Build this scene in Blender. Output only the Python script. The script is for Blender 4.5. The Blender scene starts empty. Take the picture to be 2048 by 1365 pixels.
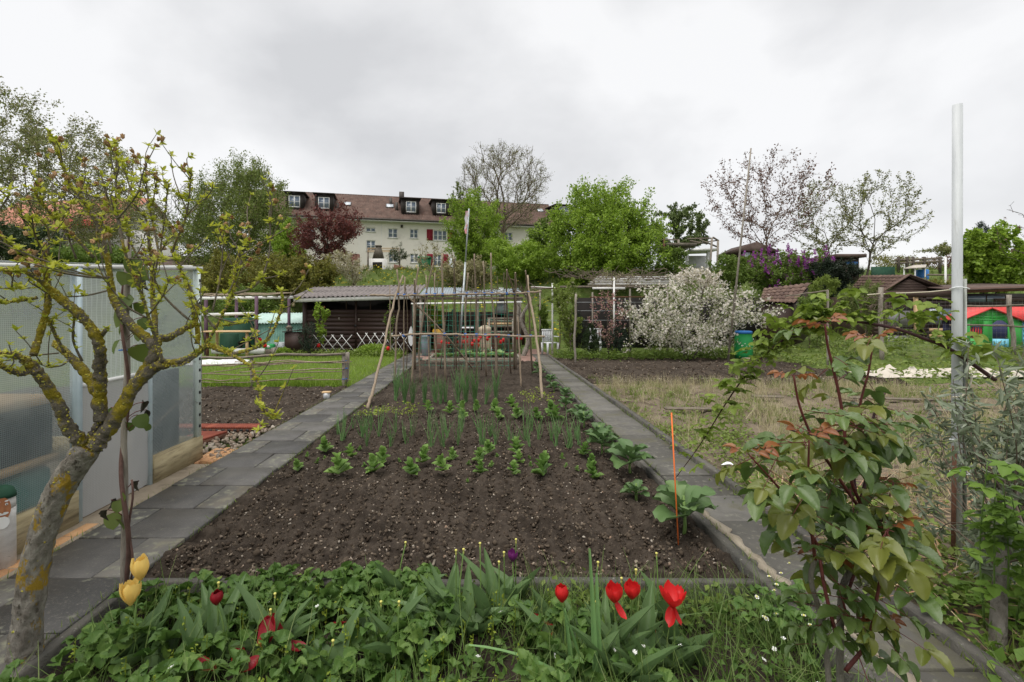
import bpy, math, random
import numpy as np
from mathutils import Vector, Matrix

# ------------------------------------------------------------------ camera, sky, sun, exposure
F, CX, CY, H = 957.0, 970.0, 622.0, 1.6          # focal length and principal point (2048 px wide), eye height
SC = bpy.context.scene
cam_d = bpy.data.cameras.new('camera'); cam = bpy.data.objects.new('camera', cam_d)
SC.collection.objects.link(cam); SC.camera = cam
cam_d.sensor_width = 36.0; cam_d.lens = 36.0 * F / 2048.0
cam_d.shift_x = (1024 - CX) / 2048.0; cam_d.shift_y = -(682.5 - CY) / 2048.0
cam_d.clip_start = 0.05; cam_d.clip_end = 3000
cam.location = (0, 0, H); cam.rotation_euler = (math.pi / 2, 0, 0)

SUN_EL, SUN_AZ = math.radians(58), math.radians(-25)
W = bpy.data.worlds.new('World'); SC.world = W; W.use_nodes = True
wn, wl = W.node_tree.nodes, W.node_tree.links
wn.clear()
wo = wn.new('ShaderNodeOutputWorld'); wb = wn.new('ShaderNodeBackground')
sky = wn.new('ShaderNodeTexSky'); sky.sky_type = 'NISHITA'; sky.sun_disc = False
sky.sun_elevation = SUN_EL; sky.sun_rotation = SUN_AZ
skm = wn.new('ShaderNodeMixRGB'); skm.blend_type = 'MULTIPLY'; skm.inputs[0].default_value = 1
skm.inputs[2].default_value = (.05, .05, .05, 1)
wl.new(sky.outputs[0], skm.inputs[1])
tc = wn.new('ShaderNodeTexCoord'); mp = wn.new('ShaderNodeMapping'); mp.inputs['Scale'].default_value = (1.0, 1.0, 1.5)
mp.inputs['Location'].default_value = (3.1, 1.7, .4)
n1 = wn.new('ShaderNodeTexNoise'); n1.inputs['Scale'].default_value = 1.9; n1.inputs['Detail'].default_value = 6; n1.inputs['Roughness'].default_value = .5
n1.inputs['Distortion'].default_value = .15
rp = wn.new('ShaderNodeValToRGB'); e = rp.color_ramp.elements
e[0].position = .34; e[0].color = (.325, .327, .334, 1); e[1].position = .585; e[1].color = (.462, .462, .465, 1)
mx = wn.new('ShaderNodeMixRGB'); mx.inputs[0].default_value = .93
wl.new(tc.outputs['Generated'], mp.inputs[0]); wl.new(mp.outputs[0], n1.inputs['Vector']); wl.new(n1.outputs[0], rp.inputs[0])
wl.new(skm.outputs[0], mx.inputs[1]); wl.new(rp.outputs[0], mx.inputs[2]); wl.new(mx.outputs[0], wb.inputs[0])
wb.inputs[1].default_value = 1.0; wl.new(wb.outputs[0], wo.inputs[0])

sun_d = bpy.data.lights.new('sun', 'SUN'); sun_d.energy = 1.5; sun_d.angle = math.radians(60); sun_d.color = (1, .96, .9)
sun = bpy.data.objects.new('sun', sun_d); SC.collection.objects.link(sun)
sd = Vector((math.sin(SUN_AZ) * math.cos(SUN_EL), -math.cos(SUN_AZ) * math.cos(SUN_EL) * .4, math.sin(SUN_EL))).normalized()
sun.rotation_euler = sd.to_track_quat('Z', 'Y').to_euler()
sky.sun_rotation = math.atan2(sd.x, sd.y)
vs = SC.view_settings; vs.view_transform = 'Standard'; vs.look = 'None'; vs.exposure = 1.12; vs.gamma = 1; vs.use_curve_mapping = False
SC.render.engine = 'CYCLES'
SC.cycles.max_bounces = 6; SC.cycles.diffuse_bounces = 3; SC.cycles.transparent_max_bounces = 12; SC.cycles.transmission_bounces = 4

# ------------------------------------------------------------------ helpers
rng = np.random.default_rng(11); random.seed(11)
A = np.array
def at(x, y, Y): return A([(x - CX) / F * Y, Y, H - (y - CY) / F * Y])
def gp(x, y, z=0.0): return at(x, y, F * (H - z) / (y - CY))
def sst(t): t = np.clip(t, 0, 1); return t * t * (3 - 2 * t)
def th(X, Y):
    b = sst((Y - 19.8) / 11.2)
    return 4.2 * b + 1.3 * sst((Y - 31) / 18) + .5 * sst((X - 9) / 4) * sst((Y - 11.5) / 3) * (1 - b)
def on(x, Y): X = (x - CX) / F * Y; return A([X, Y, float(th(X, Y))])

def _h(i, j, s):
    n = (i * 374761393 + j * 668265263 + s * 974634777) & 0x7fffffff
    n = ((n ^ (n >> 13)) * 1274126177) & 0x7fffffff
    return ((n ^ (n >> 16)) & 0xffff) / 65535.0
def vn(x, y, s=0):
    xi = np.floor(x).astype(np.int64); yi = np.floor(y).astype(np.int64)
    fx = x - xi; fy = y - yi; fx = fx * fx * (3 - 2 * fx); fy = fy * fy * (3 - 2 * fy)
    return (_h(xi, yi, s) * (1 - fx) + _h(xi + 1, yi, s) * fx) * (1 - fy) + (_h(xi, yi + 1, s) * (1 - fx) + _h(xi + 1, yi + 1, s) * fx) * fy
def fbm(x, y, o=4, s=0):
    r = 0; a = .5
    for k in range(o): r = r + a * vn(x * 2 ** k, y * 2 ** k, s + k * 7); a *= .5
    return r

class MB:
    def __init__(s): s.v = []; s.n = 0; s.f = {}; 
    def add(s, vf, mi=0):
        v, f = vf; v = np.asarray(v, float)
        fs = f if isinstance(f, list) else [f]
        for q in fs:
            q = np.asarray(q, np.int64)
            if len(q): s.f.setdefault((q.shape[1], mi), []).append(q + s.n)
        s.v.append(v); s.n += len(v); return s
    def mesh(s, name, mats, smooth=False):
        me = bpy.data.meshes.new(name)
        v = np.concatenate(s.v); me.vertices.add(len(v)); me.vertices.foreach_set('co', v.ravel())
        idx = []; st = []; mi = []; k = 0
        for (sz, m), fl in s.f.items():
            q = np.concatenate(fl); idx.append(q.ravel()); st.append(k + np.arange(len(q)) * sz); k += q.size
            mi.append(np.full(len(q), m))
        idx = np.concatenate(idx); st = np.concatenate(st); mi = np.concatenate(mi)
        me.loops.add(len(idx)); me.loops.foreach_set('vertex_index', idx.astype(np.int32))
        me.polygons.add(len(st)); me.polygons.foreach_set('loop_start', st.astype(np.int32))
        me.polygons.foreach_set('material_index', mi.astype(np.int32))
        if smooth: me.polygons.foreach_set('use_smooth', np.ones(len(st), bool))
        for m in (mats if isinstance(mats, (list, tuple)) else [mats]): me.materials.append(MT[m])
        me.update(calc_edges=True)
        return me
COL = SC.collection
def link(name, data, parent=None, off=None):
    o = bpy.data.objects.new(name, data); COL.objects.link(o)
    if parent is not None:
        o.parent = parent
        if off is None: o.matrix_parent_inverse = Matrix.Translation(-parent_world(parent))
    return o
def parent_world(p):
    return Vector(p.get('_w', (0, 0, 0)))
USED = {}
def tag(o, label, cat=None, group=None, kind=None):
    o['label'] = label
    if cat: o['category'] = cat
    if group: o['group'] = group
    if kind: o['kind'] = kind
    USED.setdefault(label, []).append(o.name)
    return o
WLOC = {}
def thing(name, label, cat, loc=(0, 0, 0), group=None):
    o = bpy.data.objects.new(name, None); COL.objects.link(o); o.location = Vector([float(c) for c in loc]); o.empty_display_size = .1
    tag(o, label, cat, group); WLOC[o.name] = Vector(o.location)
    return o
def part(name, mb, mat, parent, smooth=False, kind=None, label=None):
    """mesh in world coordinates under a thing placed in the world"""
    me = mb.mesh(name, mat, smooth) if isinstance(mb, MB) else mb
    o = bpy.data.objects.new(name, me); COL.objects.link(o)
    if parent is not None:
        o.parent = parent; w = WLOC.get(parent.name, Vector((0, 0, 0)))
        o.matrix_parent_inverse = Matrix.Translation(-w); 
        if parent.name not in WLOC: o.matrix_parent_inverse = Matrix()
        WLOC.setdefault(o.name, w * 0)
    if kind: o['kind'] = kind
    if label: o['label'] = label
    return o
def sub(name, mb, mat, parent_part, smooth=False):
    o = bpy.data.objects.new(name, mb.mesh(name, mat, smooth) if isinstance(mb, MB) else mb); COL.objects.link(o)
    o.parent = parent_part
    return o
def struct(name, mb, mat, smooth=False, label=None, kind='structure'):
    o = bpy.data.objects.new(name, mb.mesh(name, mat, smooth)); COL.objects.link(o); o['kind'] = kind
    if label: o['label'] = label
    WLOC[o.name] = Vector((0, 0, 0))
    return o
def single(name, mb, mat, label, cat, group=None, smooth=False):
    o = bpy.data.objects.new(name, mb.mesh(name, mat, smooth)); COL.objects.link(o); tag(o, label, cat, group); WLOC[o.name] = Vector((0, 0, 0))
    return o
def local(name, me, parent, loc=(0, 0, 0), rot=(0, 0, 0), sc=1.0, kind=None):
    """a part given in its thing's own coordinates"""
    o = bpy.data.objects.new(name, me); COL.objects.link(o); o.parent = parent
    o.location = loc; o.rotation_euler = rot; o.scale = (sc,) * 3 if np.isscalar(sc) else sc
    if kind: o['kind'] = kind
    return o

# shapes: each returns (verts, faces)
def rotz(a): c, s = math.cos(a), math.sin(a); return A([[c, -s, 0], [s, c, 0], [0, 0, 1.]])
def rotx(a): c, s = math.cos(a), math.sin(a); return A([[1., 0, 0], [0, c, -s], [0, s, c]])
def roty(a): c, s = math.cos(a), math.sin(a); return A([[c, 0, s], [0, 1., 0], [-s, 0, c]])
BF = A([[0, 3, 2, 1], [4, 5, 6, 7], [0, 1, 5, 4], [1, 2, 6, 5], [2, 3, 7, 6], [3, 0, 4, 7]])
def box(x0, x1, y0, y1, z0, z1, R=None, c=None, jit=0):
    v = A([[x0, y0, z0], [x1, y0, z0], [x1, y1, z0], [x0, y1, z0], [x0, y0, z1], [x1, y0, z1], [x1, y1, z1], [x0, y1, z1]], float)
    if jit: v += rng.uniform(-jit, jit, v.shape)
    if R is not None: v = v @ R.T
    if c is not None: v = v + c
    return v, BF
def bevbox(x0, x1, y0, y1, z0, z1, b=.006, jit=0):
    """box with a chamfered top"""
    lo = A([[x0, y0], [x1, y0], [x1, y1], [x0, y1]], float)
    if jit: lo += rng.uniform(-jit, jit, lo.shape)
    cen = lo.mean(0); hi = lo + np.sign(cen - lo) * b
    v = np.concatenate([np.c_[lo, [z0] * 4], np.c_[lo, [z1 - b] * 4], np.c_[hi, [z1] * 4]])
    f = [[8, 9, 10, 11]]
    for l in (0, 4):
        for k in range(4): f.append([l + k, l + (k + 1) % 4, l + 4 + (k + 1) % 4, l + 4 + k])
    return v, A(f)
def beam(p, q, w, h, up=(0, 0, 1)):
    p = A(p, float); q = A(q, float); d = q - p; d /= np.linalg.norm(d) + 1e-9
    u = np.cross(d, up); 
    if np.linalg.norm(u) < 1e-4: u = np.cross(d, (0, 1, 0))
    u /= np.linalg.norm(u); n = np.cross(u, d)
    o = [(-w / 2, -h / 2), (w / 2, -h / 2), (w / 2, h / 2), (-w / 2, h / 2)]
    v = [p + u * a + n * b for a, b in o] + [q + u * a + n * b for a, b in o]
    return A(v), BF
def tube(P, r, n=6, cap=True):
    P = A(P, float); m = len(P); r = np.full(m, r) if np.isscalar(r) else A(r, float)
    T = np.gradient(P, axis=0); T /= np.linalg.norm(T, axis=1)[:, None] + 1e-9
    ref = A([0, 0, 1.]) if abs(T[0][2]) < .9 else A([1., 0, 0])
    u = np.cross(T[0], ref); u /= np.linalg.norm(u); V = []
    a = np.arange(n) / n * 2 * math.pi
    for i in range(m):
        u = u - T[i] * (u @ T[i]); u /= np.linalg.norm(u) + 1e-9; w = np.cross(T[i], u)
        V.append(P[i] + r[i] * (np.cos(a)[:, None] * u + np.sin(a)[:, None] * w))
    V = np.concatenate(V); f = []
    for i in range(m - 1):
        for k in range(n): f.append([i * n + k, i * n + (k + 1) % n, (i + 1) * n + (k + 1) % n, (i + 1) * n + k])
    fs = [A(f)]
    if cap: fs.append(A([list(range(n))[::-1], [(m - 1) * n + k for k in range(n)]]))
    return V, fs
def wob(P, q, n=7, amp=.01, r=None):
    """a crooked stick from P to q"""
    t = np.linspace(0, 1, n)[:, None]; L = A(P, float) * (1 - t) + A(q, float) * t
    j = rng.normal(0, amp, (n, 3)); j = (j + np.roll(j, 1, 0)) * .7; j[0] = 0; j[-1] = 0
    return L + j
def poly(P, n=4):
    """catmull-rom through the points"""
    P = A(P, float)
    if len(P) < 3: 
        t = np.linspace(0, 1, n + 1)[:, None]; return P[0] * (1 - t) + P[-1] * t
    Q = np.vstack([2 * P[0] - P[1], P, 2 * P[-1] - P[-2]]); out = []
    for i in range(1, len(Q) - 2):
        for t in np.arange(n) / n:
            a, b, c, d = Q[i - 1], Q[i], Q[i + 1], Q[i + 2]
            out.append(.5 * (2 * b + (c - a) * t + (2 * a - 5 * b + 4 * c - d) * t * t + (3 * b - a - 3 * c + d) * t ** 3))
    out.append(P[-1]); return A(out)
def lathe(prof, n=16, c=(0, 0, 0)):
    a = np.arange(n) / n * 2 * math.pi; V = []
    for r, z in prof: V.append(np.c_[np.cos(a) * r, np.sin(a) * r, np.full(n, z)])
    m = len(prof); f = []
    for i in range(m - 1):
        for k in range(n): f.append([i * n + k, i * n + (k + 1) % n, (i + 1) * n + (k + 1) % n, (i + 1) * n + k])
    return np.concatenate(V) + A(c, float), [A(f), A([list(range(n))[::-1], [(m - 1) * n + k for k in range(n)]])]
def gridf(nx, ny):
    i, j = np.meshgrid(np.arange(nx - 1), np.arange(ny - 1), indexing='ij'); a = (i * ny + j).ravel()
    return np.c_[a, a + ny, a + ny + 1, a + 1]
def prism(pts, d):
    """polygon pts (n,3) pushed along vector d"""
    pts = A(pts, float); n = len(pts); v = np.vstack([pts, pts + A(d, float)])
    s = A([[k, (k + 1) % n, n + (k + 1) % n, n + k] for k in range(n)])
    return v, [s, A([list(range(n))[::-1]]), A([list(range(n, 2 * n))])]
ICO_V = None
def ico():
    global ICO_V
    if ICO_V is None:
        t = (1 + 5 ** .5) / 2
        v = A([[-1, t, 0], [1, t, 0], [-1, -t, 0], [1, -t, 0], [0, -1, t], [0, 1, t], [0, -1, -t], [0, 1, -t], [t, 0, -1], [t, 0, 1], [-t, 0, -1], [-t, 0, 1]], float)
        v /= np.linalg.norm(v[0])
        f = A([[0, 11, 5], [0, 5, 1], [0, 1, 7], [0, 7, 10], [0, 10, 11], [1, 5, 9], [5, 11, 4], [11, 10, 2], [10, 7, 6], [7, 1, 8], [3, 9, 4], [3, 4, 2], [3, 2, 6], [3, 6, 8], [3, 8, 9], [4, 9, 5], [2, 4, 11], [6, 2, 10], [8, 6, 7], [9, 8, 1]])
        ICO_V = (v, f)
    return ICO_V
def randrot(n, tilt=None, r=None):
    """n rotation matrices; tilt: std of lean from upright (radians), None for any orientation"""
    r = r or rng
    if tilt is None:
        q = r.normal(size=(n, 4)); q /= np.linalg.norm(q, axis=1)[:, None]
    else:
        a = r.uniform(0, 2 * math.pi, n); b = r.normal(0, tilt, n) if np.isscalar(tilt) else tilt; c = r.uniform(0, 2 * math.pi, n)
        ca, sa = np.cos(a / 2), np.sin(a / 2); cb, sb = np.cos(b / 2), np.sin(b / 2); cc, sc_ = np.cos(c / 2), np.sin(c / 2)
        # q = Rz(a) * Rx(b) * Rz(c)
        w1, z1 = ca, sa; w2, x2 = cb, sb
        w = w1 * w2; x = w1 * x2; y = z1 * x2; z = z1 * w2
        q = np.c_[w * cc - z * sc_, x * cc + y * sc_, y * cc - x * sc_, w * sc_ + z * cc]
    w, x, y, z = q.T
    return np.stack([np.stack([1 - 2 * (y * y + z * z), 2 * (x * y - z * w), 2 * (x * z + y * w)], 1),
                     np.stack([2 * (x * y + z * w), 1 - 2 * (x * x + z * z), 2 * (y * z - x * w)], 1),
                     np.stack([2 * (x * z - y * w), 2 * (y * z + x * w), 1 - 2 * (x * x + y * y)], 1)], 1)
def scatter(tv, tf, pos, R, s):
    """copies of a template joined: (n*k,3) verts and shifted faces"""
    pos = A(pos); n = len(pos); tv = A(tv, float); s = np.broadcast_to(A(s, float), (n,))
    V = np.einsum('nij,kj->nki', R, tv) * s[:, None, None] + pos[:, None, :]
    k = len(tv); fs = []
    for f in (tf if isinstance(tf, list) else [tf]):
        fs.append((np.asarray(f)[None] + (np.arange(n) * k)[:, None, None]).reshape(-1, np.asarray(f).shape[1]))
    return V.reshape(-1, 3), fs
# leaf templates: along +Y from the origin
LEAF2 = (A([[0, 0, 0], [.3, .5, .1], [0, 1, -.05], [-.3, .5, .1]], float), A([[0, 1, 2], [0, 2, 3]]))
LEAFN = (A([[0, 0, 0], [.11, .45, .05], [0, 1, -.03], [-.11, .45, .05]], float), A([[0, 1, 2], [0, 2, 3]]))
def leafgrid(L=1., Wd=.5, n=6, fold=.12, droop=.2, prof=None, ruf=0, serr=0, seed=0, cols=5, tipcurl=0):
    r = np.random.default_rng(seed); t = np.linspace(0, 1, n + 1)
    w = prof(t) if prof else np.sin(np.pi * t ** .8) ** .8
    w = np.maximum(w, .0) * Wd / 2
    v = []
    for i, ti in enumerate(t):
        se = 1 + (serr if i % 2 else -serr)
        for c in np.linspace(-1, 1, cols):
            x = c * w[i] * (se if abs(c) > .9 else 1)
            z = fold * abs(c) * w[i] * 2 - droop * ti * ti * L + (ruf * L * r.normal() if abs(c) > .9 else ruf * .3 * L * r.normal()) - tipcurl * max(0, ti - .6) * L
            v.append([x, ti * L, z])
    return A(v), gridf(n + 1, cols)
def compose(*vfs):
    V = []; Fq = {}; n = 0
    for v, f in vfs:
        v = A(v)
        for q in (f if isinstance(f, list) else [f]):
            q = np.asarray(q); 
            if len(q): Fq.setdefault(q.shape[1], []).append(q + n)
        V.append(v); n += len(v)
    return np.concatenate(V), [np.concatenate(x) for x in Fq.values()]
def xf(vf, R=None, s=1., t=(0, 0, 0)):
    v = A(vf[0]) * s
    if R is not None: v = v @ R.T
    return v + A(t, float), vf[1]

# ------------------------------------------------------------------ materials
MT = {}
def M(name, c1, c2=None, scale=6, rough=.75, bump=0, bscale=60, island=None, objrand=None, transl=0, spec=.3, metal=0,
      stretch=(1, 1, 1), blotch=None, blotch2=None, detail=6, ramp=(.35, .65), bdist=.02, wave=None):
    m = bpy.data.materials.new(name); m.use_nodes = True; nt = m.node_tree; N, L = nt.nodes, nt.links; N.clear()
    out = N.new('ShaderNodeOutputMaterial'); b = N.new('ShaderNodeBsdfPrincipled')
    b.inputs['Roughness'].default_value = rough; b.inputs['Specular IOR Level'].default_value = spec; b.inputs['Metallic'].default_value = metal
    t = N.new('ShaderNodeTexCoord'); mp = N.new('ShaderNodeMapping'); mp.inputs['Scale'].default_value = stretch
    L.new(t.outputs['Object'], mp.inputs[0])
    def noise(s, d=detail, ro=.6):
        n = N.new('ShaderNodeTexNoise'); n.inputs['Scale'].default_value = s; n.inputs['Detail'].default_value = d; n.inputs['Roughness'].default_value = ro
        L.new(mp.outputs[0], n.inputs['Vector']); return n
    def mix(f, a, c):
        x = N.new('ShaderNodeMixRGB')
        if hasattr(f, 'links'): L.new(f, x.inputs[0])
        else: x.inputs[0].default_value = f
        for k, q in ((1, a), (2, c)):
            if hasattr(q, 'links'): L.new(q, x.inputs[k])
            else: x.inputs[k].default_value = (*q, 1)
        return x.outputs[0]
    def rampf(s, lo, hi):
        r = N.new('ShaderNodeMapRange'); r.inputs[1].default_value = lo; r.inputs[2].default_value = hi; L.new(s, r.inputs[0]); return r.outputs[0]
    col = c1
    if c2 is not None: col = mix(rampf(noise(scale).outputs[0], *ramp), c1, c2)
    if island is not None:
        g = N.new('ShaderNodeNewGeometry')
        r = N.new('ShaderNodeValToRGB'); els = r.color_ramp.elements; r.color_ramp.interpolation = 'LINEAR'
        k = len(island)
        while len(els) < k: els.new(.5)
        for i, c in enumerate(island): els[i].position = i / max(1, k - 1); els[i].color = (*c, 1)
        L.new(g.outputs['Random Per Island'], r.inputs[0])
        col = mix(.75 if c2 is not None else .85, col, r.outputs[0])
    if objrand is not None:
        g = N.new('ShaderNodeObjectInfo'); col = mix(g.outputs['Random'], col, mix(.75, col, objrand))
    for bl in (blotch, blotch2):
        if bl: col = mix(rampf(noise(bl[1], 8, .65).outputs[0], bl[2], bl[2] + bl[3]), col, bl[0])
    if hasattr(col, 'links'): L.new(col, b.inputs['Base Color'])
    else: b.inputs['Base Color'].default_value = (*col, 1)
    if bump:
        bp = N.new('ShaderNodeBump'); bp.inputs['Strength'].default_value = bump; bp.inputs['Distance'].default_value = bdist
        L.new(noise(bscale, 8, .7).outputs[0], bp.inputs['Height']); L.new(bp.outputs[0], b.inputs['Normal'])
    sh = b.outputs[0]
    if transl:
        tr = N.new('ShaderNodeBsdfTranslucent')
        if hasattr(col, 'links'): L.new(col, tr.inputs[0])
        else: tr.inputs[0].default_value = (*col, 1)
        ms = N.new('ShaderNodeMixShader'); ms.inputs[0].default_value = transl; L.new(sh, ms.inputs[1]); L.new(tr.outputs[0], ms.inputs[2]); sh = ms.outputs[0]
    L.new(sh, out.inputs[0]); MT[name] = m
    return m
M('soil', (.036, .028, .0215), (.078, .062, .048), 14, .95, 1.0, 90, blotch=((.026, .02, .015), 1.6, .46, .22), blotch2=((.19, .16, .125), 60, .62, .1), spec=.12, bdist=.012)
M('soil_dry', (.12, .095, .07), (.22, .18, .13), 3, .95, .8, 60, blotch=((.06, .045, .032), 2.2, .5, .2), blotch2=((.30, .26, .19), 30, .58, .12), spec=.1)
M('grass_ground', (.07, .11, .025), (.12, .15, .045), 2.5, .95, .6, 40, blotch=((.09, .075, .045), .8, .55, .2), spec=.1)
M('far_ground', (.05, .085, .02), (.09, .12, .035), .6, .95, .3, 10, spec=.1)
M('crumbs', (.05, .037, .027), (.09, .07, .052), 30, .95, island=[(.035, .025, .018), (.065, .05, .037), (.12, .095, .07)], spec=.1)
M('pebbles', (.22, .18, .14), None, rough=.8, island=[(.13, .10, .075), (.30, .25, .19), (.20, .155, .115), (.42, .38, .32), (.26, .17, .115), (.17, .14, .11)], spec=.3)
M('slab', (.075, .071, .065), (.125, .118, .108), 5, .42, .6, 90, objrand=(.022, .022, .022), blotch=((.15, .15, .115), 9, .61, .08), blotch2=((.125, .115, .098), 70, .56, .10), spec=.4, bdist=.004)
M('slab_lichen', (.095, .09, .08), (.145, .138, .122), 4, .55, .6, 90, objrand=(.04, .04, .038), blotch=((.19, .19, .14), 13, .52, .10), blotch2=((.11, .09, .06), 2.0, .52, .25), spec=.4, bdist=.004)
M('slab_worn', (.11, .105, .094), (.165, .158, .142), 5, .75, .8, 90, objrand=(.05, .047, .04), blotch=((.17, .165, .135), 20, .55, .10), blotch2=((.075, .07, .035), 2.5, .52, .2), spec=.3, bdist=.004)
M('kerb', (.07, .066, .058), (.13, .122, .105), 8, .85, .6, 60, blotch=((.05, .05, .045), 4, .52, .15), blotch2=((.32, .31, .27), 25, .62, .08))
M('mortar', (.27, .23, .175), (.36, .315, .245), 6, .9, .8, 80, blotch=((.2, .16, .11), 7, .6, .12))
M('concrete', (.22, .18, .13), (.32, .27, .20), 5, .85, .5, 70, blotch=((.1, .075, .045), 3, .55, .15))
M('terracotta', (.28, .065, .035), (.36, .10, .055), 8, .6, objrand=(.22, .05, .03))
M('brick_tan', (.45, .24, .11), (.55, .33, .17), 10, .85, .4, objrand=(.35, .18, .09))
M('lath', (.34, .28, .16), (.46, .39, .24), 5, .75, .4, 60, stretch=(6, .8, 6), blotch=((.14, .11, .06), 3, .5, .2), blotch2=((.07, .06, .04), 9, .62, .1))
M('wood_raw', (.50, .33, .17), (.62, .44, .25), 6, .7, .2, 50, stretch=(.6, 6, 6))
M('wood_grey', (.20, .175, .145), (.33, .295, .25), 7, .85, .4, 60, stretch=(5, 5, 1), blotch=((.10, .08, .06), 5, .55, .15))
M('wood_grey_h', (.12, .10, .08), (.26, .22, .17), 7, .85, .4, 60, stretch=(1, 6, 6), blotch=((.05, .04, .035), 5, .55, .15))
M('stick', (.32, .25, .18), (.52, .43, .32), 9, .85, .5, 70, stretch=(5, 5, 1), objrand=(.20, .15, .105), blotch=((.12, .09, .065), 7, .62, .12))
M('shed_brown', (.034, .018, .014), (.050, .028, .022), 2, .55, .1, 20, stretch=(.5, 1.5, 2), spec=.35)
M('shed_brown_old', (.055, .032, .024), (.10, .07, .055), 4, .7, .4, 50, stretch=(.8, 5, 8), objrand=(.045, .025, .02), blotch=((.22, .2, .18), 6, .63, .1))
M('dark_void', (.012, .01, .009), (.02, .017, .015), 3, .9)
M('fascia', (.55, .55, .52), (.66, .66, .63), 5, .7, blotch=((.35, .36, .30), 6, .6, .15))
M('eternit', (.16, .14, .135), (.25, .22, .21), 4, .8, .3, 60, blotch=((.10, .09, .075), 5, .56, .15))
M('white_paint', (.75, .75, .73), (.82, .82, .80), 6, .5, blotch=((.5, .48, .44), 9, .66, .08))
M('white_plastic', (.78, .80, .82), (.72, .74, .77), 3, .35)
M('pipe_grey', (.44, .46, .475), (.54, .56, .575), 9, .45, .1, 40, stretch=(3, 3, .35), blotch=((.30, .30, .28), 5, .62, .12))
M('metal_grey', (.42, .44, .46), (.50, .52, .54), 5, .45, metal=.5)
M('galv', (.33, .36, .37), (.46, .49, .50), 7, .5, metal=.4, blotch=((.25, .25, .24), 5, .6, .1))
M('post_channel', (.33, .35, .32), (.40, .42, .39), 5, .5, metal=.2)
M('corr_metal', (.27, .32, .36), (.36, .41, .45), 4, .45, metal=.3, blotch=((.2, .2, .2), 4, .6, .15))
M('corr_green', (.21, .42, .34), (.30, .52, .44), 4, .6, blotch=((.10, .16, .10), 5, .6, .15))
M('corr_mint', (.48, .66, .60), (.58, .74, .69), 4, .6, blotch=((.3, .36, .3), 5, .62, .12))
M('purple_post', (.10, .055, .085), (.14, .085, .115), 6, .7)
M('green_plastic', (.02, .26, .07), (.03, .32, .09), 5, .4)
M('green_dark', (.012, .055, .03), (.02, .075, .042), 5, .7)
M('bin_green', (.02, .13, .055), (.03, .16, .07), 5, .45)
M('blue_plastic', (.03, .16, .48), (.04, .2, .55), 5, .4)
M('grey_plastic', (.20, .24, .28), (.26, .30, .34), 5, .5)
M('yellow_plastic', (.55, .30, .03), (.62, .36, .05), 5, .45)
M('cream_plastic', (.40, .33, .24), (.48, .40, .30), 5, .6)
M('black_plastic', (.012, .012, .014), None, rough=.45)
M('toy_green', (.06, .42, .08), (.10, .50, .12), 3, .5, blotch=((.10, .30, .11), 4, .58, .2))
M('toy_red', (.62, .05, .05), (.74, .09, .08), 3, .5, blotch=((.50, .12, .11), 4, .55, .2))
M('toy_blue', (.22, .62, .80), (.26, .68, .86), 3, .4)
M('toy_dark', (.035, .04, .10), None, rough=.5)
M('orange', (.85, .20, .04), (.8, .17, .04), 5, .5)
M('render_wall', (.70, .66, .60), (.78, .74, .68), .35, .9, .2, 12, blotch=((.52, .49, .44), .6, .58, .2), detail=8)
M('render_white', (.70, .69, .66), (.78, .77, .74), .5, .9)
M('roof_tile', (.075, .048, .038), (.14, .09, .072), 1.6, .8, .4, 8, blotch=((.09, .045, .033), 2.4, .5, .2), blotch2=((.24, .15, .11), 7, .58, .12), stretch=(1, 1, 1))
M('roof_tile_red', (.36, .14, .09), (.46, .21, .15), 1.5, .8, .4, 8)
M('roof_dark', (.085, .055, .045), (.14, .10, .085), 2, .8)
M('tile_old', (.10, .06, .045), (.20, .135, .105), 6, .8, .4, 40, objrand=(.075, .045, .038), blotch=((.26, .17, .12), 8, .6, .12))
M('dormer', (.022, .018, .016), (.04, .032, .028), 2, .7, stretch=(4, 4, .5))
M('gutter', (.055, .045, .04), (.08, .07, .06), 3, .6)
M('shutter', (.22, .012, .025), (.27, .02, .035), 3, .6)
M('glass_win', (.13, .17, .23), (.20, .24, .30), .7, .12, spec=.8)
M('glass_light', (.55, .60, .65), (.65, .7, .75), .7, .12, spec=.8)
M('stone_dark', (.10, .085, .065), (.17, .15, .12), 9, .9, .8, 20)
M('brick_red', (.17, .085, .065), (.24, .12, .09), 3, .85)
M('terra_floor', (.21, .125, .10), (.28, .18, .15), 3, .8)
M('fleece', (.50, .455, .39), (.60, .55, .48), 3, .9, .3, 20)
M('fleece_grey', (.62, .62, .63), (.72, .72, .73), 3, .9, .3, 20)
M('rope', (.55, .5, .38), (.65, .6, .48), 40, .9)
M('twine_blue', (.04, .14, .42), None, rough=.7)
M('net_green', (.05, .30, .20), None, rough=.6)
M('wire', (.25, .25, .25), None, rough=.5, metal=.5)
M('rust', (.10, .045, .03), (.16, .075, .045), 30, .85, .5, 200)
M('bark_grey', (.20, .175, .145), (.34, .31, .27), 12, .9, 1.0, 55, stretch=(2, 2, .8), blotch=((.10, .085, .065), 9, .55, .12))
M('bark_lichen', (.20, .175, .145), (.40, .37, .32), 20, .95, 1.4, 80, stretch=(1.6, 1.6, .9), blotch=((.085, .072, .055), 16, .56, .06), blotch2=((.42, .27, .03), 8, .55, .045), bdist=.015)
M('bark_moss', (.14, .12, .09), (.23, .20, .155), 14, .95, 1.4, 70, blotch=((.07, .055, .04), 13, .58, .1), blotch2=((.34, .27, .022), 8, .46, .08), bdist=.02)
M('lichen_tuft', (.36, .31, .04), None, rough=.95, island=[(.16, .15, .04), (.40, .35, .04), (.30, .32, .09), (.46, .36, .05), (.10, .09, .04)])
M('twig_brown', (.10, .075, .055), (.17, .135, .105), 12, .9)
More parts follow.
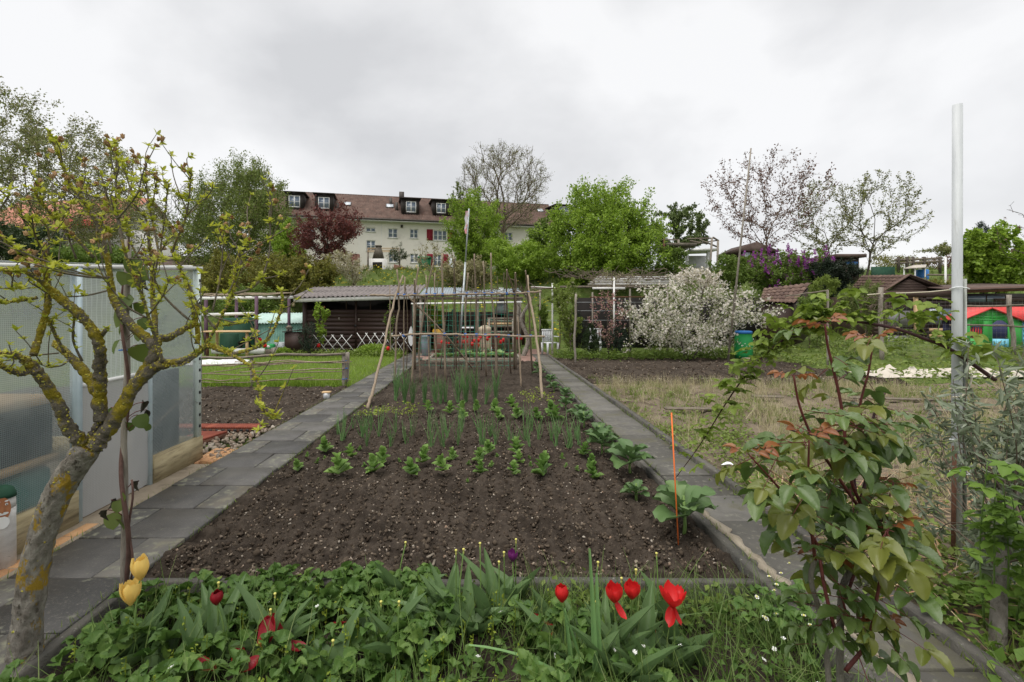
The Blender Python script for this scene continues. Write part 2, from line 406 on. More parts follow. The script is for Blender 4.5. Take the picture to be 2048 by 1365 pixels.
M('twig_dark', (.055, .045, .035), (.10, .085, .07), 12, .9)
M('twig_lichen', (.13, .11, .08), (.20, .17, .13), 16, .9, .8, 60, blotch=((.34, .27, .03), 9, .56, .1))
M('stem_red', (.10, .025, .025), (.16, .045, .04), 20, .55)
M('stem_green', (.12, .20, .05), (.16, .25, .07), 20, .6)
M('stem_purple', (.045, .018, .022), (.075, .03, .035), 20, .55)
M('vine_brown', (.10, .055, .045), (.15, .085, .07), 15, .8, .5, 90)
M('pod', (.36, .20, .09), None, rough=.8, island=[(.22, .12, .06), (.58, .37, .19), (.46, .27, .13), (.12, .075, .05), (.60, .42, .24)], transl=.25)
M('birch', (.62, .60, .57), (.72, .70, .67), 10, .8, .5, 60, blotch=((.06, .055, .05), 5, .64, .05), stretch=(1, 1, 3))
M('skin_paint', (.36, .14, .06), (.44, .19, .09), 10, .7)
BOOST = dict(lf_mid=1.45, lf_bright=1.5, lf_willow=1.6, lf_olivebush=1.5, lf_airy=1.6, lf_red=1.5, lf_brown=1.3, lf_dark=1.3, lf_palebud=1.25, lf_feather=1.2, lf_rose=1.25, lf_kale=1.05, lf_onion=1.35, grass_lawn=1.25, grass_bank=1.35, weed=1.15, lf_bramble=1.15, lf_bean=1.25, lf_straw=.9, petal_white=1., lf_kiwi=1.3)
def LM(name, cols, transl=.3, rough=.5, spec=.35, c1=None, noise=20, bump=0):
    k = BOOST.get(name, 1.); cols = [tuple(min(.92, q * k * w) for q, w in zip(c, (1.06, 1., .9) if k > 1 else (1, 1, 1))) for c in cols]
    ob = tuple(q * f for q, f in zip(cols[0], (.65, .72, .65))) if name in ('lf_rose', 'lf_tulip', 'lf_bramble', 'lf_rasp', 'lf_kiwi', 'lf_bean', 'lf_kale') else None; M(name, cols[0], cols[-1] if c1 is None else c1, noise, rough, bump, 60, island=cols, transl=transl, spec=spec, objrand=ob)
LM('lf_yellowgreen', [(.46, .50, .035), (.58, .58, .07), (.34, .41, .03), (.50, .50, .14)], .4)
LM('lf_mid', [(.055, .10, .018), (.10, .165, .03), (.075, .13, .022), (.14, .20, .04)], .35)
LM('lf_bright', [(.10, .18, .018), (.17, .27, .03), (.13, .22, .025), (.23, .33, .05)], .4)
LM('lf_willow', [(.06, .10, .022), (.11, .15, .035), (.08, .13, .03), (.17, .19, .06)], .35)
LM('lf_dark', [(.018, .035, .012), (.035, .06, .02), (.025, .05, .018), (.05, .075, .03)], .2)
LM('lf_conifer', [(.016, .034, .02), (.03, .055, .03), (.022, .045, .026)], .15)
LM('lf_thuja', [(.02, .045, .012), (.04, .07, .016), (.028, .055, .014)], .15)
LM('lf_yew', [(.014, .026, .013), (.026, .042, .02)], .15)
LM('lf_red', [(.075, .022, .02), (.14, .045, .038), (.10, .03, .026), (.055, .016, .018)], .3)
LM('lf_olivebush', [(.10, .105, .02), (.17, .165, .03), (.13, .12, .025), (.09, .12, .022)], .35)
LM('lf_palebud', [(.20, .20, .10), (.28, .27, .16), (.16, .19, .06), (.33, .29, .22)], .3)
LM('lf_airy', [(.10, .13, .04), (.15, .18, .06), (.16, .14, .09), (.09, .11, .04)], .3)
LM('lf_palegreen', [(.20, .27, .05), (.27, .34, .07), (.16, .23, .04)], .4)
LM('lf_palegreen2', [(.17, .22, .05), (.24, .29, .09), (.14, .19, .05)], .4)
LM('lf_brown', [(.10, .055, .045), (.16, .09, .075), (.07, .045, .035)], .25)
LM('lf_feather', [(.07, .115, .035), (.11, .16, .055), (.14, .19, .075)], .3)
LM('petal_white', [(.84, .80, .73), (.80, .72, .63), (.86, .84, .80), (.82, .76, .66)], .3)
LM('petal_cream', [(.55, .50, .40), (.66, .60, .50), (.45, .45, .28)], .3)
LM('petal_pink', [(.50, .24, .24), (.60, .36, .35), (.40, .18, .18)], .3)
LM('petal_lilac', [(.26, .03, .27), (.40, .08, .42), (.20, .03, .22), (.50, .16, .50)], .25)
LM('yellow_flower', [(.75, .55, .02), (.8, .62, .05)], .2)
LM('lf_kiwi', [(.075, .12, .03), (.12, .16, .035), (.05, .085, .03)], .3, .45)
LM('lf_wilt', [(.02, .018, .014), (.05, .045, .03)], .1)
LM('lf_rose', [(.075, .13, .035), (.115, .18, .05), (.055, .10, .028), (.15, .20, .06)], .22, .28, .5, bump=.15)
LM('lf_rose_olive', [(.16, .20, .035), (.21, .22, .045), (.14, .17, .03)], .35, .3, .5)
LM('lf_rose_red', [(.26, .085, .03), (.33, .15, .045), (.20, .05, .025)], .35, .35, .5)
LM('lf_olive', [(.12, .155, .085), (.20, .24, .16), (.15, .19, .10), (.30, .33, .26)], .2, .45)
LM('lf_rasp', [(.15, .26, .035), (.22, .34, .06), (.12, .21, .03)], .38, .55)
LM('lf_bramble', [(.16, .24, .035), (.23, .31, .06), (.12, .19, .03)], .4, .55)
LM('lf_straw', [(.055, .125, .024), (.105, .20, .038), (.075, .155, .03), (.17, .27, .055)], .28, .55)
LM('lf_tulip', [(.14, .225, .085), (.20, .30, .13), (.11, .19, .07), (.25, .35, .15)], .28, .45)
LM('lf_bean', [(.15, .27, .07), (.21, .34, .10), (.13, .23, .06)], .35, .5)
LM('lf_kale', [(.08, .155, .06), (.13, .22, .08), (.095, .17, .08)], .22, .45)
LM('lf_onion', [(.07, .16, .065), (.11, .22, .085), (.14, .24, .09)], .2, .4)
LM('lf_cress', [(.25, .33, .03), (.33, .40, .05), (.18, .26, .03)], .35)
LM('lf_cabbage', [(.20, .32, .10), (.27, .40, .15), (.15, .26, .08)], .3)
LM('grass_lawn', [(.13, .23, .02), (.19, .31, .035), (.15, .26, .028), (.26, .35, .07)], .35)
LM('grass_patch', [(.07, .14, .025), (.13, .22, .045), (.10, .17, .035), (.22, .27, .09)], .35)
LM('grass_bank', [(.07, .13, .022), (.11, .18, .03), (.13, .17, .04), (.08, .12, .025)], .35)
LM('grass_dry', [(.50, .42, .26), (.62, .55, .38), (.40, .34, .20), (.24, .25, .10)], .3)
LM('grass_sheaf', [(.38, .29, .2), (.46, .37, .27), (.3, .22, .14)], .2)
LM('weed', [(.12, .19, .03), (.17, .25, .05), (.09, .15, .03), (.21, .26, .08)], .35)
LM('petal_yellow', [(.85, .52, .07), (.95, .72, .26), (.90, .60, .12)], .35, .4, noise=45)
LM('petal_red', [(.50, .012, .018), (.80, .05, .035), (.62, .015, .02), (.72, .03, .03)], .3, .38, noise=45)
LM('petal_darkred', [(.22, .008, .018), (.32, .012, .02), (.14, .006, .012)], .25, .4)
LM('petal_purple', [(.14, .012, .12), (.20, .03, .18), (.10, .01, .09)], .3, .4)
LM('petal_daisy', [(.80, .80, .75)], .2)
M('seedhead', (.62, .58, .16), None, rough=.6)
M('dead_leaf', (.3, .2, .11), None, rough=.8, island=[(.2, .12, .06), (.38, .27, .15), (.3, .16, .07)], transl=.2)
M('straw', (.5, .36, .22), None, rough=.8, island=[(.42, .28, .16), (.52, .4, .26), (.28, .14, .08), (.35, .18, .11)])
M('dark_blotch', (.01, .008, .01), None, rough=.6)
M('print_blue', (.03, .05, .10), None, rough=.6)
M('bluish_board', (.04, .065, .075), (.08, .11, .115), 3, .6)
M('teal', (.03, .20, .17), (.04, .24, .20), 3, .5)

def film(name, dens, tint, lines):
    """translucent sheet with a woven reinforcement grid, in metres (object space y = along, z = up)"""
    m = bpy.data.materials.new(name); m.use_nodes = True; N, L = m.node_tree.nodes, m.node_tree.links; N.clear()
    out = N.new('ShaderNodeOutputMaterial'); t = N.new('ShaderNodeTexCoord'); sp = N.new('ShaderNodeSeparateXYZ'); L.new(t.outputs['Object'], sp.inputs[0])
    def line(s, per, wd):
        a = N.new('ShaderNodeMath'); a.operation = 'MULTIPLY'; a.inputs[1].default_value = 1 / per; L.new(s, a.inputs[0])
        b = N.new('ShaderNodeMath'); b.operation = 'FRACT'; L.new(a.outputs[0], b.inputs[0])
        c = N.new('ShaderNodeMath'); c.operation = 'LESS_THAN'; c.inputs[1].default_value = wd; L.new(b.outputs[0], c.inputs[0]); return c.outputs[0]
    a, b = line(sp.outputs['Y'], lines[0], lines[2]), line(sp.outputs['Z'], lines[1], lines[2])
    mxm = N.new('ShaderNodeMath'); mxm.operation = 'MAXIMUM'; L.new(a, mxm.inputs[0]); L.new(b, mxm.inputs[1])
    p = N.new('ShaderNodeBsdfPrincipled'); p.inputs['Base Color'].default_value = (*tint, 1); p.inputs['Roughness'].default_value = .4
    tl = N.new('ShaderNodeBsdfTranslucent'); tl.inputs[0].default_value = (*tint, 1)
    pm = N.new('ShaderNodeMixShader'); pm.inputs[0].default_value = .45; L.new(p.outputs[0], pm.inputs[1]); L.new(tl.outputs[0], pm.inputs[2])
    nz = N.new('ShaderNodeTexNoise'); nz.inputs['Scale'].default_value = 3; nz.inputs['Detail'].default_value = 4; L.new(t.outputs['Object'], nz.inputs['Vector'])
    mr = N.new('ShaderNodeMapRange'); mr.inputs[3].default_value = dens - .28; mr.inputs[4].default_value = dens + .28; L.new(nz.outputs[0], mr.inputs[0])
    mxl = N.new('ShaderNodeMath'); mxl.operation = 'MULTIPLY_ADD'; L.new(mxm.outputs[0], mxl.inputs[0]); mxl.inputs[1].default_value = lines[3]; L.new(mr.outputs[0], mxl.inputs[2]); mxl.use_clamp = True
    tp = N.new('ShaderNodeBsdfTransparent'); fm = N.new('ShaderNodeMixShader'); L.new(mxl.outputs[0], fm.inputs[0]); L.new(tp.outputs[0], fm.inputs[1]); L.new(pm.outputs[0], fm.inputs[2])
    L.new(fm.outputs[0], out.inputs[0]); MT[name] = m
film('film_clear', .40, (.44, .485, .485), (.013, .013, .26, .26))
film('film_white', .84, (.46, .46, .455), (.013, .013, .35, .4))
film('film_dusty', .62, (.58, .63, .60), (.05, .013, .22, .3))
film('clear_glass', .16, (.5, .55, .58), (.5, .5, .0, .0))

ORD = 'first second third fourth fifth sixth seventh eighth ninth tenth eleventh twelfth thirteenth fourteenth fifteenth sixteenth seventeenth eighteenth nineteenth twentieth'.split()
ORD += ['twenty-' + o for o in ORD[:9]] + ['thirtieth'] + ['thirty-' + o for o in ORD[:9]] + ['fortieth'] + ['forty-' + o for o in ORD[:9]]
# ------------------------------------------------------------------ ground
def spaced(lo, hi, fine_lo, fine_hi, step, grow=1.35):
    a = list(np.arange(fine_lo, fine_hi + 1e-6, step)); s = step
    while a[-1] < hi: s *= grow; a.append(min(hi, a[-1] + s))
    s = step
    while a[0] > lo: s *= grow; a.insert(0, max(lo, a[0] - s))
    return A(a)
gx = spaced(-900, 900, -26, 30, .5); gy = spaced(-60, 1500, -3, 56, .5)
GX, GY = np.meshgrid(gx, gy, indexing='ij')
near = (np.abs(GX) < 40) & (GY < 19.5)
GZ = th(GX, GY) + np.where(GY > 19.5, (fbm(GX * .7, GY * .7, 4, 3) - .47) * .35 * sst((GY - 19.5) / 3), 0) - .16 * (GY < 19.0)
g = MB(); g.add((np.c_[GX.ravel(), GY.ravel(), GZ.ravel()], gridf(len(gx), len(gy))))
struct('ground', g, 'grass_ground', True)

def sheet(name, x0, x1, y0, y1, res, z, amp, mat, label, freq=6, seed=0, ridge=None, edge=.02):
    nx = max(3, int((x1 - x0) / res[0])); ny = max(3, int((y1 - y0) / res[1]))
    xs = np.linspace(x0, x1, nx); ys = np.linspace(y0, y1, ny); X, Y = np.meshgrid(xs, ys, indexing='ij')
    n = fbm(X * freq, Y * freq, 5, seed); n2 = np.abs(fbm(X * freq * 2.3 + 9, Y * freq * 2.3, 4, seed + 3) - .47)
    Z = z + amp * ((n - .47) * 1.6 + .9 * np.maximum(0, .22 - n2) + .35 * (fbm(X * freq * 6, Y * freq * 6, 3, seed + 9) - .47))
    if ridge: Z = Z + ridge(X, Y)
    if mat == 'soil' and amp > .09: Z = Z + .05 * (fbm(X * 1.3, Y * 1.3, 2, 77) - .4) + .010 * np.sin(X * 41 + 3 * vn(X * 2, Y * .7, 5))
    d = np.minimum(np.minimum(X - x0, x1 - X), np.minimum(Y - y0, y1 - Y)); Z = np.where(d < .001, z - .12, Z)
    m = MB(); m.add((np.c_[X.ravel(), Y.ravel(), Z.ravel()], gridf(nx, ny)))
    o = struct(name, m, mat, True, label)
    return o, (lambda x, y: z + amp * ((fbm(A(x) * freq, A(y) * freq, 5, seed) - .47) * 1.6 + .9 * np.maximum(0, .22 - np.abs(fbm(A(x) * freq * 2.3 + 9, A(y) * freq * 2.3, 4, seed + 3) - .47))) + (ridge(A(x), A(y)) if ridge else 0) + (.05 * (fbm(A(x) * 1.3, A(y) * 1.3, 2, 77) - .4) if mat == 'soil' and amp > .09 else 0))
bed1, zb1 = sheet('soil_bed', -2.12, 1.62, 2.88, 7.2, (.014, .016), -.03, .091, 'soil', 'dark crumbly vegetable bed between the two paths', 7, 1)
bed2, zb2 = sheet('soil_bed', -2.12, 1.62, 7.2, 15.6, (.03, .045), -.03, .091, 'soil', 'far end of the dark vegetable bed under the stick trellis', 7, 1)
def zbed(x, y): return float(zb1(A([x]), A([y]))[0])
bed3, zb3 = sheet('soil_bed', -9.5, -2.87, 6.6, 10.15, (.04, .04), -.02, .07, 'soil', 'bare brown bed between the branch fence and the red tiles', 6, 4)
pat, zb4 = sheet('flower_patch', -2.05, 1.60, .7, 2.80, (.03, .03), -.10, .07, 'soil', 'ground under the tulips and strawberries', 6, 6)
lawn, zb5 = sheet('lawn', -11, -2.87, 10.15, 18.2, (.15, .15), -.02, .04, 'grass_ground', 'green lawn behind the branch fence', 1.5, 8)
plot, zb6 = sheet('weedy_plot', 2.28, 14, .7, 10.6, (.05, .05), -.03, .10, 'soil_dry', 'weedy overgrown plot beside the narrow path', 3, 9)
rid = lambda X, Y: .05 * np.sin((Y - 10.5) * 2 * math.pi / 1.7) - .01
rows, zb7 = sheet('soil_bed', 2.28, 9.4, 10.5, 15.9, (.05, .05), .0, .07, 'soil', 'freshly dug dark rows behind the weedy plot', 5, 10, rid)
wside, zb8 = sheet('weedy_plot', 9.4, 30, 10.6, 18.5, (.2, .2), .0, .10, 'grass_ground', 'green weedy ground in front of the wooden sheds', 1.5, 12, lambda X, Y: .5 * sst((X - 9) / 4) * sst((Y - 11.5) / 3))
yard, _ = sheet('terrace', -2.8, 2.6, 15.7, 20.4, (.3, .3), .0, .02, 'terra_floor', 'reddish paved yard at the end of the garden', 3, 14)

# pebbles and crumbs on the soil
def stones(name, n, x0, x1, y0, y1, s0, s1, zf, mat, label, pw=2.2, bias=1.6):
    y = y0 + (y1 - y0) * rng.uniform(0, 1, n) ** bias; x = rng.uniform(x0, x1, n); s = s0 + (s1 - s0) * rng.uniform(0, 1, n) ** pw
    v, f = ico(); tv = v * A([1, .8, .6])
    V, fs = scatter(tv, f, np.c_[x, y, zf(x, y) + s * .15], randrot(n), s)
    V = V + rng.normal(0, 1, V.shape) * np.repeat(s, 12)[:, None] * .24
    m = MB(); m.add((V, fs)); o = struct(name, m, mat, False, label, 'stuff'); return o
stones('pebbles', 4600, -2.05, 1.55, 2.95, 9.5, .003, .014, zb1, 'pebbles', 'pale pebbles scattered over the dark vegetable bed')
stones('soil_crumbs', 16000, -2.05, 1.55, 2.95, 7.5, .003, .019, zb1, 'crumbs', 'crumbs of dark soil on the vegetable bed', 2)
stones('soil_clods', 420, -2.05, 1.55, 2.95, 8, .012, .03, zb1, 'crumbs', 'larger clods of dark soil on the vegetable bed', 2.5)
stones('pebbles', 1800, -7.5, -2.9, 6.65, 10.1, .004, .017, zb3, 'pebbles', 'pale pebbles on the bare bed by the branch fence')
stones('soil_crumbs', 1500, -7.5, -2.9, 6.65, 10.1, .01, .035, zb3, 'crumbs', 'soil crumbs on the bare bed by the branch fence')
stones('pebbles', 1500, 2.3, 9, 10.6, 15.8, .006, .022, zb7, 'pebbles', 'pale pebbles on the freshly dug rows')
stones('soil_crumbs', 1500, 2.3, 9, 10.6, 15.8, .015, .05, zb7, 'crumbs', 'soil crumbs on the freshly dug rows')
stones('pebbles', 900, 2.3, 9, 2, 10, .004, .016, zb6, 'pebbles', 'pale pebbles on the weedy plot')
stones('gravel', 420, -3.6, -2.88, 5.2, 6.6, .012, .045, lambda x, y: 0 * x, 'pebbles', 'rounded gravel beside the red plastic tiles', 1.5, 1)

# ------------------------------------------------------------------ paths
def mkpath(x0, x1, y0, y1, label):
    m = MB(); m.add(box(x0, x1, y0, y1, -.12, -.022)); return struct('path', m, 'soil', False, label)
pl = mkpath(-2.86, -2.10, .8, 18.0, 'slate grey slab path along the greenhouse')
y = .86; k = 0
while y < 17.9:
    big_left = k % 2 == 0
    sp = -2.86 + (.505 if big_left else .25)
    dz = rng.uniform(-.004, .004)
    for (a, b, big) in ((-2.858, sp - .004, big_left), (sp + .004, -2.102, not big_left)):
        m = MB(); m.add(bevbox(a, b, y + .005, y + .493, -.02, .008 + dz + rng.uniform(-.004, .004), .005, .003))
        part('paving_slab', m, 'slab' if big else 'slab_lichen', pl)
    y += .5; k += 1
pr = mkpath(1.66, 2.20, .6, 17.5, 'narrow slab path between the vegetable bed and the weedy plot')
y = .62; k = 0
while y < 17.4:
    m = MB(); m.add(bevbox(1.70, 2.185, y + .003, y + .498, -.02, .012 + rng.uniform(-.006, .006), .005, .004)); part('paving_slab', m, 'slab_worn', pr); y += .5; k += 1
def kerbline(p, q, w, ztop, zbot, L, mat='kerb', parent=None, name='kerb_stone'):
    p = A(p, float); q = A(q, float); d = q - p; n = max(1, int(round(np.linalg.norm(d) / L))); 
    for i in range(n):
        a = p + d * (i / n); b = p + d * ((i + .993) / n); u = d / np.linalg.norm(d); nn = A([-u[1], u[0]]) * w / 2
        zt = ztop + rng.uniform(-.008, .008)
        c = [a - nn, b - nn, b + nn, a + nn]; c = [x + rng.uniform(-.004, .004, 2) for x in c]
        lo = [[*x, zbot] for x in c]; cen = sum(c) / 4
        mid = [[*x, zt - .008] for x in c]; hi = [[*(x + (cen - x) * .02 + nn * 0), zt] for x in c]
        v = A(lo + mid + hi); f = [[8, 9, 10, 11]]
        for l in (0, 4):
            for k in range(4): f.append([l + k, l + (k + 1) % 4, l + 4 + (k + 1) % 4, l + 4 + k])
        m = MB(); m.add((v, A(f))); part(name, m, mat, parent)
kerbline((2.235, .6), (2.235, 17.4), .07, .055, -.12, 1.0, parent=pr)
kerbline((1.655, .6), (1.655, 3.9), .07, .022, -.16, 1.0, parent=pr)
kerbline((1.655, 3.9), (1.655, 15.5), .05, .012, -.16, 1.0, parent=pr)
kerbline((-2.10, 2.85), (1.63, 2.85), .055, -.008, -.16, .75, parent=pr)
kerbline((-2.07, .8), (-2.07, 2.82), .05, .004, -.16, 1.0, parent=pl)
def mortar(P, w, label, z=.0235):
    P = A(P, float); Q = poly(np.c_[P, np.zeros(len(P))], 10)[:, :2]; n = len(Q)
    l = Q - A([1, 0]) * (w / 2 + rng.normal(0, .011, (n, 1))); r = Q + A([1, 0]) * (w / 2 + rng.normal(0, .014, (n, 1)))
    c = Q
    v = np.concatenate([np.c_[l, np.full(n, z - .03)], np.c_[l * .9 + c * .1, np.full(n, z)], np.c_[r * .9 + c * .1, np.full(n, z)], np.c_[r, np.full(n, z - .03)]])
    f = [[a * n + i, (a + 1) * n + i, (a + 1) * n + i + 1, a * n + i + 1] for a in range(3) for i in range(n - 1)]
    m = MB(); m.add((v, A(f))); part('mortar_strip', m, 'mortar', pr)
mortar([(1.715, 3.85), (1.73, 3.3), (1.735, 2.9), (1.76, 2.62)], .055, '')
mortar([(1.80, 2.60), (1.82, 2.2), (1.83, 1.7), (1.84, 1.2)], .06, '')
# concrete footing strip along the greenhouse with a few orange bricks beyond it
m = MB(); m.add(bevbox(-3.10, -2.87, 1.0, 5.0, -.12, .002, .01)); foot = struct('concrete_strip', m, 'concrete', False, 'tan concrete strip between greenhouse and path')
for i in range(3):
    for j in range(5):
        x = -3.12 + i * .09; yy = 5.03 + j * .105 + (i % 2) * .05; m = MB(); m.add(bevbox(x, x + .082, yy, yy + .098, -.06, .006 + rng.uniform(-.004, .006), .004, .003)); part('brick', m, 'brick_tan', foot)
for j in range(5):
    yy = 2.55 + j * .21; m = MB(); m.add(bevbox(-2.99, -2.90, yy, yy + .2, -.06, .006, .004, .002)); part('brick', m, 'brick_tan', foot)

# ------------------------------------------------------------------ greenhouse
XG = -3.10
def ztop(Y): return 1.89 + (Y - 3.03) * .0795
gh = thing('greenhouse', 'film-covered greenhouse with pale frame and wooden sill beside the slab path', 'greenhouse', (XG, 3.3, 0))
def gpost(Y, w=.05, mat='white_paint', z0=0., name='post'):
    m = MB(); m.add(box(XG - .02, XG + .035, Y - w / 2, Y + w / 2, z0, ztop(Y))); return part(name, m, mat, gh)
M('frame_blue', (.42, .52, .56), (.52, .61, .64), 5, .6, blotch=((.30, .36, .38), 8, .6, .1))
M('frame_mint', (.56, .66, .62), (.66, .74, .70), 5, .6, blotch=((.30, .32, .28), 14, .6, .06))
gpost(1.75, .05, 'frame_blue'); gpost(3.62, .05, 'frame_blue'); gpost(4.40, .025, 'frame_blue'); pe = gpost(5.14, .06, 'frame_mint', .2)
for i in range(14):
    z = .35 + i * .12; m = MB(); m.add(box(XG + .036, XG + .042, 5.125, 5.15, z, z + .03)); sub('slot', m, 'black_plastic', pe)
def gpanel(y0, y1, z0, z1a, z1b, mat, name='film_panel', off=.0, wr=.004):
    n = 24; ys = np.linspace(y0, y1, n); V = []
    for i, yy in enumerate(ys):
        za = z1a + (z1b - z1a) * i / (n - 1)
        for k in range(14):
            t = k / 13; V.append([XG + off + wr * (vn(A([i * .35]), A([k * .6]), 5)[0] * 2 - 1) * 2, yy, z0 + (za - z0) * t])
    m = MB(); m.add((A(V), gridf(n, 14))); return part(name, m, mat, gh, True)
gpanel(1.75, 3.60, .24, ztop(1.75) - .04, ztop(3.6) - .04, 'film_clear')
gpanel(3.645, 4.39, .012, 1.02, 1.04, 'film_white', 'door_panel', .01)
gpanel(3.645, 4.39, 1.04, ztop(3.64) - .04, ztop(4.39) - .04, 'film_dusty', 'door_panel', .012)
gpanel(4.415, 5.11, .24, ztop(4.4) - .04, ztop(5.1) - .04, 'film_clear')
m = MB(); m.add(beam((XG, 1.7, ztop(1.7)), (XG, 5.2, ztop(5.2)), .07, .03)); part('top_rail', m, 'white_paint', gh)
m = MB(); m.add(beam((XG + .02, 3.64, 1.03), (XG + .02, 4.39, 1.04), .02, .03)); part('door_rail', m, 'white_paint', gh)
for a, b in ((1.7, 3.6), (4.43, 5.18)):
    m = MB(); m.add(box(XG - .03, XG + .045, a, b, .0, .25)); part('sill_board', m, 'lath', gh)
m = MB()
m.add((A([[XG, 1.7, ztop(1.7) + .02], [XG, 5.18, ztop(5.18) + .02], [XG - 2.6, 5.18, ztop(5.18) + .1], [XG - 2.6, 1.7, ztop(1.7) + .1]]), A([[0, 1, 2, 3]]))); part('roof_film', m, 'film_clear', gh)
m = MB(); m.add((A([[XG, 5.16, .24], [XG - 2.6, 5.16, .24], [XG - 2.6, 5.16, ztop(5.1)], [XG, 5.16, ztop(5.1)]]), A([[0, 1, 2, 3]]))); part('film_panel', m, 'film_clear', gh)
m = MB(); m.add((A([[XG - 2.6, 1.7, .0], [XG - 2.6, 5.16, .0], [XG - 2.6, 5.16, 2.05], [XG - 2.6, 1.7, 1.9]]), A([[0, 1, 2, 3]]))); part('film_panel', m, 'film_white', gh)
m = MB(); m.add(box(XG - 2.6, XG, 5.13, 5.19, 0, .24)); part('sill_board', m, 'lath', gh)
m = MB(); m.add(box(XG - 2.6, XG - .06, 5.14, 5.18, ztop(5.15), ztop(5.15) + .03)); part('top_rail', m, 'white_paint', gh)
m = MB(); m.add(box(XG - 2.58, XG - .04, 1.72, 5.12, -.1, .008)); part('floor_slab', m, 'concrete', gh)
# small dark print on the white door sheet
m = MB()
for i in range(9): m.add(box(XG + .026, XG + .028, 3.95, 3.962, .62 + i * .016, .632 + i * .016))
part('printed_text', m, 'print_blue', gh, kind='stuff')
# inside
def inbox(name, label, cat, x0, x1, y0, y1, z0, z1, mat): 
    m = MB(); m.add(bevbox(x0, x1, y0, y1, z0, z1, .01)); return single(name, m, mat, label, cat)
sh = thing('shelf', 'plank shelf behind the greenhouse film', 'shelf', (XG - .3, 2.6, .0))
m = MB(); m.add(box(XG - .62, XG - .06, 1.8, 3.55, .93, .985)); part('board', m, 'wood_raw', sh)
m = MB(); m.add(box(XG - .62, XG - .06, 1.8, 3.55, .50, .545)); part('board', m, 'wood_raw', sh)
for yy in (1.85, 3.48):
    for xx in (-.6, -.17):
        m = MB(); m.add(box(XG + xx, XG + xx + .04, yy, yy + .04, 0, .93)); part('leg', m, 'wood_grey', sh)
inbox('storage_tub', 'teal tub standing low behind the greenhouse film', 'tub', XG - .5, XG - .08, 1.85, 3.5, .0, .46, 'teal')
inbox('leaning_sheet', 'blue-grey sheet leaning behind the greenhouse film', 'board', XG - .14, XG - .11, 1.8, 3.55, .55, .925, 'bluish_board')
inbox('leaning_sheet', 'blue-grey sheet behind the far greenhouse panel', 'board', XG - .16, XG - .13, 4.42, 5.05, .0, 1.0, 'bluish_board')
m = MB(); m.add(tube(poly([(XG - .25, 2.15, 1.01), (XG - .25, 2.15, 1.1)], 3), [.04, .04, .04, .04], 10)); single('jar', m, 'white_plastic', 'small pale jar on the shelf inside the greenhouse', 'jar')
m = MB(); m.add(beam((XG - .10, 4.45, .42), (XG - .10, 5.05, .66), .02, .02)); single('wooden_strut', m, 'wood_grey', 'slanted strut behind the far greenhouse panel', 'strut')

# red plastic grid tiles
def gridtile(x0, x1, y0, y1, label, skew=0):
    t = thing('plastic_tile', label, 'tile', ((x0 + x1) / 2, y0, 0), 'red plastic grid tiles by the path')
    m = MB(); v, f = box(x0, x1, y0, y1, -.02, .048); v[:, 0] += (v[:, 1] - y0) * skew; m.add((v, f)); base = part('tray', m, 'rust', t)  # tray coloured darker than the ribs, painting shade into the gaps
    n = int((x1 - x0) / .03)
    for i in range(n):
        x = x0 + .006 + i * .03; v, f = box(x, x + .018, y0 + .01, y1 - .01, .048, .072); v[:, 0] += (v[:, 1] - y0) * skew; mm = MB(); mm.add((v, f)); part('rib', mm, 'terracotta', t)
    for i in range(int((x1 - x0) / .08)):
        x = x0 + .02 + i * .08; mm = MB(); mm.add(box(x, x + .04, y0 - .004, y0 + .002, .0, .045)); part('slot', mm, 'black_plastic', t)
gridtile(-4.2, -2.98, 6.28, 6.5, 'long rust-red plastic grid tile along the bare bed')
gridtile(-3.75, -3.42, 5.5, 6.1, 'short rust-red plastic grid tile nearest the greenhouse corner', .25)
# white cup with a wooden lid on the bed
c = gp(653, 797); t = thing('plant_cup', 'small white cup with a wood offcut on top, on the bare bed', 'cup', c)
m = MB(); m.add(lathe([(.05, -.02), (.06, .06), (.065, .1)], 14, c)); part('cup', m, 'white_plastic', t, True)
m = MB(); m.add(box(-.075, .075, -.06, .06, .1, .125, rotz(.1), c)); part('lid', m, 'wood_raw', t)

# ------------------------------------------------------------------ branch fence
fy = 10.25
fn = thing('branch_fence', 'low rustic fence of thin branches between bare bed and lawn', 'fence', (-4.5, fy, 0))
for (x, Y, zt, r) in ((400, fy, .68, .035), (503, fy, .62, .035), (688, fy, .70, .045), (695, fy + .12, .70, .035)):
    X = (x - CX) / F * Y; m = MB(); m.add(tube(wob((X, Y, -.1), (X + .01, Y, zt), 6, .006), r, 7)); part('post', m, 'wood_grey', fn)
m = MB(); m.add(tube(wob(at(330, 717, fy - .05), at(690, 708, fy - .05), 10, .014), .028, 7)); part('rail', m, 'wood_grey_h', fn)
for (xa, ya, xb, yb, r) in ((380, 733, 703, 723, .016), (380, 731, 560, 727, .012), (500, 731, 700, 726, .012), (420, 746, 540, 731, .011), (480, 745, 690, 737, .013), (380, 749, 690, 744, .013), (370, 760, 480, 758, .012), (380, 763, 702, 760, .012), (540, 760, 630, 754, .012), (470, 724, 690, 722, .012)):
    m = MB(); m.add(tube(wob(at(xa, ya, fy + rng.uniform(-.07, .0)), at(xb, yb, fy + rng.uniform(-.07, .0)), 9, .02), [r] * 8 + [r * .6], 6)); part('rail', m, 'stick', fn)
m = MB()
for (x, yv) in ((688, 722), (690, 737), (689, 758)):
    p = at(x, yv, fy); m.add(tube([(p[0] + .055 * math.cos(a), p[1] + .06 * math.sin(a), p[2]) for a in np.linspace(0, 6.28, 9)], .008, 4))
part('twine', m, 'twine_blue', fn, kind='stuff')

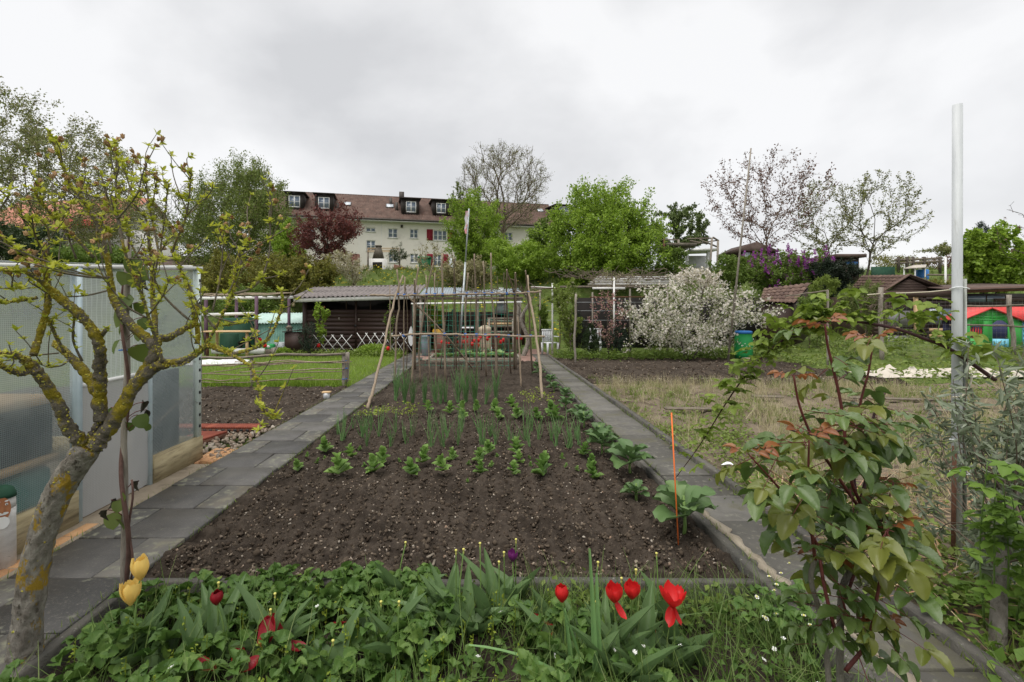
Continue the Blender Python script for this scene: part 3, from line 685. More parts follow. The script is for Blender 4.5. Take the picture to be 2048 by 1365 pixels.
# ------------------------------------------------------------------ stick trellis
s2 = 400 / 1820.
def c2(cx, cy): return 740 + cx * s2, 480 + cy * s2
YB = 10.7
tr = thing('stick_trellis', 'rustic bean trellis of crooked sticks tied across the far bed', 'trellis', (-.3, YB, 0))
def stick_px(pts, Yb, Yt, r, base=True):
    """pts: crop pixels top to bottom; depth runs from Yt at the crossbar height to Yb at the ground"""
    P = [c2(*p) for p in pts]; bx, by = P[-1]; ytop = 588.
    out = []
    for (x, y_) in P:
        t = (by - y_) / (by - ytop); Y = Yb + (Yt - Yb) * t; out.append(at(x, y_, Y))
    out = A(out); out[-1] = out[-1] + A([0, 0, -.06])
    Q = poly(out, 5); n = len(Q); Q[1:-1] += rng.normal(0, .006, (n - 2, 3)); rr = np.linspace(r * .75, r * 1.1, n) * (1 + rng.normal(0, .06, n))
    m = MB(); m.add(tube(Q, rr, 7)); return m
sticks = [
 ([(300, 325), (245, 470), (190, 670), (120, 1000), (25, 1365), (-22, 1510)], 7.95, YB - .05, .026),
 ([(1435, 325), (1450, 500), (1475, 640), (1530, 1000), (1570, 1440)], 8.85, YB - .05, .026),
 ([(245, 270), (262, 500), (240, 850), (225, 1290)], 10.75, YB + .03, .021), ([(318, 340), (308, 800), (305, 1230)], 11.5, YB + .04, .017),
 ([(405, 360), (402, 800), (405, 1160)], 13.3, YB + .05, .022), ([(440, 250), (410, 500), (395, 900), (385, 1300)], 10.6, YB + .04, .022),
 ([(580, 205), (515, 480), (465, 860), (445, 960), (455, 1280)], 10.9, YB + .04, .02), ([(510, 320), (528, 800), (540, 1250)], 11.1, YB + .05, .014),
 ([(590, 300), (590, 800), (612, 1270)], 10.9, YB + .05, .017), ([(658, 120), (662, 500), (690, 1280)], 10.85, YB + .03, .024),
 ([(765, 170), (775, 600), (785, 1180)], 12.9, YB + .06, .02), ([(893, 300), (870, 600), (878, 1260)], 11.1, YB + .04, .022),
 ([(950, 130), (965, 600), (970, 1240)], 11.4, YB + .04, .022), ([(1030, 200), (1045, 700), (1058, 1220)], 11.8, YB + .05, .021),
 ([(1100, 120), (1110, 500), (1140, 850), (1155, 1240)], 11.4, YB + .04, .022), ([(1245, 270), (1248, 700), (1282, 1200)], 12.3, YB + .06, .018),
 ([(1243, 275), (1308, 480), (1325, 700), (1318, 1155)], 13.4, YB + .05, .02), ([(1322, 300), (1315, 700), (1312, 1160)], 13.3, YB + .07, .022),
 ([(1415, 280), (1440, 550), (1480, 1200)], 12.3, YB + .04, .02), ([(1345, 700), (1360, 1000), (1375, 1330)], 10.2, YB + .05, .018),
 ([(180, 410), (185, 900), (190, 1000)], 15.5, 15.5, .018), ([(590, 310), (592, 700), (602, 1130)], 13.9, 12.5, .013), ([(705, 500), (690, 700), (640, 1160)], 13.4, 11.5, .012)]
rs_ = np.random.default_rng(123)
for q_ in range(11):
    cx_ = 330 + q_ * 100 + rs_.uniform(-30, 30); sticks.append(([(cx_ + rs_.uniform(-35, 35), rs_.uniform(300, 440)), (cx_, 700), (cx_ + rs_.uniform(-15, 15), rs_.uniform(1150, 1215))], rs_.uniform(12.6, 13.4), YB + rs_.uniform(.05, .6), .0105))
for p, yb, yt, r in sticks: part('stick', stick_px(p, yb, yt, r * 1.02), 'stick', tr, True)
for P in ([(0, 505), (310, 505), (660, 500), (1110, 490), (1320, 490), (1560, 468)], [(195, 880), (400, 862), (700, 860), (1100, 870), (1590, 880)]):
    Q = poly([at(*c2(*p), YB - .03) for p in P], 8); Q[1:-1] += rng.normal(0, .006, (len(Q) - 2, 3)); m = MB(); m.add(tube(Q, .024, 7)); part('crossbar', m, 'stick', tr, True)
m = MB(); m.add(tube(poly([at(*c2(350, 520), YB + .1), at(*c2(680, 860), YB + .9), gp(*c2(930, 1165))], 8), .02, 6)); part('brace', m, 'stick', tr, True)
m = MB()
for (cx, cy) in ((255, 500), (312, 503), (408, 500), (515, 500), (590, 500), (660, 498), (772, 497), (880, 494), (962, 492), (1042, 490), (1110, 488), (1247, 490), (1310, 490), (1445, 480), (310, 872), (395, 864), (535, 862), (678, 862), (785, 862), (870, 862), (968, 865), (1050, 868), (1148, 872), (1260, 874), (1355, 876), (1462, 878)):
    p = at(*c2(cx, cy), YB); m.add(box(-.028, .028, -.045, .035, -.03, .03, rotz(rng.uniform(-.3, .3)), p, .006))
part('twine_knots', m, 'twine_blue', tr, kind='stuff')
# net frame behind the trellis
nf = thing('garden_net', 'green square-mesh net on posts behind the stick trellis', 'net', (-.5, 13.3, 0))
YN = 13.35
a0, a1 = at(*c2(400, 585), YN), at(*c2(1312, 570), YN)
m = MB(); m.add(tube([at(*c2(375, 582), YN), at(*c2(1385, 568), YN)], .022, 8)); part('rail', m, 'white_paint', nf, True)
for cx in (398, 1318): 
    p = at(*c2(cx, 575), YN); m = MB(); m.add(tube(wob((p[0], YN, -.1), (p[0], YN, p[2]), 6, .008), .03, 7)); part('post', m, 'wood_grey', nf)
m = MB(); xs = np.arange(a0[0], a1[0], .155); zs = np.arange(.08, a0[2] - .15, .155)
for x in xs: m.add(tube(wob((x, YN + .01, .03), (x + rng.normal(0, .03), YN + .01, a0[2] - .03), 6, .012), .004, 3, False))
for z in zs: m.add(tube(wob((a0[0], YN + .01, z), (a1[0], YN + .01, z + rng.normal(0, .03)), 12, .014), .004, 3, False))
part('netting', m, 'net_green', nf, kind='stuff')
# ------------------------------------------------------------------ brown garden shed
def corr(p00, p10, p01, wl, amp, nper=6, up=(0, 0, 1), th_=.008, sag=0):
    """corrugated sheet: p00->p10 across the waves, p00->p01 along them"""
    p00, p10, p01 = A(p00, float), A(p10, float), A(p01, float); u = p10 - p00; L = np.linalg.norm(u); v = p01 - p00
    n = max(8, int(L / wl * nper)); t = np.linspace(0, 1, n); nrm = np.cross(u, v); nrm /= np.linalg.norm(nrm)
    if nrm[2] < 0: nrm = -nrm
    if abs(nrm[2]) < .05 and nrm[1] > 0: nrm = -nrm
    w = amp * np.cos(t * L / wl * 2 * math.pi); V = []
    for o in (0, -th_):
        for s in (0, .5, 1.): V.append(p00 + t[:, None] * u + s * v + (w + o)[:, None] * nrm)
    V = np.concatenate(V); f = []
    for b in (0, 3):
        for r in range(2):
            for i in range(n - 1): f.append([(b + r) * n + i, (b + r) * n + i + 1, (b + r + 1) * n + i + 1, (b + r + 1) * n + i])
    for r in (0, 2):
        for i in range(n - 1): f.append([r * n + i, r * n + i + 1, (r + 3) * n + i + 1, (r + 3) * n + i])
    return V, A(f)
YS = 18.4
sx0, sx1 = (606 - CX) / F * YS, (826 - CX) / F * YS
shed = thing('garden_shed', 'dark brown plank garden shed with wavy grey-brown roof', 'shed', ((sx0 + sx1) / 2, YS, 0))
xm = (712 - CX) / F * YS
zt0 = 1.6 - (620 - CY) / F * YS
npl = 10; hp = (zt0 - .02) / npl
for k in range(npl):
    for a, b in ((sx0 + .16, xm - .012), (xm + .012, sx1 - .1)):
        m = MB(); m.add(box(a, b, YS - .02 - (k % 2) * .001, YS + .02, .02 + k * hp + .0008, .02 + (k + 1) * hp)); part('plank', m, 'shed_brown', shed)
for x, w in ((sx0 + .07, .16), (sx1 - .05, .1), (xm, .07)):
    m = MB(); m.add(box(x - w / 2, x + w / 2, YS - .035, YS + .05, 0, 2.16)); part('post', m, 'shed_brown', shed)
m = MB(); m.add(box(sx0, sx1, YS + .9, YS + .95, 0, 2.2)); part('back_wall', m, 'dark_void', shed)  # near-black sheet short of the rear; interior shade put into its colour
m = MB(); m.add(box(sx0, sx0 + .05, YS + .05, YS + 2.3, 0, 2.2)); part('side_wall', m, 'shed_brown', shed)
m = MB(); m.add(box(sx1 - .05, sx1, YS + .05, YS + 2.3, 0, 2.2)); part('side_wall', m, 'shed_brown', shed)
for x in (693, 741): 
    X = (x - CX) / F * (YS + .03); m = MB(); m.add(box(X - .02, X + .02, YS, YS + .04, zt0, 2.15)); part('window_bar', m, 'shed_brown', shed)
for (x, yv, w, h) in ((678, 638, .02, .1), (718, 640, .02, .1), (711, 652, .03, .08)):
    p = at(x, yv, YS - .03); m = MB(); m.add(box(p[0] - w, p[0] + w, p[1] - .02, p[1], p[2] - h / 2, p[2] + h / 2)); part('latch', m, 'wood_grey' if x != 711 else 'black_plastic', shed)
e0, e1 = at(581, 596, 17.9), at(838, 589, 17.9)
r0, r1 = at(630, 575.5, 20.9), at(853, 571.5, 20.9)
for s_, t_ in ((0, .55), (.52, 1.0)):
    a = e0 + (r0 - e0) * s_; b = e1 + (r1 - e1) * s_; c = e0 + (r0 - e0) * t_; dz = .012 if s_ else 0
    V, f = corr(a + A([0, 0, dz]), b + A([0, 0, dz]), c + A([0, 0, dz]), .177, .03); m = MB(); m.add((V, f)); part('roof_sheet', m, 'eternit', shed, True)
m = MB(); m.add(beam(r0 + A([.8, -.02, .03]), r1 + A([-.5, -.02, .03]), .12, .03)); part('ridge_board', m, 'eternit', shed)
m = MB(); m.add(beam(e0 + A([.1, .06, -.10]), e1 + A([0, .06, -.10]), .03, .14)); part('fascia_board', m, 'fascia', shed)
p = at(587, 609, 18); l = thing('hanging_lantern', 'small amber lantern hanging from the shed eave', 'lantern', p)
m = MB(); m.add(lathe([(.03, -.09), (.055, -.08), (.055, .05), (.02, .08)], 8, p)); part('body', m, 'lath', l)
m = MB(); m.add(tube([p + A([0, 0, .08]), p + A([0, 0, .2])], .006, 4)); part('cord', m, 'wire', l)
# white expanding lattice in front of the shed
lf = thing('lattice_fence', 'white zigzag expanding lattice in front of the brown shed', 'fence', ((720 - CX) / F * 17.6, 17.6, 0))
YL = 17.6
def lat(xa, ya, xb, yb, o): m = MB(); m.add(beam(at(xa, ya, YL + o), at(xb, yb, YL + o), .012, .042, (0, 1, 0))); part('slat', m, 'white_paint', lf)
xs = np.linspace(627, 712, 6); 
def lattice(x0, x1, yt, yb, n):
    st = (x1 - x0) / n
    for i in range(n + 1):
        x = x0 + i * st
        for sgn, o in ((1, 0), (-1, .015)):
            xe = x + sgn * st; xe2 = x + sgn * st * 1.55
            if x0 - st * .6 <= xe <= x1 + st * .6: lat(x - sgn * 2, yt, min(max(xe2, x0 - st), x1 + st * .7), yb, o)
lattice(629, 702, 670, 707, 4); lattice(716, 818, 666, 708, 6)
m = MB(); v, f = leafgrid(.75, .22, 10, .1, 0, ruf=.012, seed=4); v = v[:, [0, 2, 1]]; m.add((v + at(822, 693, 17.5), f)); single('white_cloth', m, 'fleece_grey', 'pale cloth hanging at the end of the white lattice', 'cloth', smooth=True)

# ------------------------------------------------------------------ left yard: pergola, table, green shed, cabinet
YP = 17.6
pg = thing('pergola', 'low pergola with purple posts and grey slatted top by the lawn', 'pergola', ((500 - CX) / F * YP, YP, 0))
for x, Y in ((412, 17.2), (513, 17.0), (473, 19.2), (578, 18.6)):
    X = (x - CX) / F * Y; m = MB(); m.add(box(X - .045, X + .045, Y - .045, Y + .045, -.1, 2.12)); part('post', m, 'purple_post', pg)
m = MB(); m.add(beam(at(405, 597, 17.0), at(585, 595, 17.4), .05, .1)); part('beam', m, 'white_paint', pg)
m = MB(); m.add(beam(at(405, 630, 17.2), at(512, 627, 17.0), .04, .10)); part('beam', m, 'white_paint', pg)
for i in range(9):
    x = 400 + i * 21; p = at(x, 593, 17.0); q = p + A([.1, 2.6, .05]); m = MB(); m.add(beam(p, q, .05, .035)); part('slat', m, 'wood_grey_h', pg)
for i in range(4):
    Y = 17.3 + i * .6; p = at(396, 592, Y); m = MB(); m.add(tube(wob(p + A([0, 0, .05]), p + A([3.5, 0, .1]), 8, .03), .018, 5)); part('cane', m, 'stick', pg)
tb = thing('potting_table', 'raw timber potting table with pale top under the pergola', 'table', ((460 - CX) / F * 16.4, 16.4, 0))
YT = 16.4
for x in (415, 434, 494, 513): 
    Y = YT + (.5 if x in (434, 513) else 0); X = (x - CX) / F * Y; m = MB(); m.add(tube([(X, Y, -.1), (X, Y, .86)], .05, 8)); part('leg', m, 'rust' if x == 415 else 'wood_raw', tb)
p, q = at(398, 666, YT - .1), at(517, 664, YT - .1)
for i in range(4): m = MB(); m.add(box(p[0], q[0] - .1 * i, YT - .15 + i * .2, YT + .03 + i * .2, .865, .905)); part('board', m, 'wood_raw', tb)
m = MB(); m.add(box(p[0] + .3, q[0] + .1, YT + .1, YT + .14, .12, .30)); part('lower_board', m, 'white_paint', tb)
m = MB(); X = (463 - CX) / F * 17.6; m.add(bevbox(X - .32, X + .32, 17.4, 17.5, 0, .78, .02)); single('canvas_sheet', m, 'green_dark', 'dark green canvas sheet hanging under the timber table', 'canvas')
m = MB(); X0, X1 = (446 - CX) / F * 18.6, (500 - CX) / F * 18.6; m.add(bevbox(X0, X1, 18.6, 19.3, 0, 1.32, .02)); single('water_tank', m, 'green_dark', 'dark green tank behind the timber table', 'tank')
X0, X1 = (488 - CX) / F * 19.0, (612 - CX) / F * 19.0
gs = thing('green_shed', 'mint green corrugated metal lean-to beside the brown shed', 'shed', ((X0 + X1) / 2, 19, 0))
m = MB(); m.add(corr((X0, 19, 0), (X1, 19, 0), (X0, 19, 1.12), .1, .012)); part('wall', m, 'corr_green', gs, True)
m = MB(); m.add(box(X0 + .02, X1 - .02, 19.05, 20.4, 0, 1.1)); part('inner_wall', m, 'green_dark', gs)
m = MB(); m.add(corr((X0 - .15, 18.85, 1.1), (X1 + .1, 18.85, 1.12), (X0 + .05, 20.5, 1.5), .12, .015)); part('roof_sheet', m, 'corr_mint', gs, True)
cb = thing('tool_cabinet', 'small dark brown cabinet with slanted lid beside the rosemary', 'cabinet', on(585, 17.3))
X0, X1 = (569 - CX) / F * 17.2, (606 - CX) / F * 17.2
m = MB(); m.add(box(X0, X1, 17.2, 17.7, 0, .82)); part('body', m, 'shed_brown', cb)
m = MB(); m.add(beam((X0 - .06, 17.45, .84), (X1 + .06, 17.45, .92), .62, .035)); part('lid', m, 'dormer', cb)
p = at(578, 659, 17.3); bh = thing('birdhouse', 'tiny grey birdhouse on the brown cabinet', 'birdhouse', p)
m = MB(); m.add(box(p[0] - .08, p[0] + .08, 17.25, 17.38, p[2] - .11, p[2] + .06)); part('box', m, 'wood_grey', bh)
m = MB(); m.add(prism([(p[0] - .12, 17.2, p[2] + .05), (p[0] + .12, 17.2, p[2] + .05), (p[0], 17.2, p[2] + .14)], (0, .22, 0))); part('roof', m, 'wood_grey_h', bh)
m = MB(); m.add(box(p[0] - .025, p[0] + .025, 17.243, 17.25, p[2] - .05, p[2] + .0)); part('entrance', m, 'dark_void', bh)
c = on(545, 16.8); X = c[0]
pb = thing('planter_box', 'weathered grey planter box at the lawn edge', 'planter', c)
m = MB(); m.add(box(X - .65, X + .12, 16.8, 17.2, 0, .26)); part('wall', m, 'wood_grey_h', pb)
m = MB(); m.add(box(X - .02, X + .14, 16.76, 17.22, 0, .3)); part('end_board', m, 'wood_grey', pb)
m = MB(); p = at(540, 686, 17.0); m.add(bevbox(p[0] - .18, p[0] + .14, 16.85, 17.15, .262, .42, .04)); gb = single('plastic_case', m, 'green_plastic', 'bright green plastic case on the planter box', 'case')
m = MB(); m.add(prism([(p[0] - .08, 16.845, .34), (p[0], 16.845, .28), (p[0] + .08, 16.845, .34), (p[0], 16.845, .40)], (0, .006, 0))); part('emblem', m, 'white_paint', gb)
m = MB(); p = at(561, 693, 17.9); m.add(bevbox(p[0] - .25, p[0] + .2, 17.9, 18.2, 0, .42, .02)); single('crate', m, 'galv', 'grey crate between the green lean-to and the brown cabinet', 'crate')
m = MB(); p = at(495, 680, 17.2)
m.add(compose(beam(p + A([-.3, 0, -.15]), p + A([.1, 0, .1]), .1, .14), beam(p + A([-.15, 0, .08]), p + A([.4, .1, .05]), .2, .06), beam(p + A([.0, 0, .1]), p + A([.15, 0, -.3]), .05, .05), tube([p + A([-.25, 0, -.32]), p + A([-.1, 0, 0])], .03, 6))); 
single('folded_chair', m, 'black_plastic', 'black folded garden chair under the timber table', 'chair')
# dry ornamental grass sheaf
def sheaf(c, n, hgt, spread, tv, r=None):
    r = r or rng; az = r.uniform(0, 6.283, n); tl = np.abs(r.normal(0, spread, n)); L = hgt * r.uniform(.6, 1.1, n)
    tv, tf = tv; R = randrot(n, tl + 0.0, r); Rx = rotx(math.pi / 2); R = np.einsum('nij,jk->nik', R, Rx)
    p = A(c) + np.c_[r.normal(0, .04 * hgt, n), r.normal(0, .04 * hgt, n), np.zeros(n)]
    return scatter(tv, tf, p, R, L)
def blade(w=.02, n=3, bend=.15):
    t = np.linspace(0, 1, n + 1); v = []
    for i, a in enumerate(t):
        ww = w * (1 - a * .85) / 2; v += [[-ww, a, -bend * a * a], [ww, a, -bend * a * a]]
    return A(v, float), gridf(n + 1, 2)
m = MB(); m.add(sheaf(on(572, 20.6) + A([0, 0, .35]), 160, 1.25, .45, blade(.014, 3, .2))); o = thing('ornamental_grass', 'dry tan ornamental grass clump behind the mint lean-to', 'grass clump', on(572, 20.6)); part('leaves', m, 'grass_sheaf', o, kind='stuff')
# crumpled fleece on the lawn
def cloth(cx, cy, w, d, z0, amp, seed, rot=0):
    n, k = 26, 14; X, Y = np.meshgrid(np.linspace(-w, w, n), np.linspace(-d, d, k), indexing='ij'); e = 1 + .2 * (fbm(X * 2 + seed, Y * 2, 3, seed) - .5)
    Z = z0 + amp * np.maximum(0, fbm(X * 3 + seed, Y * 3, 4, seed) - .3) * 2 * (1 - np.maximum(np.abs(X / w) ** 6, np.abs(Y / d) ** 4) * .9)
    v = np.c_[(X * e).ravel(), (Y * e).ravel(), Z.ravel()] @ rotz(rot).T + A([cx, cy, 0]); return v, gridf(n, k)
p = gp(430, 728); m = MB(); m.add(cloth(p[0], p[1], .9, .5, .03, .16, 3, .3)); single('garden_fleece', m, 'fleece_grey', 'crumpled pale grey fleece lying on the lawn behind the fence', 'fleece', smooth=True)
p = gp(1870, 757); m = MB(); m.add(cloth(p[0] + .3, p[1] + .2, 1.9, .55, .06, .34, 5, .02)); single('garden_fleece', m, 'fleece', 'cream fleece spread over the ground behind the white pole', 'fleece', smooth=True)

# ------------------------------------------------------------------ covered seating area at the end of the bed
YC = 19.6
sh = thing('seating_shelter', 'open shelter with corrugated metal roof behind the trellis', 'shelter', (-.6, YC, 0))
for x, Y in ((842, 18.0), (955, 18.2), (1035, 18.2), (848, 20.6), (1040, 20.6)):
    X = (x - CX) / F * Y; m = MB(); m.add(box(X - .05, X + .05, Y - .05, Y + .05, 0, 2.2)); part('post', m, 'wood_grey', sh)
m = MB(); m.add(corr(at(838, 591, 17.7), at(925, 592, 17.7), at(852, 575, 20.6), .1, .015)); part('roof_sheet', m, 'corr_metal', sh, True)
m = MB(); m.add(corr(at(918, 595, 18.0), at(1046, 588, 18.0), at(924, 583, 20.6), .1, .015)); part('roof_sheet', m, 'corr_metal', sh, True)
m = MB(); m.add(beam(at(838, 597, 17.8), at(1046, 597, 17.8), .05, .1)); part('beam', m, 'wood_grey_h', sh)
m = MB(); m.add(box((838 - CX) / F * 20.8, (1050 - CX) / F * 20.8, 20.8, 20.86, 0, 1.55)); part('back_wall', m, 'shed_brown', sh)
for i in range(26):
    x = rng.uniform(900, 1060); p = at(x, 588, rng.uniform(17.9, 19.5)) + A([0, 0, .05]); q = p + A([rng.uniform(-1, 1), rng.uniform(-.4, .4), rng.uniform(0, .25)]); m = MB(); m.add(tube(wob(p, q, 6, .03), .009, 4, False)); part('twig', m, 'twig_brown', sh)
# grape vine trunk twisting at the shelter corner
def twigs(P0, n, L, r, seed, up=.2):
    rr = np.random.default_rng(seed); m = MB()
    for i in range(n):
        d = rr.normal(0, 1, 3); d[2] = d[2] * .5 + up; d /= np.linalg.norm(d); a = A(P0[rr.integers(len(P0))], float); b = a + d * L * rr.uniform(.5, 1.3); mid = (a + b) / 2 + rr.normal(0, L * .18, 3); m.add(tube(poly([a, mid, b], 4), np.linspace(r, r * .4, 9), 4, False))
    return m
vt = thing('grapevine', 'bare twisting grapevine at the shelter corner', 'vine', on(1050, 17.0))
Q = poly([on(1045, 17.) - A([0, 0, .1]), at(1056, 680, 17), at(1042, 640, 17), at(1058, 605, 17), at(1046, 585, 17)], 6); m = MB(); m.add(tube(Q, np.linspace(.09, .04, len(Q)), 7)); part('trunk', m, 'bark_grey', vt, True)
part('twigs', twigs(Q[8:], 34, .9, .014, 3), 'twig_brown', vt, kind='stuff')
# barbecue
p = at(1003, 625, 18.8)
bb = thing('barbecue', 'masonry barbecue with grey trapezoid hood under the shelter', 'barbecue', (p[0], 18.8, 0))
def frust(cx, cy, z0, z1, w0, d0, w1, d1):
    v = A([[-w0, -d0, z0], [w0, -d0, z0], [w0, d0, z0], [-w0, d0, z0], [-w1, -d1, z1], [w1, -d1, z1], [w1, d1, z1], [-w1, d1, z1]], float) + A([cx, cy, 0]); return v, BF
m = MB(); m.add(frust(p[0], 18.8, 1.50, 2.0, .29, .25, .13, .12)); part('hood', m, 'galv', bb)
m = MB(); m.add(frust(p[0], 18.8, 2.0, 2.5, .11, .11, .10, .10)); part('flue', m, 'galv', bb)
m = MB(); m.add(box(p[0] - .3, p[0] + .3, 18.55, 19.05, 0, .75)); part('base', m, 'stone_dark', bb)
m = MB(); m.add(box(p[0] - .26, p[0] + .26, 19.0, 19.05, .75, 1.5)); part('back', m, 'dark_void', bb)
# slatted bench back (pale boards)
p, q = at(974, 655, 17.9), at(1030, 655, 17.9)
bn = thing('garden_bench', 'pale slatted bench in front of the barbecue', 'bench', ((p[0] + q[0]) / 2, 17.9, 0))
for i in range(4): m = MB(); m.add(box(p[0], q[0], 17.9 + .02 * i, 17.93 + .02 * i, .98 + i * .095, 1.06 + i * .095)); part('slat', m, 'wood_raw' if i == 1 else 'wood_grey_h', bn)
m = MB(); m.add(box(p[0], q[0], 17.5, 17.9, .80, .85)); part('seat', m, 'wood_grey_h', bn)
for x in (p[0] + .08, q[0] - .08):
    for Y in (17.52, 17.88): m = MB(); m.add(box(x - .035, x + .035, Y - .03, Y + .03, 0, .8 if Y < 17.8 else 1.3)); part('leg', m, 'wood_grey', bn)
p = at(970, 672, 17.2); m = MB(); m.add(lathe([(.2, 0), (.22, .1), (.235, .5), (.22, .86), (.23, .9), (.23, 1.0), (.17, 1.02), (.08, 1.08)], 18, (p[0], 17.2, 0))); single('water_butt', m, 'cream_plastic', 'cream lidded barrel in front of the slatted bench', 'barrel', smooth=True)
p = at(935, 660, 16.8); wt = thing('side_table', 'small white table beside the cone-shaped conifer', 'table', (p[0], 16.8, 0))
m = MB(); m.add(box(p[0] - .2, p[0] + .22, 16.6, 17.0, .98, 1.03)); part('top', m, 'white_plastic', wt)
for sx in (-.17, .19):
    for sy in (-.17, .17): m = MB(); m.add(tube([(p[0] + sx, 16.8 + sy, 0), (p[0] + sx * .8, 16.8 + sy * .8, .98)], .014, 6)); part('leg', m, 'black_plastic', wt)
p = at(852, 697, 16.9); m = MB(); m.add(lathe([(.15, 0), (.17, .5), (.175, .68), (.19, .69), (.19, .72), (.16, .72)], 18, (p[0], 16.9, 0))); dbn = single('waste_bin', m, 'grey_plastic', 'blue-grey bin at the path end behind the net', 'bin', smooth=True)
p = at(876, 667, 18.2); m = MB(); m.add(bevbox(p[0] - .2, p[0] + .2, 18.1, 18.4, .72, .9, .03)); single('crate', m, 'yellow_plastic', 'yellow crate on the low wall behind the net', 'crate')
m = MB(); a, b = at(868, 672, 18.1), at(1000, 672, 18.1); m.add(box(a[0], b[0], 18.05, 18.45, 0, .72)); single('low_wall', m, 'brick_red', 'low reddish masonry wall behind the red tulips', 'wall')
# raised bed edge boards before the tulips
p, q = gp(857, 727), gp(1042, 727)
rb = thing('raised_bed', 'timber-edged raised bed at the end of the vegetable bed', 'planter', ((p[0] + q[0]) / 2, p[1], 0))
m = MB(); m.add(box(p[0], q[0], p[1] - .05, p[1], -.05, .17)); part('board', m, 'wood_grey_h', rb)
m = MB(); m.add(box(p[0], p[0] + .05, p[1], p[1] + 1.3, -.05, .17)); part('board', m, 'wood_grey', rb)
m = MB(); m.add(box(q[0] - .05, q[0], p[1], p[1] + 1.3, -.05, .17)); part('board', m, 'wood_grey', rb)
m = MB(); m.add(box(p[0] + .05, q[0] - .05, p[1], p[1] + 1.3, -.05, .13)); part('soil', m, 'soil', rb)
RBY, RBX0, RBX1 = p[1], p[0], q[0]
p = at(982, 700, 15.2); m = MB(); m.add(beam((p[0], 15.2, .1), (p[0] + .02, 15.2, .45), .06, .012)); single('plant_marker', m, 'white_plastic', 'white plant marker among the red tulips', 'marker')
# leaning flagpole with a faded pennant
fp = thing('flagpole', 'leaning grey metal flagpole with a faded narrow banner', 'flagpole', on(925, 15.9))
b0, b1 = at(922, 656, 15.9), at(938, 418, 15.9); d = (b1 - b0) / (b1[2] - b0[2])
m = MB(); m.add(tube([b0 - d * b0[2], b0 + (b1 - b0) * .55], .034, 10)); m.add(tube([b0 + (b1 - b0) * .55, b1], .026, 10)); part('pole', m, 'galv', fp, True)
n, k = 14, 5; V = []
for i in range(n):
    for j in range(k): t = i / (n - 1); V.append(b1 - d * (.08 + t * .75) + A([-.02 - .10 * j / 4 * (1 - .3 * t) + .015 * math.sin(i * 1.1), -.02 - .03 * math.sin(i * .9 + j), 0]))
m = MB(); V = A(V); fq = gridf(n, k); m.add((V, fq)); 
M('banner', (.62, .60, .62), (.70, .30, .33), 4, .8, ramp=(.45, .55)); part('banner', m, 'banner', fp, True)
# thin leaning pole by the blossom tree
b0, b1 = at(1465, 640, 15.2), at(1502, 297, 15.2); d = (b1 - b0) / (b1[2] - b0[2])
m = MB(); m.add(tube([b0 - d * b0[2], b0 + (b1 - b0) * .5, b1], [.036, .03, .022], 8)); single('garden_pole', m, 'wood_grey', 'tall thin leaning pole above the white blossom tree', 'pole')
m = MB(); p = gp(1150, 728); m.add(tube(wob(p - A([0, 0, .1]), at(1152, 588, p[1]), 8, .01), .035, 7)); single('wooden_stake', m, 'wood_grey', 'grey stake at the edge of the dug rows', 'stake')

# ------------------------------------------------------------------ white pergola behind the blossom tree
YW = 17.2
wp = thing('pergola', 'white-painted pergola with slatted top beside the blossom tree', 'pergola', ((1200 - CX) / F * YW, YW, 0))
for x, yt, Y in ((1105, 567, 17.0), (1228, 556, 16.8), (1080, 580, 18.5), (1260, 578, 17.2), (1335, 578, 17.2), (1185, 585, 19.5), (1300, 585, 19.5)):
    X = (x - CX) / F * Y; zt = H - (yt - CY) / F * Y; m = MB(); m.add(box(X - .026, X + .026, Y - .026, Y + .026, 0, zt)); part('post', m, 'white_paint' if x in (1105, 1228) else 'wood_grey', wp)
for (xa, ya, xb, yb, Y) in ((1062, 575, 1110, 577, 16.9), (1185, 577, 1250, 577, 17.0), (1120, 574, 1350, 574, 17.3)):
    m = MB(); m.add(beam(at(xa, ya, Y), at(xb, yb, Y), .05, .07)); part('beam', m, 'white_paint' if xa != 1120 else 'wood_grey_h', wp)
for i in range(11):
    Y = 17.1 + i * .33; a, b = at(1175 + i * 2, 0, Y), at(1370, 0, Y); z = 2.52 + i * .055; m = MB(); m.add(beam((a[0], Y, z), (b[0], Y, z), .05, .03)); part('slat', m, 'white_paint' if i % 2 else 'wood_grey_h', wp)
m = MB(); m.add(beam(at(1055, 574, 16.8), at(1120, 578, 16.8), .03, .03)); part('rail', m, 'rust', wp)
for yv in (605, 622, 641): m = MB(); m.add(beam(at(1095, yv, 17.0), at(1330, yv, 17.1), .012, .012)); part('wire_rail', m, 'galv', wp)
m = MB(); m.add(beam(at(1180, 595, 16.9), at(1290, 594, 16.9), .04, .04)); part('rail', m, 'rust', wp)
m = MB(); m.add(box((1150 - CX) / F * 20.3, (1530 - CX) / F * 20.3, 20.3, 20.36, 0, 2.15)); part('back_wall', m, 'dark_void', wp)  # near-black sheet; the darkness behind the pergola is put into its colour
for i in range(110):
    p = at(rng.uniform(1120, 1350), 558, rng.uniform(17, 19)) + A([0, 0, rng.uniform(0, .15)]); q = p + A([rng.uniform(-.9, .9), rng.uniform(-.5, .5), rng.uniform(-.1, .4)]); m = MB(); m.add(tube(wob(p, q, 5, .04), .009, 4, False)); part('twig', m, 'twig_brown', wp)
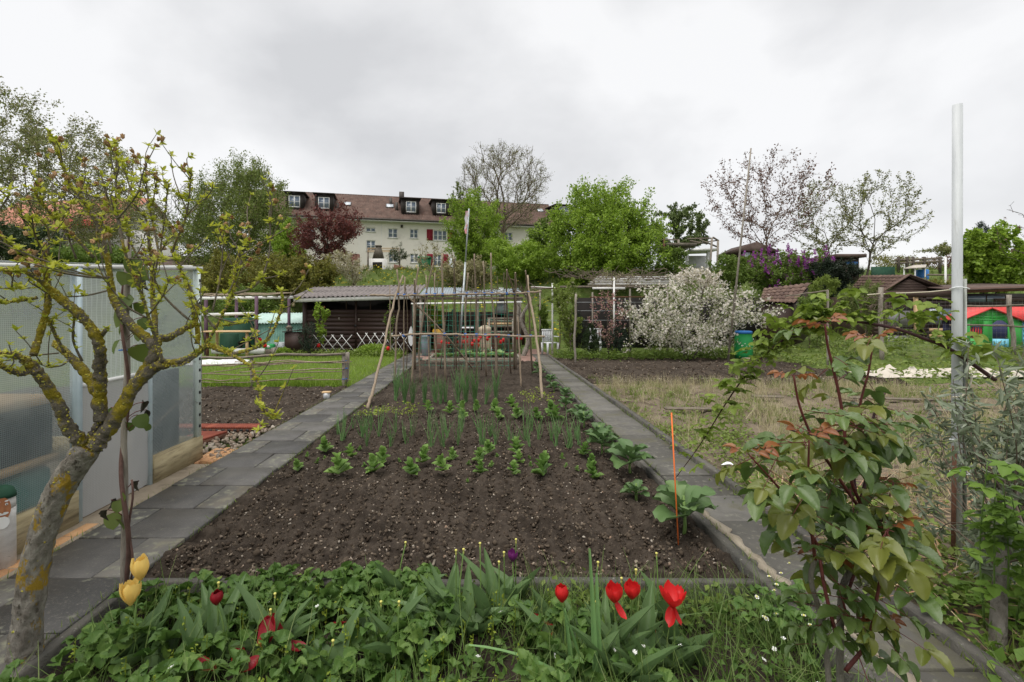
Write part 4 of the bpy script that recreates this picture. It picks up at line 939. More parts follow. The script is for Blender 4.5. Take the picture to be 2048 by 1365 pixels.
def plastic_chair(c, rz, label):
    t = thing('garden_chair', label, 'chair', c, 'white plastic garden chairs'); R = rotz(rz)
    def P(name, vf): m = MB(); m.add(xf(vf, R, 1, c)); part(name, m, 'white_plastic', t)
    P('seat', box(-.23, .23, -.22, .22, .42, .45)); 
    for i in range(5): P('back_slat', box(-.21 + i * .09, -.15 + i * .09, .20, .225, .47, .86))
    P('top_rail', box(-.23, .23, .195, .23, .86, .92))
    for sx in (-1, 1):
        P('arm', box(sx * .25 - .025, sx * .25 + .025, -.2, .23, .64, .67))
        for sy in (-.2, .2): P('leg', frust(sx * .21, sy, 0, .43, .025, .025, .035, .035))
plastic_chair(on(1100, 17.5), .4, 'white plastic chair beside the net post')
plastic_chair(on(1190, 18.2), -.3, 'white plastic chair under the white pergola')
# green barrel with blue lid
c = on(1487, 15.6); bl = thing('rain_barrel', 'green barrel with a blue lid at the foot of the blossom tree', 'barrel', c)
m = MB(); m.add(lathe([(.24, .05), (.27, .2), (.28, .45), (.27, .72), (.24, .86), (.25, .88)], 20, c)); part('body', m, 'green_plastic', bl, True)
m = MB(); m.add(lathe([(.262, .86), (.262, .93), (.22, .95), (.05, .96)], 20, c)); part('lid', m, 'blue_plastic', bl, True)
m = MB(); c = on(1498, 14.9); m.add(lathe([(.2, .0), (.22, .05), (.2, .1), (.08, .12)], 12, c + A([0, 0, .02]))); single('stone_slab', m, 'concrete', 'pale round stone beside the green barrel', 'stone')

# ------------------------------------------------------------------ right-hand wooden sheds
def tiled_slope(parent, e0, e1, r0, r1, nrow, ncol, mat='tile_old'):
    """pantiles on the slope from eave e0-e1 to ridge r0-r1"""
    e0, e1, r0, r1 = [A(v, float) for v in (e0, e1, r0, r1)]
    m = MB(); m.add((A([e0, e1, r1, r0]) - A([0, 0, .03]), A([[0, 1, 2, 3]]))); part('roof_deck', m, 'dark_void', parent)
    nrm = np.cross(e1 - e0, r0 - e0); nrm /= np.linalg.norm(nrm); nrm = nrm * np.sign(nrm[2])
    for i in range(nrow):
        for j in range(ncol):
            V = []
            for (a, lift) in ((i / nrow - .02, .045), ((i + 1.12) / nrow, .012)):
                a = min(max(a, -.03), 1.02)
                for k in range(4):
                    b = (j + k / 3 * 1.06) / ncol; p = (e0 * (1 - b) + e1 * b) * (1 - a) + (r0 * (1 - b) + r1 * b) * a
                    V.append(p + nrm * (lift + .025 * math.sin(k / 3 * 2 * math.pi + .6) + rng.uniform(-.006, .006)))
            V = A(V); V = np.vstack([V, V - nrm * .018]); f = [[k, k + 1, k + 5, k + 4] for k in range(3)] + [[8 + k, 12 + k, 13 + k, 9 + k] for k in range(3)] + [[k, 8 + k, 9 + k, k + 1] for k in range(3)]
            mm = MB(); mm.add((V, A(f))); part('roof_tile', mm, mat, parent, True)
# gabled shed
YG = 19.0
gsd = thing('garden_shed', 'weathered gabled wooden shed with dark pantile roof', 'shed', ((1810 - CX) / F * YG, YG, 0))
rl, rr_ = at(1725, 552, YG + 3.5), at(1818, 551, YG)
el0, el1 = at(1700, 582, YG + 3.2), at(1760, 588, YG - .1)
er = at(1905, 584, YG - .1)
tiled_slope(gsd, el0 + A([0, 0, 0]), el1, rl, rr_, 6, 12)
erb = er + (rl - rr_)
m = MB(); m.add(prism([er, erb, rl, rr_], (0, 0, -.04))); part('roof_slope', m, 'roof_dark', gsd)
nb = 7
for i in range(nb):
    z0 = el1[2] - .05 + (rr_[2] - el1[2] - .02) * i / nb; z1 = el1[2] - .05 + (rr_[2] - el1[2] - .02) * (i + .92) / nb; t0 = i / nb; t1 = (i + .92) / nb
    xa0, xb0 = el1[0] + (rr_[0] - el1[0]) * t0 + .1, er[0] + (rr_[0] - er[0]) * t0 - .1; xa1, xb1 = el1[0] + (rr_[0] - el1[0]) * t1 + .1, er[0] + (rr_[0] - er[0]) * t1 - .1
    m = MB(); m.add(prism([(xa0, YG + .02, z0), (xb0, YG + .02, z0), (xb1, YG + .02, z1), (xa1, YG + .02, z1)], (0, .03, 0))); part('gable_board', m, 'shed_brown_old', gsd)
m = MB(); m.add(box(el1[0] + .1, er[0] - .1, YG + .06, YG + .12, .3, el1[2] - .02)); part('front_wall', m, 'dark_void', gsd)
m = MB(); m.add(beam(el1 + A([0, 0, .02]), rr_ + A([0, 0, .03]), .12, .05)); part('barge_board', m, 'tile_old', gsd)
m = MB(); m.add(beam(er + A([0, 0, .02]), rr_ + A([0, 0, .03]), .12, .05)); part('barge_board', m, 'shed_brown_old', gsd)
m = MB(); m.add(box(el1[0] - .3, el1[0] + 3, YG + .1, YG + 3.3, .3, 2.2)); part('side_wall', m, 'shed_brown_old', gsd)
# smaller tiled roof
st = thing('garden_hut', 'low hut with pantile roof overgrown at one side', 'hut', on(1570, 18.2))
e0, e1, r0, r1 = at(1520, 604, 17.8), at(1590, 607, 17.0), at(1528, 578, 19.6), at(1622, 567, 18.6)
tiled_slope(st, e0, e1, r0, r1, 5, 9)
m = MB(); m.add(prism([e0 + A([.1, .1, -.05]), e1 + A([-.1, .1, -.05]), r1 + A([-.1, 0, -.1]), r0 + A([.1, 0, -.1])], (0, 0, -1.9))); part('walls', m, 'shed_brown', st)
# long open timber shelter with plank walls and windows
LY = 17.2
ls = thing('timber_shelter', 'long timber shelter of brown planks and old windows behind the wire fence', 'shelter', ((1900 - CX) / F * LY, LY, .4))
m = MB(); m.add(beam(at(1745, 589, LY), at(1915, 589, LY), .08, .22)); part('beam', m, 'shed_brown_old', ls)
m = MB(); m.add(beam(at(1915, 583, LY - .2), at(2150, 574, LY - .2), .1, .16)); part('fascia_board', m, 'rust', ls)
m = MB(); m.add(prism([at(1915, 579, LY - .3), at(2150, 571, LY - .3), at(2150, 571, LY - .3) + A([0, 3.2, .25]), at(1990, 577, LY - .3) + A([0, 3.2, .25])], (0, 0, -.05))); part('roof', m, 'roof_dark', ls)
for i, yv in enumerate(np.arange(598, 740, 7.5)):
    for (xa, xb) in ((1750, 1850), (1852, 2150)):
        if 612 < yv < 640 and xa == 1750 and i % 2: continue
        jit = rng.uniform(-.02, .02); p, q = at(xa, yv, LY + .15 + jit), at(xb, yv, LY + .15 + jit)
        m = MB(); m.add(box(p[0], q[0], p[1], p[1] + .03, p[2] - .055, p[2] + .055)); part('plank', m, 'shed_brown_old' if rng.uniform() < .6 else 'shed_brown', ls)
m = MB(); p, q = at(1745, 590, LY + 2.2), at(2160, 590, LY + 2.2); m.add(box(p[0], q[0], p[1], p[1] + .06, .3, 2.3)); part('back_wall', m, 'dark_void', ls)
for (xa, xb, ya, yb, mt_) in ((1768, 1828, 622, 655, 'wire'), (1858, 1912, 618, 648, 'glass_win'), (1768, 1830, 672, 700, 'wire'), (1935, 2010, 592, 604, 'glass_win')):
    p, q = at(xa, yb, LY + .08), at(xb, ya, LY + .08); w = MB(); w.add(box(p[0], q[0], p[1], p[1] + .02, p[2], q[2])); wo_ = part('window', w, mt_, ls)
    for a, b, c_, d_ in ((p[0] - .04, p[0], p[2], q[2]), (q[0], q[0] + .04, p[2], q[2]), ((p[0] + q[0]) / 2 - .015, (p[0] + q[0]) / 2 + .015, p[2], q[2])):
        w = MB(); w.add(box(a, b, p[1] - .02, p[1] - .002, c_, d_)); sub('frame', w, 'shed_brown_old', wo_)
for x in (1834, 1772, 1850):
    X = (x - CX) / F * LY; m = MB(); m.add(box(X - .05, X + .05, LY, LY + .1, .2, 2.2)); part('post', m, 'wood_raw' if x == 1834 else 'shed_brown_old', ls)
for (xa, xb, yv, mt_) in ((1860, 1915, 660, 'wood_raw'), (1860, 1915, 672, 'wood_raw'), (1772, 1800, 657, 'lath'), (1855, 1905, 683, 'wood_raw'), (1990, 2100, 600, 'shed_brown_old')):
    p, q = at(xa, yv, LY - .02), at(xb, yv, LY - .02); m = MB(); m.add(box(p[0], q[0], p[1], p[1] + .04, p[2] - .06, p[2] + .05)); part('board', m, mt_, ls)
# play house
YH = 14.4
p = at(1935, 698, YH); z0 = p[2]
ph = thing('playhouse', 'toy playhouse with green front, red roof and pale blue side', 'playhouse', (at(1990, 700, YH)[0], YH, z0))
xa, xb, xr = at(1942, 0, YH)[0], at(2030, 0, YH)[0], at(1983, 0, YH)[0]; ze = H - (640 - CY) / F * YH; zr = H - (616 - CY) / F * YH
def strip(outer, inner): 
    """flat wall ring: outer polygon with arched hole approximated by separate boxes"""
M('toy_green_d', (.045, .38, .06), None, rough=.45)
winx0, winx1, wz0, wz1 = at(1952, 0, YH)[0], at(1972, 0, YH)[0], H - (678 - CY) / F * YH, H - (652 - CY) / F * YH
dx0, dx1, dz1 = at(1986, 0, YH)[0], at(2010, 0, YH)[0], H - (640 - CY) / F * YH
def gz(x): return ze + (zr - ze) * (1 - abs(x - xr) / (xr - xa)) if x < xr else ze + (zr - ze) * (1 - (x - xr) / (xb - xr)) 
def wallpiece(x0, x1, za, zb_or_none):
    n = 6; xs = np.linspace(x0, x1, n); lo = [(x, YH, za) for x in xs]; hi = [(x, YH, gz(x) if zb_or_none is None else zb_or_none) for x in xs[::-1]]
    m = MB(); m.add(prism(lo + hi, (0, .05, 0))); part('front_wall', m, 'toy_green', ph)
wallpiece(xa, winx0, z0, None); wallpiece(winx1, dx0, z0, None); wallpiece(dx1, xb, z0, None)
def arch(x0, x1, zs, rise):
    n = 8; xs = np.linspace(x0, x1, n); lo = [(x, YH, zs + rise * math.sin(math.pi * i / (n - 1))) for i, x in enumerate(xs)]; hi = [(x, YH, gz(x)) for x in xs[::-1]]; m = MB(); m.add(prism(lo + hi, (0, .05, 0))); part('front_wall', m, 'toy_green', ph)
arch(winx0, winx1, wz1 - .06, .06); arch(dx0, dx1, dz1 - .12, .12)
wallpiece(winx0, winx1, z0, wz0)
m = MB(); m.add(box(dx0, dx1, YH - .02, YH + .03, z0 + .02, z0 + .30)); part('half_door', m, 'toy_blue', ph)
for i in range(5): xx = dx0 + .03 + i * (dx1 - dx0 - .06) / 5; mm = MB(); mm.add(box(xx, xx + .04, YH - .03, YH - .021, z0 + .06, z0 + .25)); part('door_slat', mm, 'toy_blue', ph)
for z in (ze - .02, ze + .05, ze + .12): 
    h_ = (zr - z) / (zr - ze) * (xr - xa) * .8; mm = MB(); mm.add(box(xr - h_ * .8, xr + h_ * .8, YH - .008, YH - .001, z, z + .035)); part('relief_board', mm, 'toy_green_d', ph)
DP = 1.2
m = MB(); m.add(box(xb + .0, xb + 1.3, YH + .05, YH + .1, z0, ze)); part('side_wall', m, 'toy_blue', ph)
for i in range(5): mm = MB(); mm.add(box(xb + .05, xb + 1.25, YH + .035, YH + .049, z0 + .12 + i * .14, z0 + .2 + i * .14)); part('relief_board', mm, 'toy_blue', ph)
m = MB(); m.add(box(xa, xb + 1.3, YH + DP, YH + DP + .05, z0, ze)); part('back_wall', m, 'toy_dark', ph)
for i in range(5): xx = winx0 + .02 + i * .062; mm = MB(); mm.add(box(xx, xx + .03, YH + .06, YH + .08, wz0, wz1 - .05)); part('window_bar', mm, 'toy_red', ph)
m = MB(); m.add(prism([(xr, YH - .12, zr + .03), (xa - .09, YH - .12, ze + .0), (xa - .09, YH - .12, ze - .04), (xr, YH - .12, zr - .02)], (0, DP + .2, 0))); part('roof_slope', m, 'toy_red', ph)
m = MB(); m.add(prism([(xr, YH - .12, zr + .03), (xr, YH - .12, zr - .02), (xb + .05, YH - .12, ze - .06), (xb + .05, YH - .12, ze - .02)], (0, .14, 0))); part('roof_edge', m, 'toy_red', ph)
m = MB(); m.add(prism([(xr, YH + .01, zr + .03), (xb + 1.35, YH + .01, zr + .03), (xb + 1.4, YH - .14, ze + .0), (xb + .03, YH - .14, ze - .02)], (0, .03, -.05))); part('roof_slope', m, 'toy_red', ph)
m = MB(); m.add(box(xa - .1, xb + 1.5, YH - .1, YH + 1.4, z0 - .45, z0 - .005)); part('plinth', m, 'wood_grey_h', ph)
ph.rotation_euler = (0, 0, -.38)
# wire fence with rails in front of the sheds
wf = thing('wire_fence', 'wire fence with grey posts and thin rails before the wooden sheds', 'fence', ((1850 - CX) / F * 13.5, 13.5, 0))
YF = 13.4
for x, yt, lean, r in ((1655, 580, 0, .03), (1762, 575, 2, .06), (2018, 590, 10, .055)):
    b = on(x + lean, YF); m = MB(); m.add(tube(wob(b - A([0, 0, .1]), at(x, yt, YF), 7, .01), r, 7)); part('post', m, 'wood_grey', wf)
for (xa, ya, xb, yb, mt_, r) in ((1570, 593, 1655, 582, 'wood_grey_h', .02), (1735, 590, 1915, 580, 'rope', .016), (1900, 651, 2060, 653, 'wood_grey_h', .03), (1900, 612, 2060, 612, 'wood_grey_h', .03)):
    m = MB(); m.add(tube(wob(at(xa, ya, YF - .04), at(xb, yb, YF - .04), 10, .012), r, 6)); part('rail', m, mt_, wf)
m = MB(); x0, x1 = (1762 - CX) / F * YF, (2060 - CX) / F * YF
for x in np.arange(x0, x1, .12): m.add(tube([(x, YF, .4), (x, YF, 1.9)], .0018, 3, False))
for z in np.arange(.5, 1.95, .12): m.add(tube([(x0, YF, z), (x1, YF, z)], .0018, 3, False))
part('wire_mesh', m, 'wire', wf, kind='stuff')
part('dry_vine', twigs([at(1762 + rng.uniform(-25, 25), 600 + rng.uniform(-10, 50), YF) for _ in range(14)], 60, .35, .007, 6, -.2), 'twig_brown', wf, kind='stuff')
# boards lying between the weedy strips
for i, (xa, ya, xb, yb) in enumerate(((1505, 797, 1565, 799), (1330, 822, 1450, 824), (1380, 762, 1640, 763), (1700, 800, 1900, 806), (1850, 825, 1905, 828))):
    p, q = gp(xa, ya), gp(xb, yb); m = MB(); m.add(beam(p + A([0, 0, .04]), q + A([0, 0, .04]), .12, .03)); single('ground_board', m, 'wood_grey_h', ['short grey board lying in the middle of the weedy plot', 'grey board on the weedy plot near the narrow path', 'long board between dug rows and dry grass', 'long grey board lying behind the rose bush', 'grey board beside the white pole foot'][i], 'board')
# ------------------------------------------------------------------ big house on the hill
HO = A([-17.7, 50.0]); ang = math.atan(.223); HU = A([math.cos(ang), math.sin(ang)]); HN = A([math.sin(ang), -math.cos(ang)])  # along, outward
def hw(s, d, z): q = HO + HU * s + HN * d; return A([q[0], q[1], z])
def wall_pt(x, y, d=0.):
    k = (x - CX) / F; o = HO + HN * d       # X = kY ; (X,Y) = o + s*HU
    s = (k * o[1] - o[0]) / (HU[0] - k * HU[1]); Y = o[1] + s * HU[1]; return s, H - (y - CY) / F * Y
S0, S1, ZB, ZE = -6.5, 26.8, 4.6, 11.75
hs = thing('apartment_house', 'long cream rendered house with brown tiled roof and dormers on the hill', 'house', hw(10, 0, 5))
def hbox(s0, s1, d0, d1, z0, z1): 
    v = A([hw(s0, d0, z0), hw(s1, d0, z0), hw(s1, d1, z0), hw(s0, d1, z0), hw(s0, d0, z1), hw(s1, d0, z1), hw(s1, d1, z1), hw(s0, d1, z1)]); return v, BF
DPH = 9.0
s6 = 340 / 2048.
def c6(x, y): return 560 + x * s6, 370 + y * s6
WIN = ((1037, 1150, 515, 565, 1, False, (0, 0)), (1303, 1415, 525, 638, 1, True, (0, 0)), (1565, 1662, 533, 643, 1, True, (0, 0)), (1850, 2010, 545, 672, 2, True, (1, 1)), (765, 860, 512, 565, 1, False, (0, 0)),
        (1040, 1150, 668, 795, 1, True, (0, 0)), (1570, 1665, 830, 938, 1, True, (0, 0)), (1850, 1945, 840, 985, 1, True, (1, 1)), (1310, 1420, 822, 935, 1, True, (0, 0)), (300, 400, 520, 630, 1, True, (0, 0)), (2700, 2800, 570, 670, 1, True, (0, 0)), (3000, 3100, 580, 680, 1, True, (0, 0)))
WR = []
for w_ in WIN:
    a_, b_ = wall_pt(*c6(w_[0], w_[2])), wall_pt(*c6(w_[1], w_[3])); WR.append((a_[0], b_[0], max(b_[1], ZB + .05), a_[1]))
m = MB(); m.add(hbox(S0, S1, -DPH, -.2, ZB, ZE))
sc_ = sorted({S0, S1, *[w[0] for w in WR], *[w[1] for w in WR]}); zc_ = sorted({ZB, ZE, *[w[2] for w in WR], *[w[3] for w in WR]})
for i in range(len(sc_) - 1):
    run = None
    for j in range(len(zc_) - 1):
        cs, cz = (sc_[i] + sc_[i + 1]) / 2, (zc_[j] + zc_[j + 1]) / 2; hole = any(w[0] < cs < w[1] and w[2] < cz < w[3] for w in WR)
        if not hole: run = (zc_[j], zc_[j + 1]) if run is None else (run[0], zc_[j + 1])
        if run and (hole or j == len(zc_) - 2): m.add((A([hw(sc_[i], 0, run[0]), hw(sc_[i + 1], 0, run[0]), hw(sc_[i + 1], 0, run[1]), hw(sc_[i], 0, run[1])]), A([[0, 1, 2, 3]]))); run = None
for (a_, b_, c_, d_) in WR:
    for p_, q_ in (((a_, c_), (b_, c_)), ((b_, c_), (b_, d_)), ((b_, d_), (a_, d_)), ((a_, d_), (a_, c_))):
        m.add((A([hw(p_[0], 0, p_[1]), hw(q_[0], 0, q_[1]), hw(q_[0], -.199, q_[1]), hw(p_[0], -.199, p_[1])]), A([[0, 1, 2, 3]])))
m.add((A([hw(S0, 0, ZB), hw(S0, -.2, ZB), hw(S0, -.2, ZE), hw(S0, 0, ZE)]), A([[0, 1, 2, 3]]))); m.add((A([hw(S1, 0, ZB), hw(S1, -.2, ZB), hw(S1, -.2, ZE), hw(S1, 0, ZE)]), A([[0, 1, 2, 3]])))
wl_ = part('wall', m, 'render_wall', hs)
RD, RZ = 4.5, 14.9
for yy in (455, 0):
    pass
for s in (wall_pt(718, 450)[0], wall_pt(763, 450)[0]): m = MB(); m.add(hbox(s - .02, s + .02, 0, .012, ZB, ZE - .1)); sub('wall_joint', m, 'render_white', wl_)
m = MB()   # front roof slope with tile waves
ns, nt_ = 240, 41; ss = np.linspace(S0 - .5, S1 + .5, ns); tt = np.linspace(0, 1, nt_)
e_d, e_z = .75, ZE - .35
V = np.zeros((ns, nt_, 3))
for j, t in enumerate(tt):
    d = e_d + (-RD - e_d) * t; z = e_z + (RZ - e_z) * t; stp = .0
    for i, s in enumerate(ss): V[i, j] = hw(s, d + (.07 if j % 2 else 0), z + (.06 if j % 2 else -.05) + .075 * (i % 2))
m.add((V.reshape(-1, 3), gridf(ns, nt_))); rf = part('roof', m, 'roof_tile', hs)
m = MB(); m.add((A([hw(S0 - .5, -RD, RZ), hw(S1 + .5, -RD, RZ), hw(S1 + .5, -DPH - .7, e_z), hw(S0 - .5, -DPH - .7, e_z)]), A([[0, 1, 2, 3]]))); part('roof', m, 'roof_tile', hs)
for s in (S0, S1):
    m = MB(); m.add(prism([hw(s, 0, ZE - .02), hw(s, -DPH, ZE - .02), hw(s, -RD, RZ - .1)], (hw(s + (.05 if s < 0 else -.05), 0, 0) - hw(s, 0, 0)))); part('gable', m, 'render_wall', hs)
m = MB(); m.add(hbox(S0 - .5, S1 + .5, e_d + .0, e_d + .14, e_z - .16, e_z - .02)); part('gutter', m, 'gutter', hs)
m = MB(); m.add(hbox(S0 - .4, S1 + .4, -.0, e_d - .02, e_z - .30, e_z - .2)); part('soffit', m, 'fascia', hs)
m = MB(); m.add(hbox(S0 - .5, S1 + .5, -RD - .15, -RD + .15, RZ - .02, RZ + .1)); part('ridge', m, 'roof_dark', rf and hs)
s6 = 340 / 2048.
def c6(x, y): return 560 + x * s6, 370 + y * s6
def window(s0, s1, z0, z1, d=0., mull=1, trans=True, shut=(0, 0), sill=True, par=None):
    par = par or hs; df = d; d = d - .14 if sill else d
    m = MB(); m.add(hbox(s0 + .004, s1 - .004, d - .04, d + .012, z0 + .004, z1 - .004)); w = part('window', m, 'glass_win', par)
    def fr(a, b, c, e, dd=.0, mt_='white_paint', nm='frame'): mm = MB(); mm.add(hbox(a, b, d - .05, (d + .045 if nm == 'frame' else df + .06) + (dd if nm == 'frame' else 0), c, e)); sub(nm, mm, mt_, w)
    t = .07
    fr(s0 - .0, s0 + t, z0, z1); fr(s1 - t, s1, z0, z1); fr(s0 + t, s1 - t, z1 - t, z1); fr(s0 + t, s1 - t, z0, z0 + t)
    for k in range(1, mull + 1): sm = s0 + (s1 - s0) * k / (mull + 1); fr(sm - .06, sm + .06, z0 + t, z1 - t)
    if trans: fr(s0 + t, s1 - t, (z0 + z1) / 2 - .02, (z0 + z1) / 2 + .02, -.015)
    if sill: fr(s0 - .06, s1 + .06, z0 - .1, z0 - .005, .06, 'fascia', 'sill')
    for i, f in enumerate(shut):
        if f:
            d = df; a = s0 - .75 if i == 0 else s1 + .08; mm = MB(); mm.add(hbox(a, a + .67, d + .01, d + .06, z0 - .05, z1 + .05)); so = part('shutter', mm, 'shutter', par)
            for q in range(9): zz = z0 + .05 + q * (z1 - z0 - .1) / 9; mm = MB(); mm.add(hbox(a + .08, a + .59, d + .061, d + .08, zz, zz + .07)); sub('louvre', mm, 'shutter', so)
    return w
for (xa, xb, ya, yb, mu, tr_, sh_) in WIN:
    s0, z1 = wall_pt(*c6(xa, ya)); s1, z0 = wall_pt(*c6(xb, yb)); window(s0, s1, z0, z1, .0, mu, tr_, sh_)
def roof_d(z): return e_d + (-RD - e_d) * (z - e_z) / (RZ - e_z)
for (xa, xb, wa, wb, ya, yb, yt) in ((50, 295, 105, 242, 135, 268, 78), (405, 650, 460, 597, 153, 284, 95), (1450, 1690, 1518, 1640, 205, 330, 152), (1830, 2075, 1885, 1998, 225, 340, 172), (3310, 3520, 3365, 3475, 265, 360, 235)):
    d0 = -.1; s0, z0 = wall_pt(*c6(wa, yb), d0); s1, z1 = wall_pt(*c6(wb, ya), d0); a, zt = wall_pt(*c6(xa, yt), d0); b, _ = wall_pt(*c6(xb, yt), d0)
    a += .12; b -= .12
    dm = MB(); dm.add(hbox(a, b, -3.4, d0 - .13, z0 - .25, zt - .12)); dd = part('dormer', dm, 'dormer', hs)
    for (p, q, c_, e_) in ((a, s0, z0 - .2, zt - .1), (s1, b, z0 - .2, zt - .1), (s0, s1, z1, zt - .1), (s0, s1, z0 - .2, z0)):
        mm = MB(); mm.add(hbox(p, q, d0 - .13, d0 + .02, c_, e_)); sub('cladding', mm, 'dormer', dd)
    mm = MB(); V = A([hw(a - .2, d0 + .25, zt - .1), hw(b + .2, d0 + .25, zt - .1), hw(b + .2, -3.8, zt + .15), hw(a - .2, -3.8, zt + .15)]); mm.add(prism(V, (0, 0, .1))); sub('dormer_roof', mm, 'dormer', dd)
    window(s0, s1, z0, z1, d0, 1, True, (0, 0), False)
for (xa, xb, ya, yb) in ((765, 860, 220, 255), (1275, 1375, 245, 280), (2390 - 30, 2400 + 60, 265, 290), (3130, 3200, 290, 320)):
    zc = wall_pt(*c6(xa, yb), -1.6); zd = wall_pt(*c6(xb, ya), -1.9)
    s0, s1 = zc[0], zd[0]; z0 = zc[1]; z1 = z0 + .55; V = A([hw(s0, roof_d(z0) + .1, z0 + .1), hw(s1, roof_d(z0) + .1, z0 + .1), hw(s1, roof_d(z1) + .1, z1 + .1), hw(s0, roof_d(z1) + .1, z1 + .1)])
    mm = MB(); mm.add(prism(V, (0, 0, -.12))); sk = part('skylight', mm, 'gutter', hs); c_ = V.mean(0); mm = MB(); mm.add(prism(c_ + (V - c_) * .8 + A([0, 0, .015]), (0, 0, .01))); sub('pane', mm, 'glass_light', sk)
for (x, y0, y1, w, h_) in ((1465, 90, 165, .28, 1.), (358, 105, 145, .16, 1.), (680, 125, 160, .15, 1.), (655, 160, 215, .15, 1), (692, 225, 285, .15, 1), (1335, 160, 195, .15, 1), (1405, 215, 260, .15, 1)):
    dd = -RD + .3 if y1 < 170 else (-2.6 if y1 < 220 else -1.2); s, zt = wall_pt(*c6(x, y0), dd); mm = MB(); mm.add(hbox(s - w, s + w, dd - w, dd + w, zt - 1.1, zt)); ck = part('chimney' if w > .2 else 'vent_pipe', mm, 'gutter', hs)
s, z = wall_pt(*c6(1467, 503)); mm = MB(); mm.add(hbox(s - .12, s + .12, 0, .16, z - .12, z + .15)); part('lamp', mm, 'dormer', hs)

# left-hand houses behind the trees
def gable_house(name, label, c, rz, L, Dp, zw, zr_, wallm, roofm, zb=3.):
    R = rotz(rz); c = A(c, float); t = thing(name, label, 'house', c)
    def P(nm, vf, mt_): m = MB(); m.add(xf(vf, R, 1, c)); return part(nm, m, mt_, t)
    P('wall', box(-L / 2, L / 2, -Dp / 2, Dp / 2, -zb, zw), wallm)
    for s in (-1, 1):
        n, k = 60, 10; V = []
        for i in range(n):
            for j in range(k): a = j / (k - 1); V.append([-L / 2 - .4 + (L + .8) * i / (n - 1), s * (Dp / 2 + .5) * (1 - a), zw - .25 + (zr_ - zw + .25) * a + .04 * (i % 2) - .03 * (j % 2)])
        P('roof', (A(V), gridf(n, k)), roofm)
    for s in (-1, 1): P('gable', prism([(s * L / 2, -Dp / 2, zw), (s * L / 2, Dp / 2, zw), (s * L / 2, 0, zr_ - .1)], (-s * .05, 0, 0)), wallm)
    for i in range(4):
        x = -L / 2 + L * (i + .7) / 4.6; w = P('window', box(x, x + 1., -Dp / 2 - .03, -Dp / 2 - .005, zw - 2.1, zw - .8), 'glass_win'); m = MB(); m.add(xf(box(x + .46, x + .54, -Dp / 2 - .06, -Dp / 2 - .031, zw - 2.1, zw - .8), R, 1, c)); sub('frame', m, 'white_paint', w)
    return t
p = at(150, 500, 46); hl = gable_house('red_roofed_house', 'white house with red tiled roof behind the big airy tree', (p[0] - 1.2, 48.5, p[2]), -.1, 14, 8, 1.9, 5.4, 'render_white', 'roof_tile_red')
m = MB(); q0, q1 = at(137, 438, 44), at(200, 442, 44); m.add(prism([q0, q1, q1 + A([0, -.5, -.55]), q0 + A([0, -.5, -.55])], (0, 0, -.08))); part('awning', m, 'toy_red', hl)
p = at(370, 530, 36); gable_house('brown_roofed_house', 'low house with brown roof just above the greenhouse', (p[0] - 3., 38, p[2] - .6), .05, 8, 6, .3, 1.5, 'render_white', 'roof_dark')

# things on the bank
p = on(850, 32.5)
wb_ = thing('wheelie_bin', 'green wheelie bin on the bank before the cream house', 'bin', p)
m = MB(); m.add(frust(p[0], p[1], p[2] - .1, p[2] + .93, .33, .3, .40, .4)); part('body', m, 'bin_green', wb_)
m = MB(); m.add(frust(p[0], p[1] - .02, p[2] + .93, p[2] + 1.03, .46, .46, .40, .38)); part('lid', m, 'bin_green', wb_)
m = MB(); m.add(tube([(p[0] - .4, p[1] + .4, p[2] + .9), (p[0] + .4, p[1] + .4, p[2] + .9)], .025, 6)); part('handle', m, 'bin_green', wb_)
for sx in (-.3, .3): m = MB(); m.add(tube([(p[0] + sx - .03, p[1] + .3, p[2] + .08), (p[0] + sx + .03, p[1] + .3, p[2] + .08)], .1, 10)); part('wheel', m, 'black_plastic', wb_)
p = at(757, 518, 31)
ch = thing('garden_fireplace', 'white garden fireplace with dark stone tapered chimney', 'fireplace', (p[0], 31, float(th(p[0], 31))))
m = MB(); m.add(frust(p[0], 31, p[2] - .02, p[2] + .78, .33, .3, .15, .15)); part('chimney', m, 'stone_dark', ch)
m = MB(); m.add(frust(p[0], 31, p[2] + .78, p[2] + .86, .19, .18, .19, .18)); part('cap', m, 'stone_dark', ch)
m = MB(); m.add(box(p[0] - .55, p[0] + .5, 30.7, 31.4, p[2] - 1.9, p[2] - .02)); part('body', m, 'render_white', ch)
m = MB(); m.add(box(p[0] - .3, p[0] + .3, 30.66, 30.72, p[2] - .75, p[2] - .25)); part('hearth', m, 'dark_void', ch)
tr2 = thing('timber_rail', 'wooden pergola rails beside the stone chimney', 'pergola', at(780, 520, 32))
for yv in (497, 501, 504): m = MB(); m.add(beam(at(735, yv, 32), at(801, yv, 32.3), .05, .05)); part('rail', m, 'wood_raw', tr2)
for x in (736, 799): q = on(x, 32.1); m = MB(); m.add(box(q[0] - .05, q[0] + .05, q[1] - .05, q[1] + .05, q[2] - .1, at(0, 496, 32.1)[2])); part('post', m, 'wood_grey', tr2)
m = MB(); p = at(706, 525, 31.5); m.add(box(p[0] - .35, p[0] + .35, 31.5, 31.9, p[2] - 1.2, p[2] + .55)); single('brick_pillar', m, 'brick_red', 'red brick pillar behind the small blossoming tree', 'pillar')
m = MB(); p = at(812, 537, 31.8); m.add(prism([p + A([-.9, 0, -.35]), p + A([.55, 0, -.35]), p + A([.5, 0, -.1]), p + A([-.8, 0, .28])], (0, .3, 0))); single('stone_border', m, 'brick_red', 'sloping brick border beside the wheelie bin', 'border')
m = MB(); p = at(905, 530, 32); m.add(bevbox(p[0] - .22, p[0] + .22, 32, 32.3, p[2] - .9, p[2] + .45, .03)); single('metal_locker', m, 'galv', 'grey metal box behind the trellis tops', 'box')
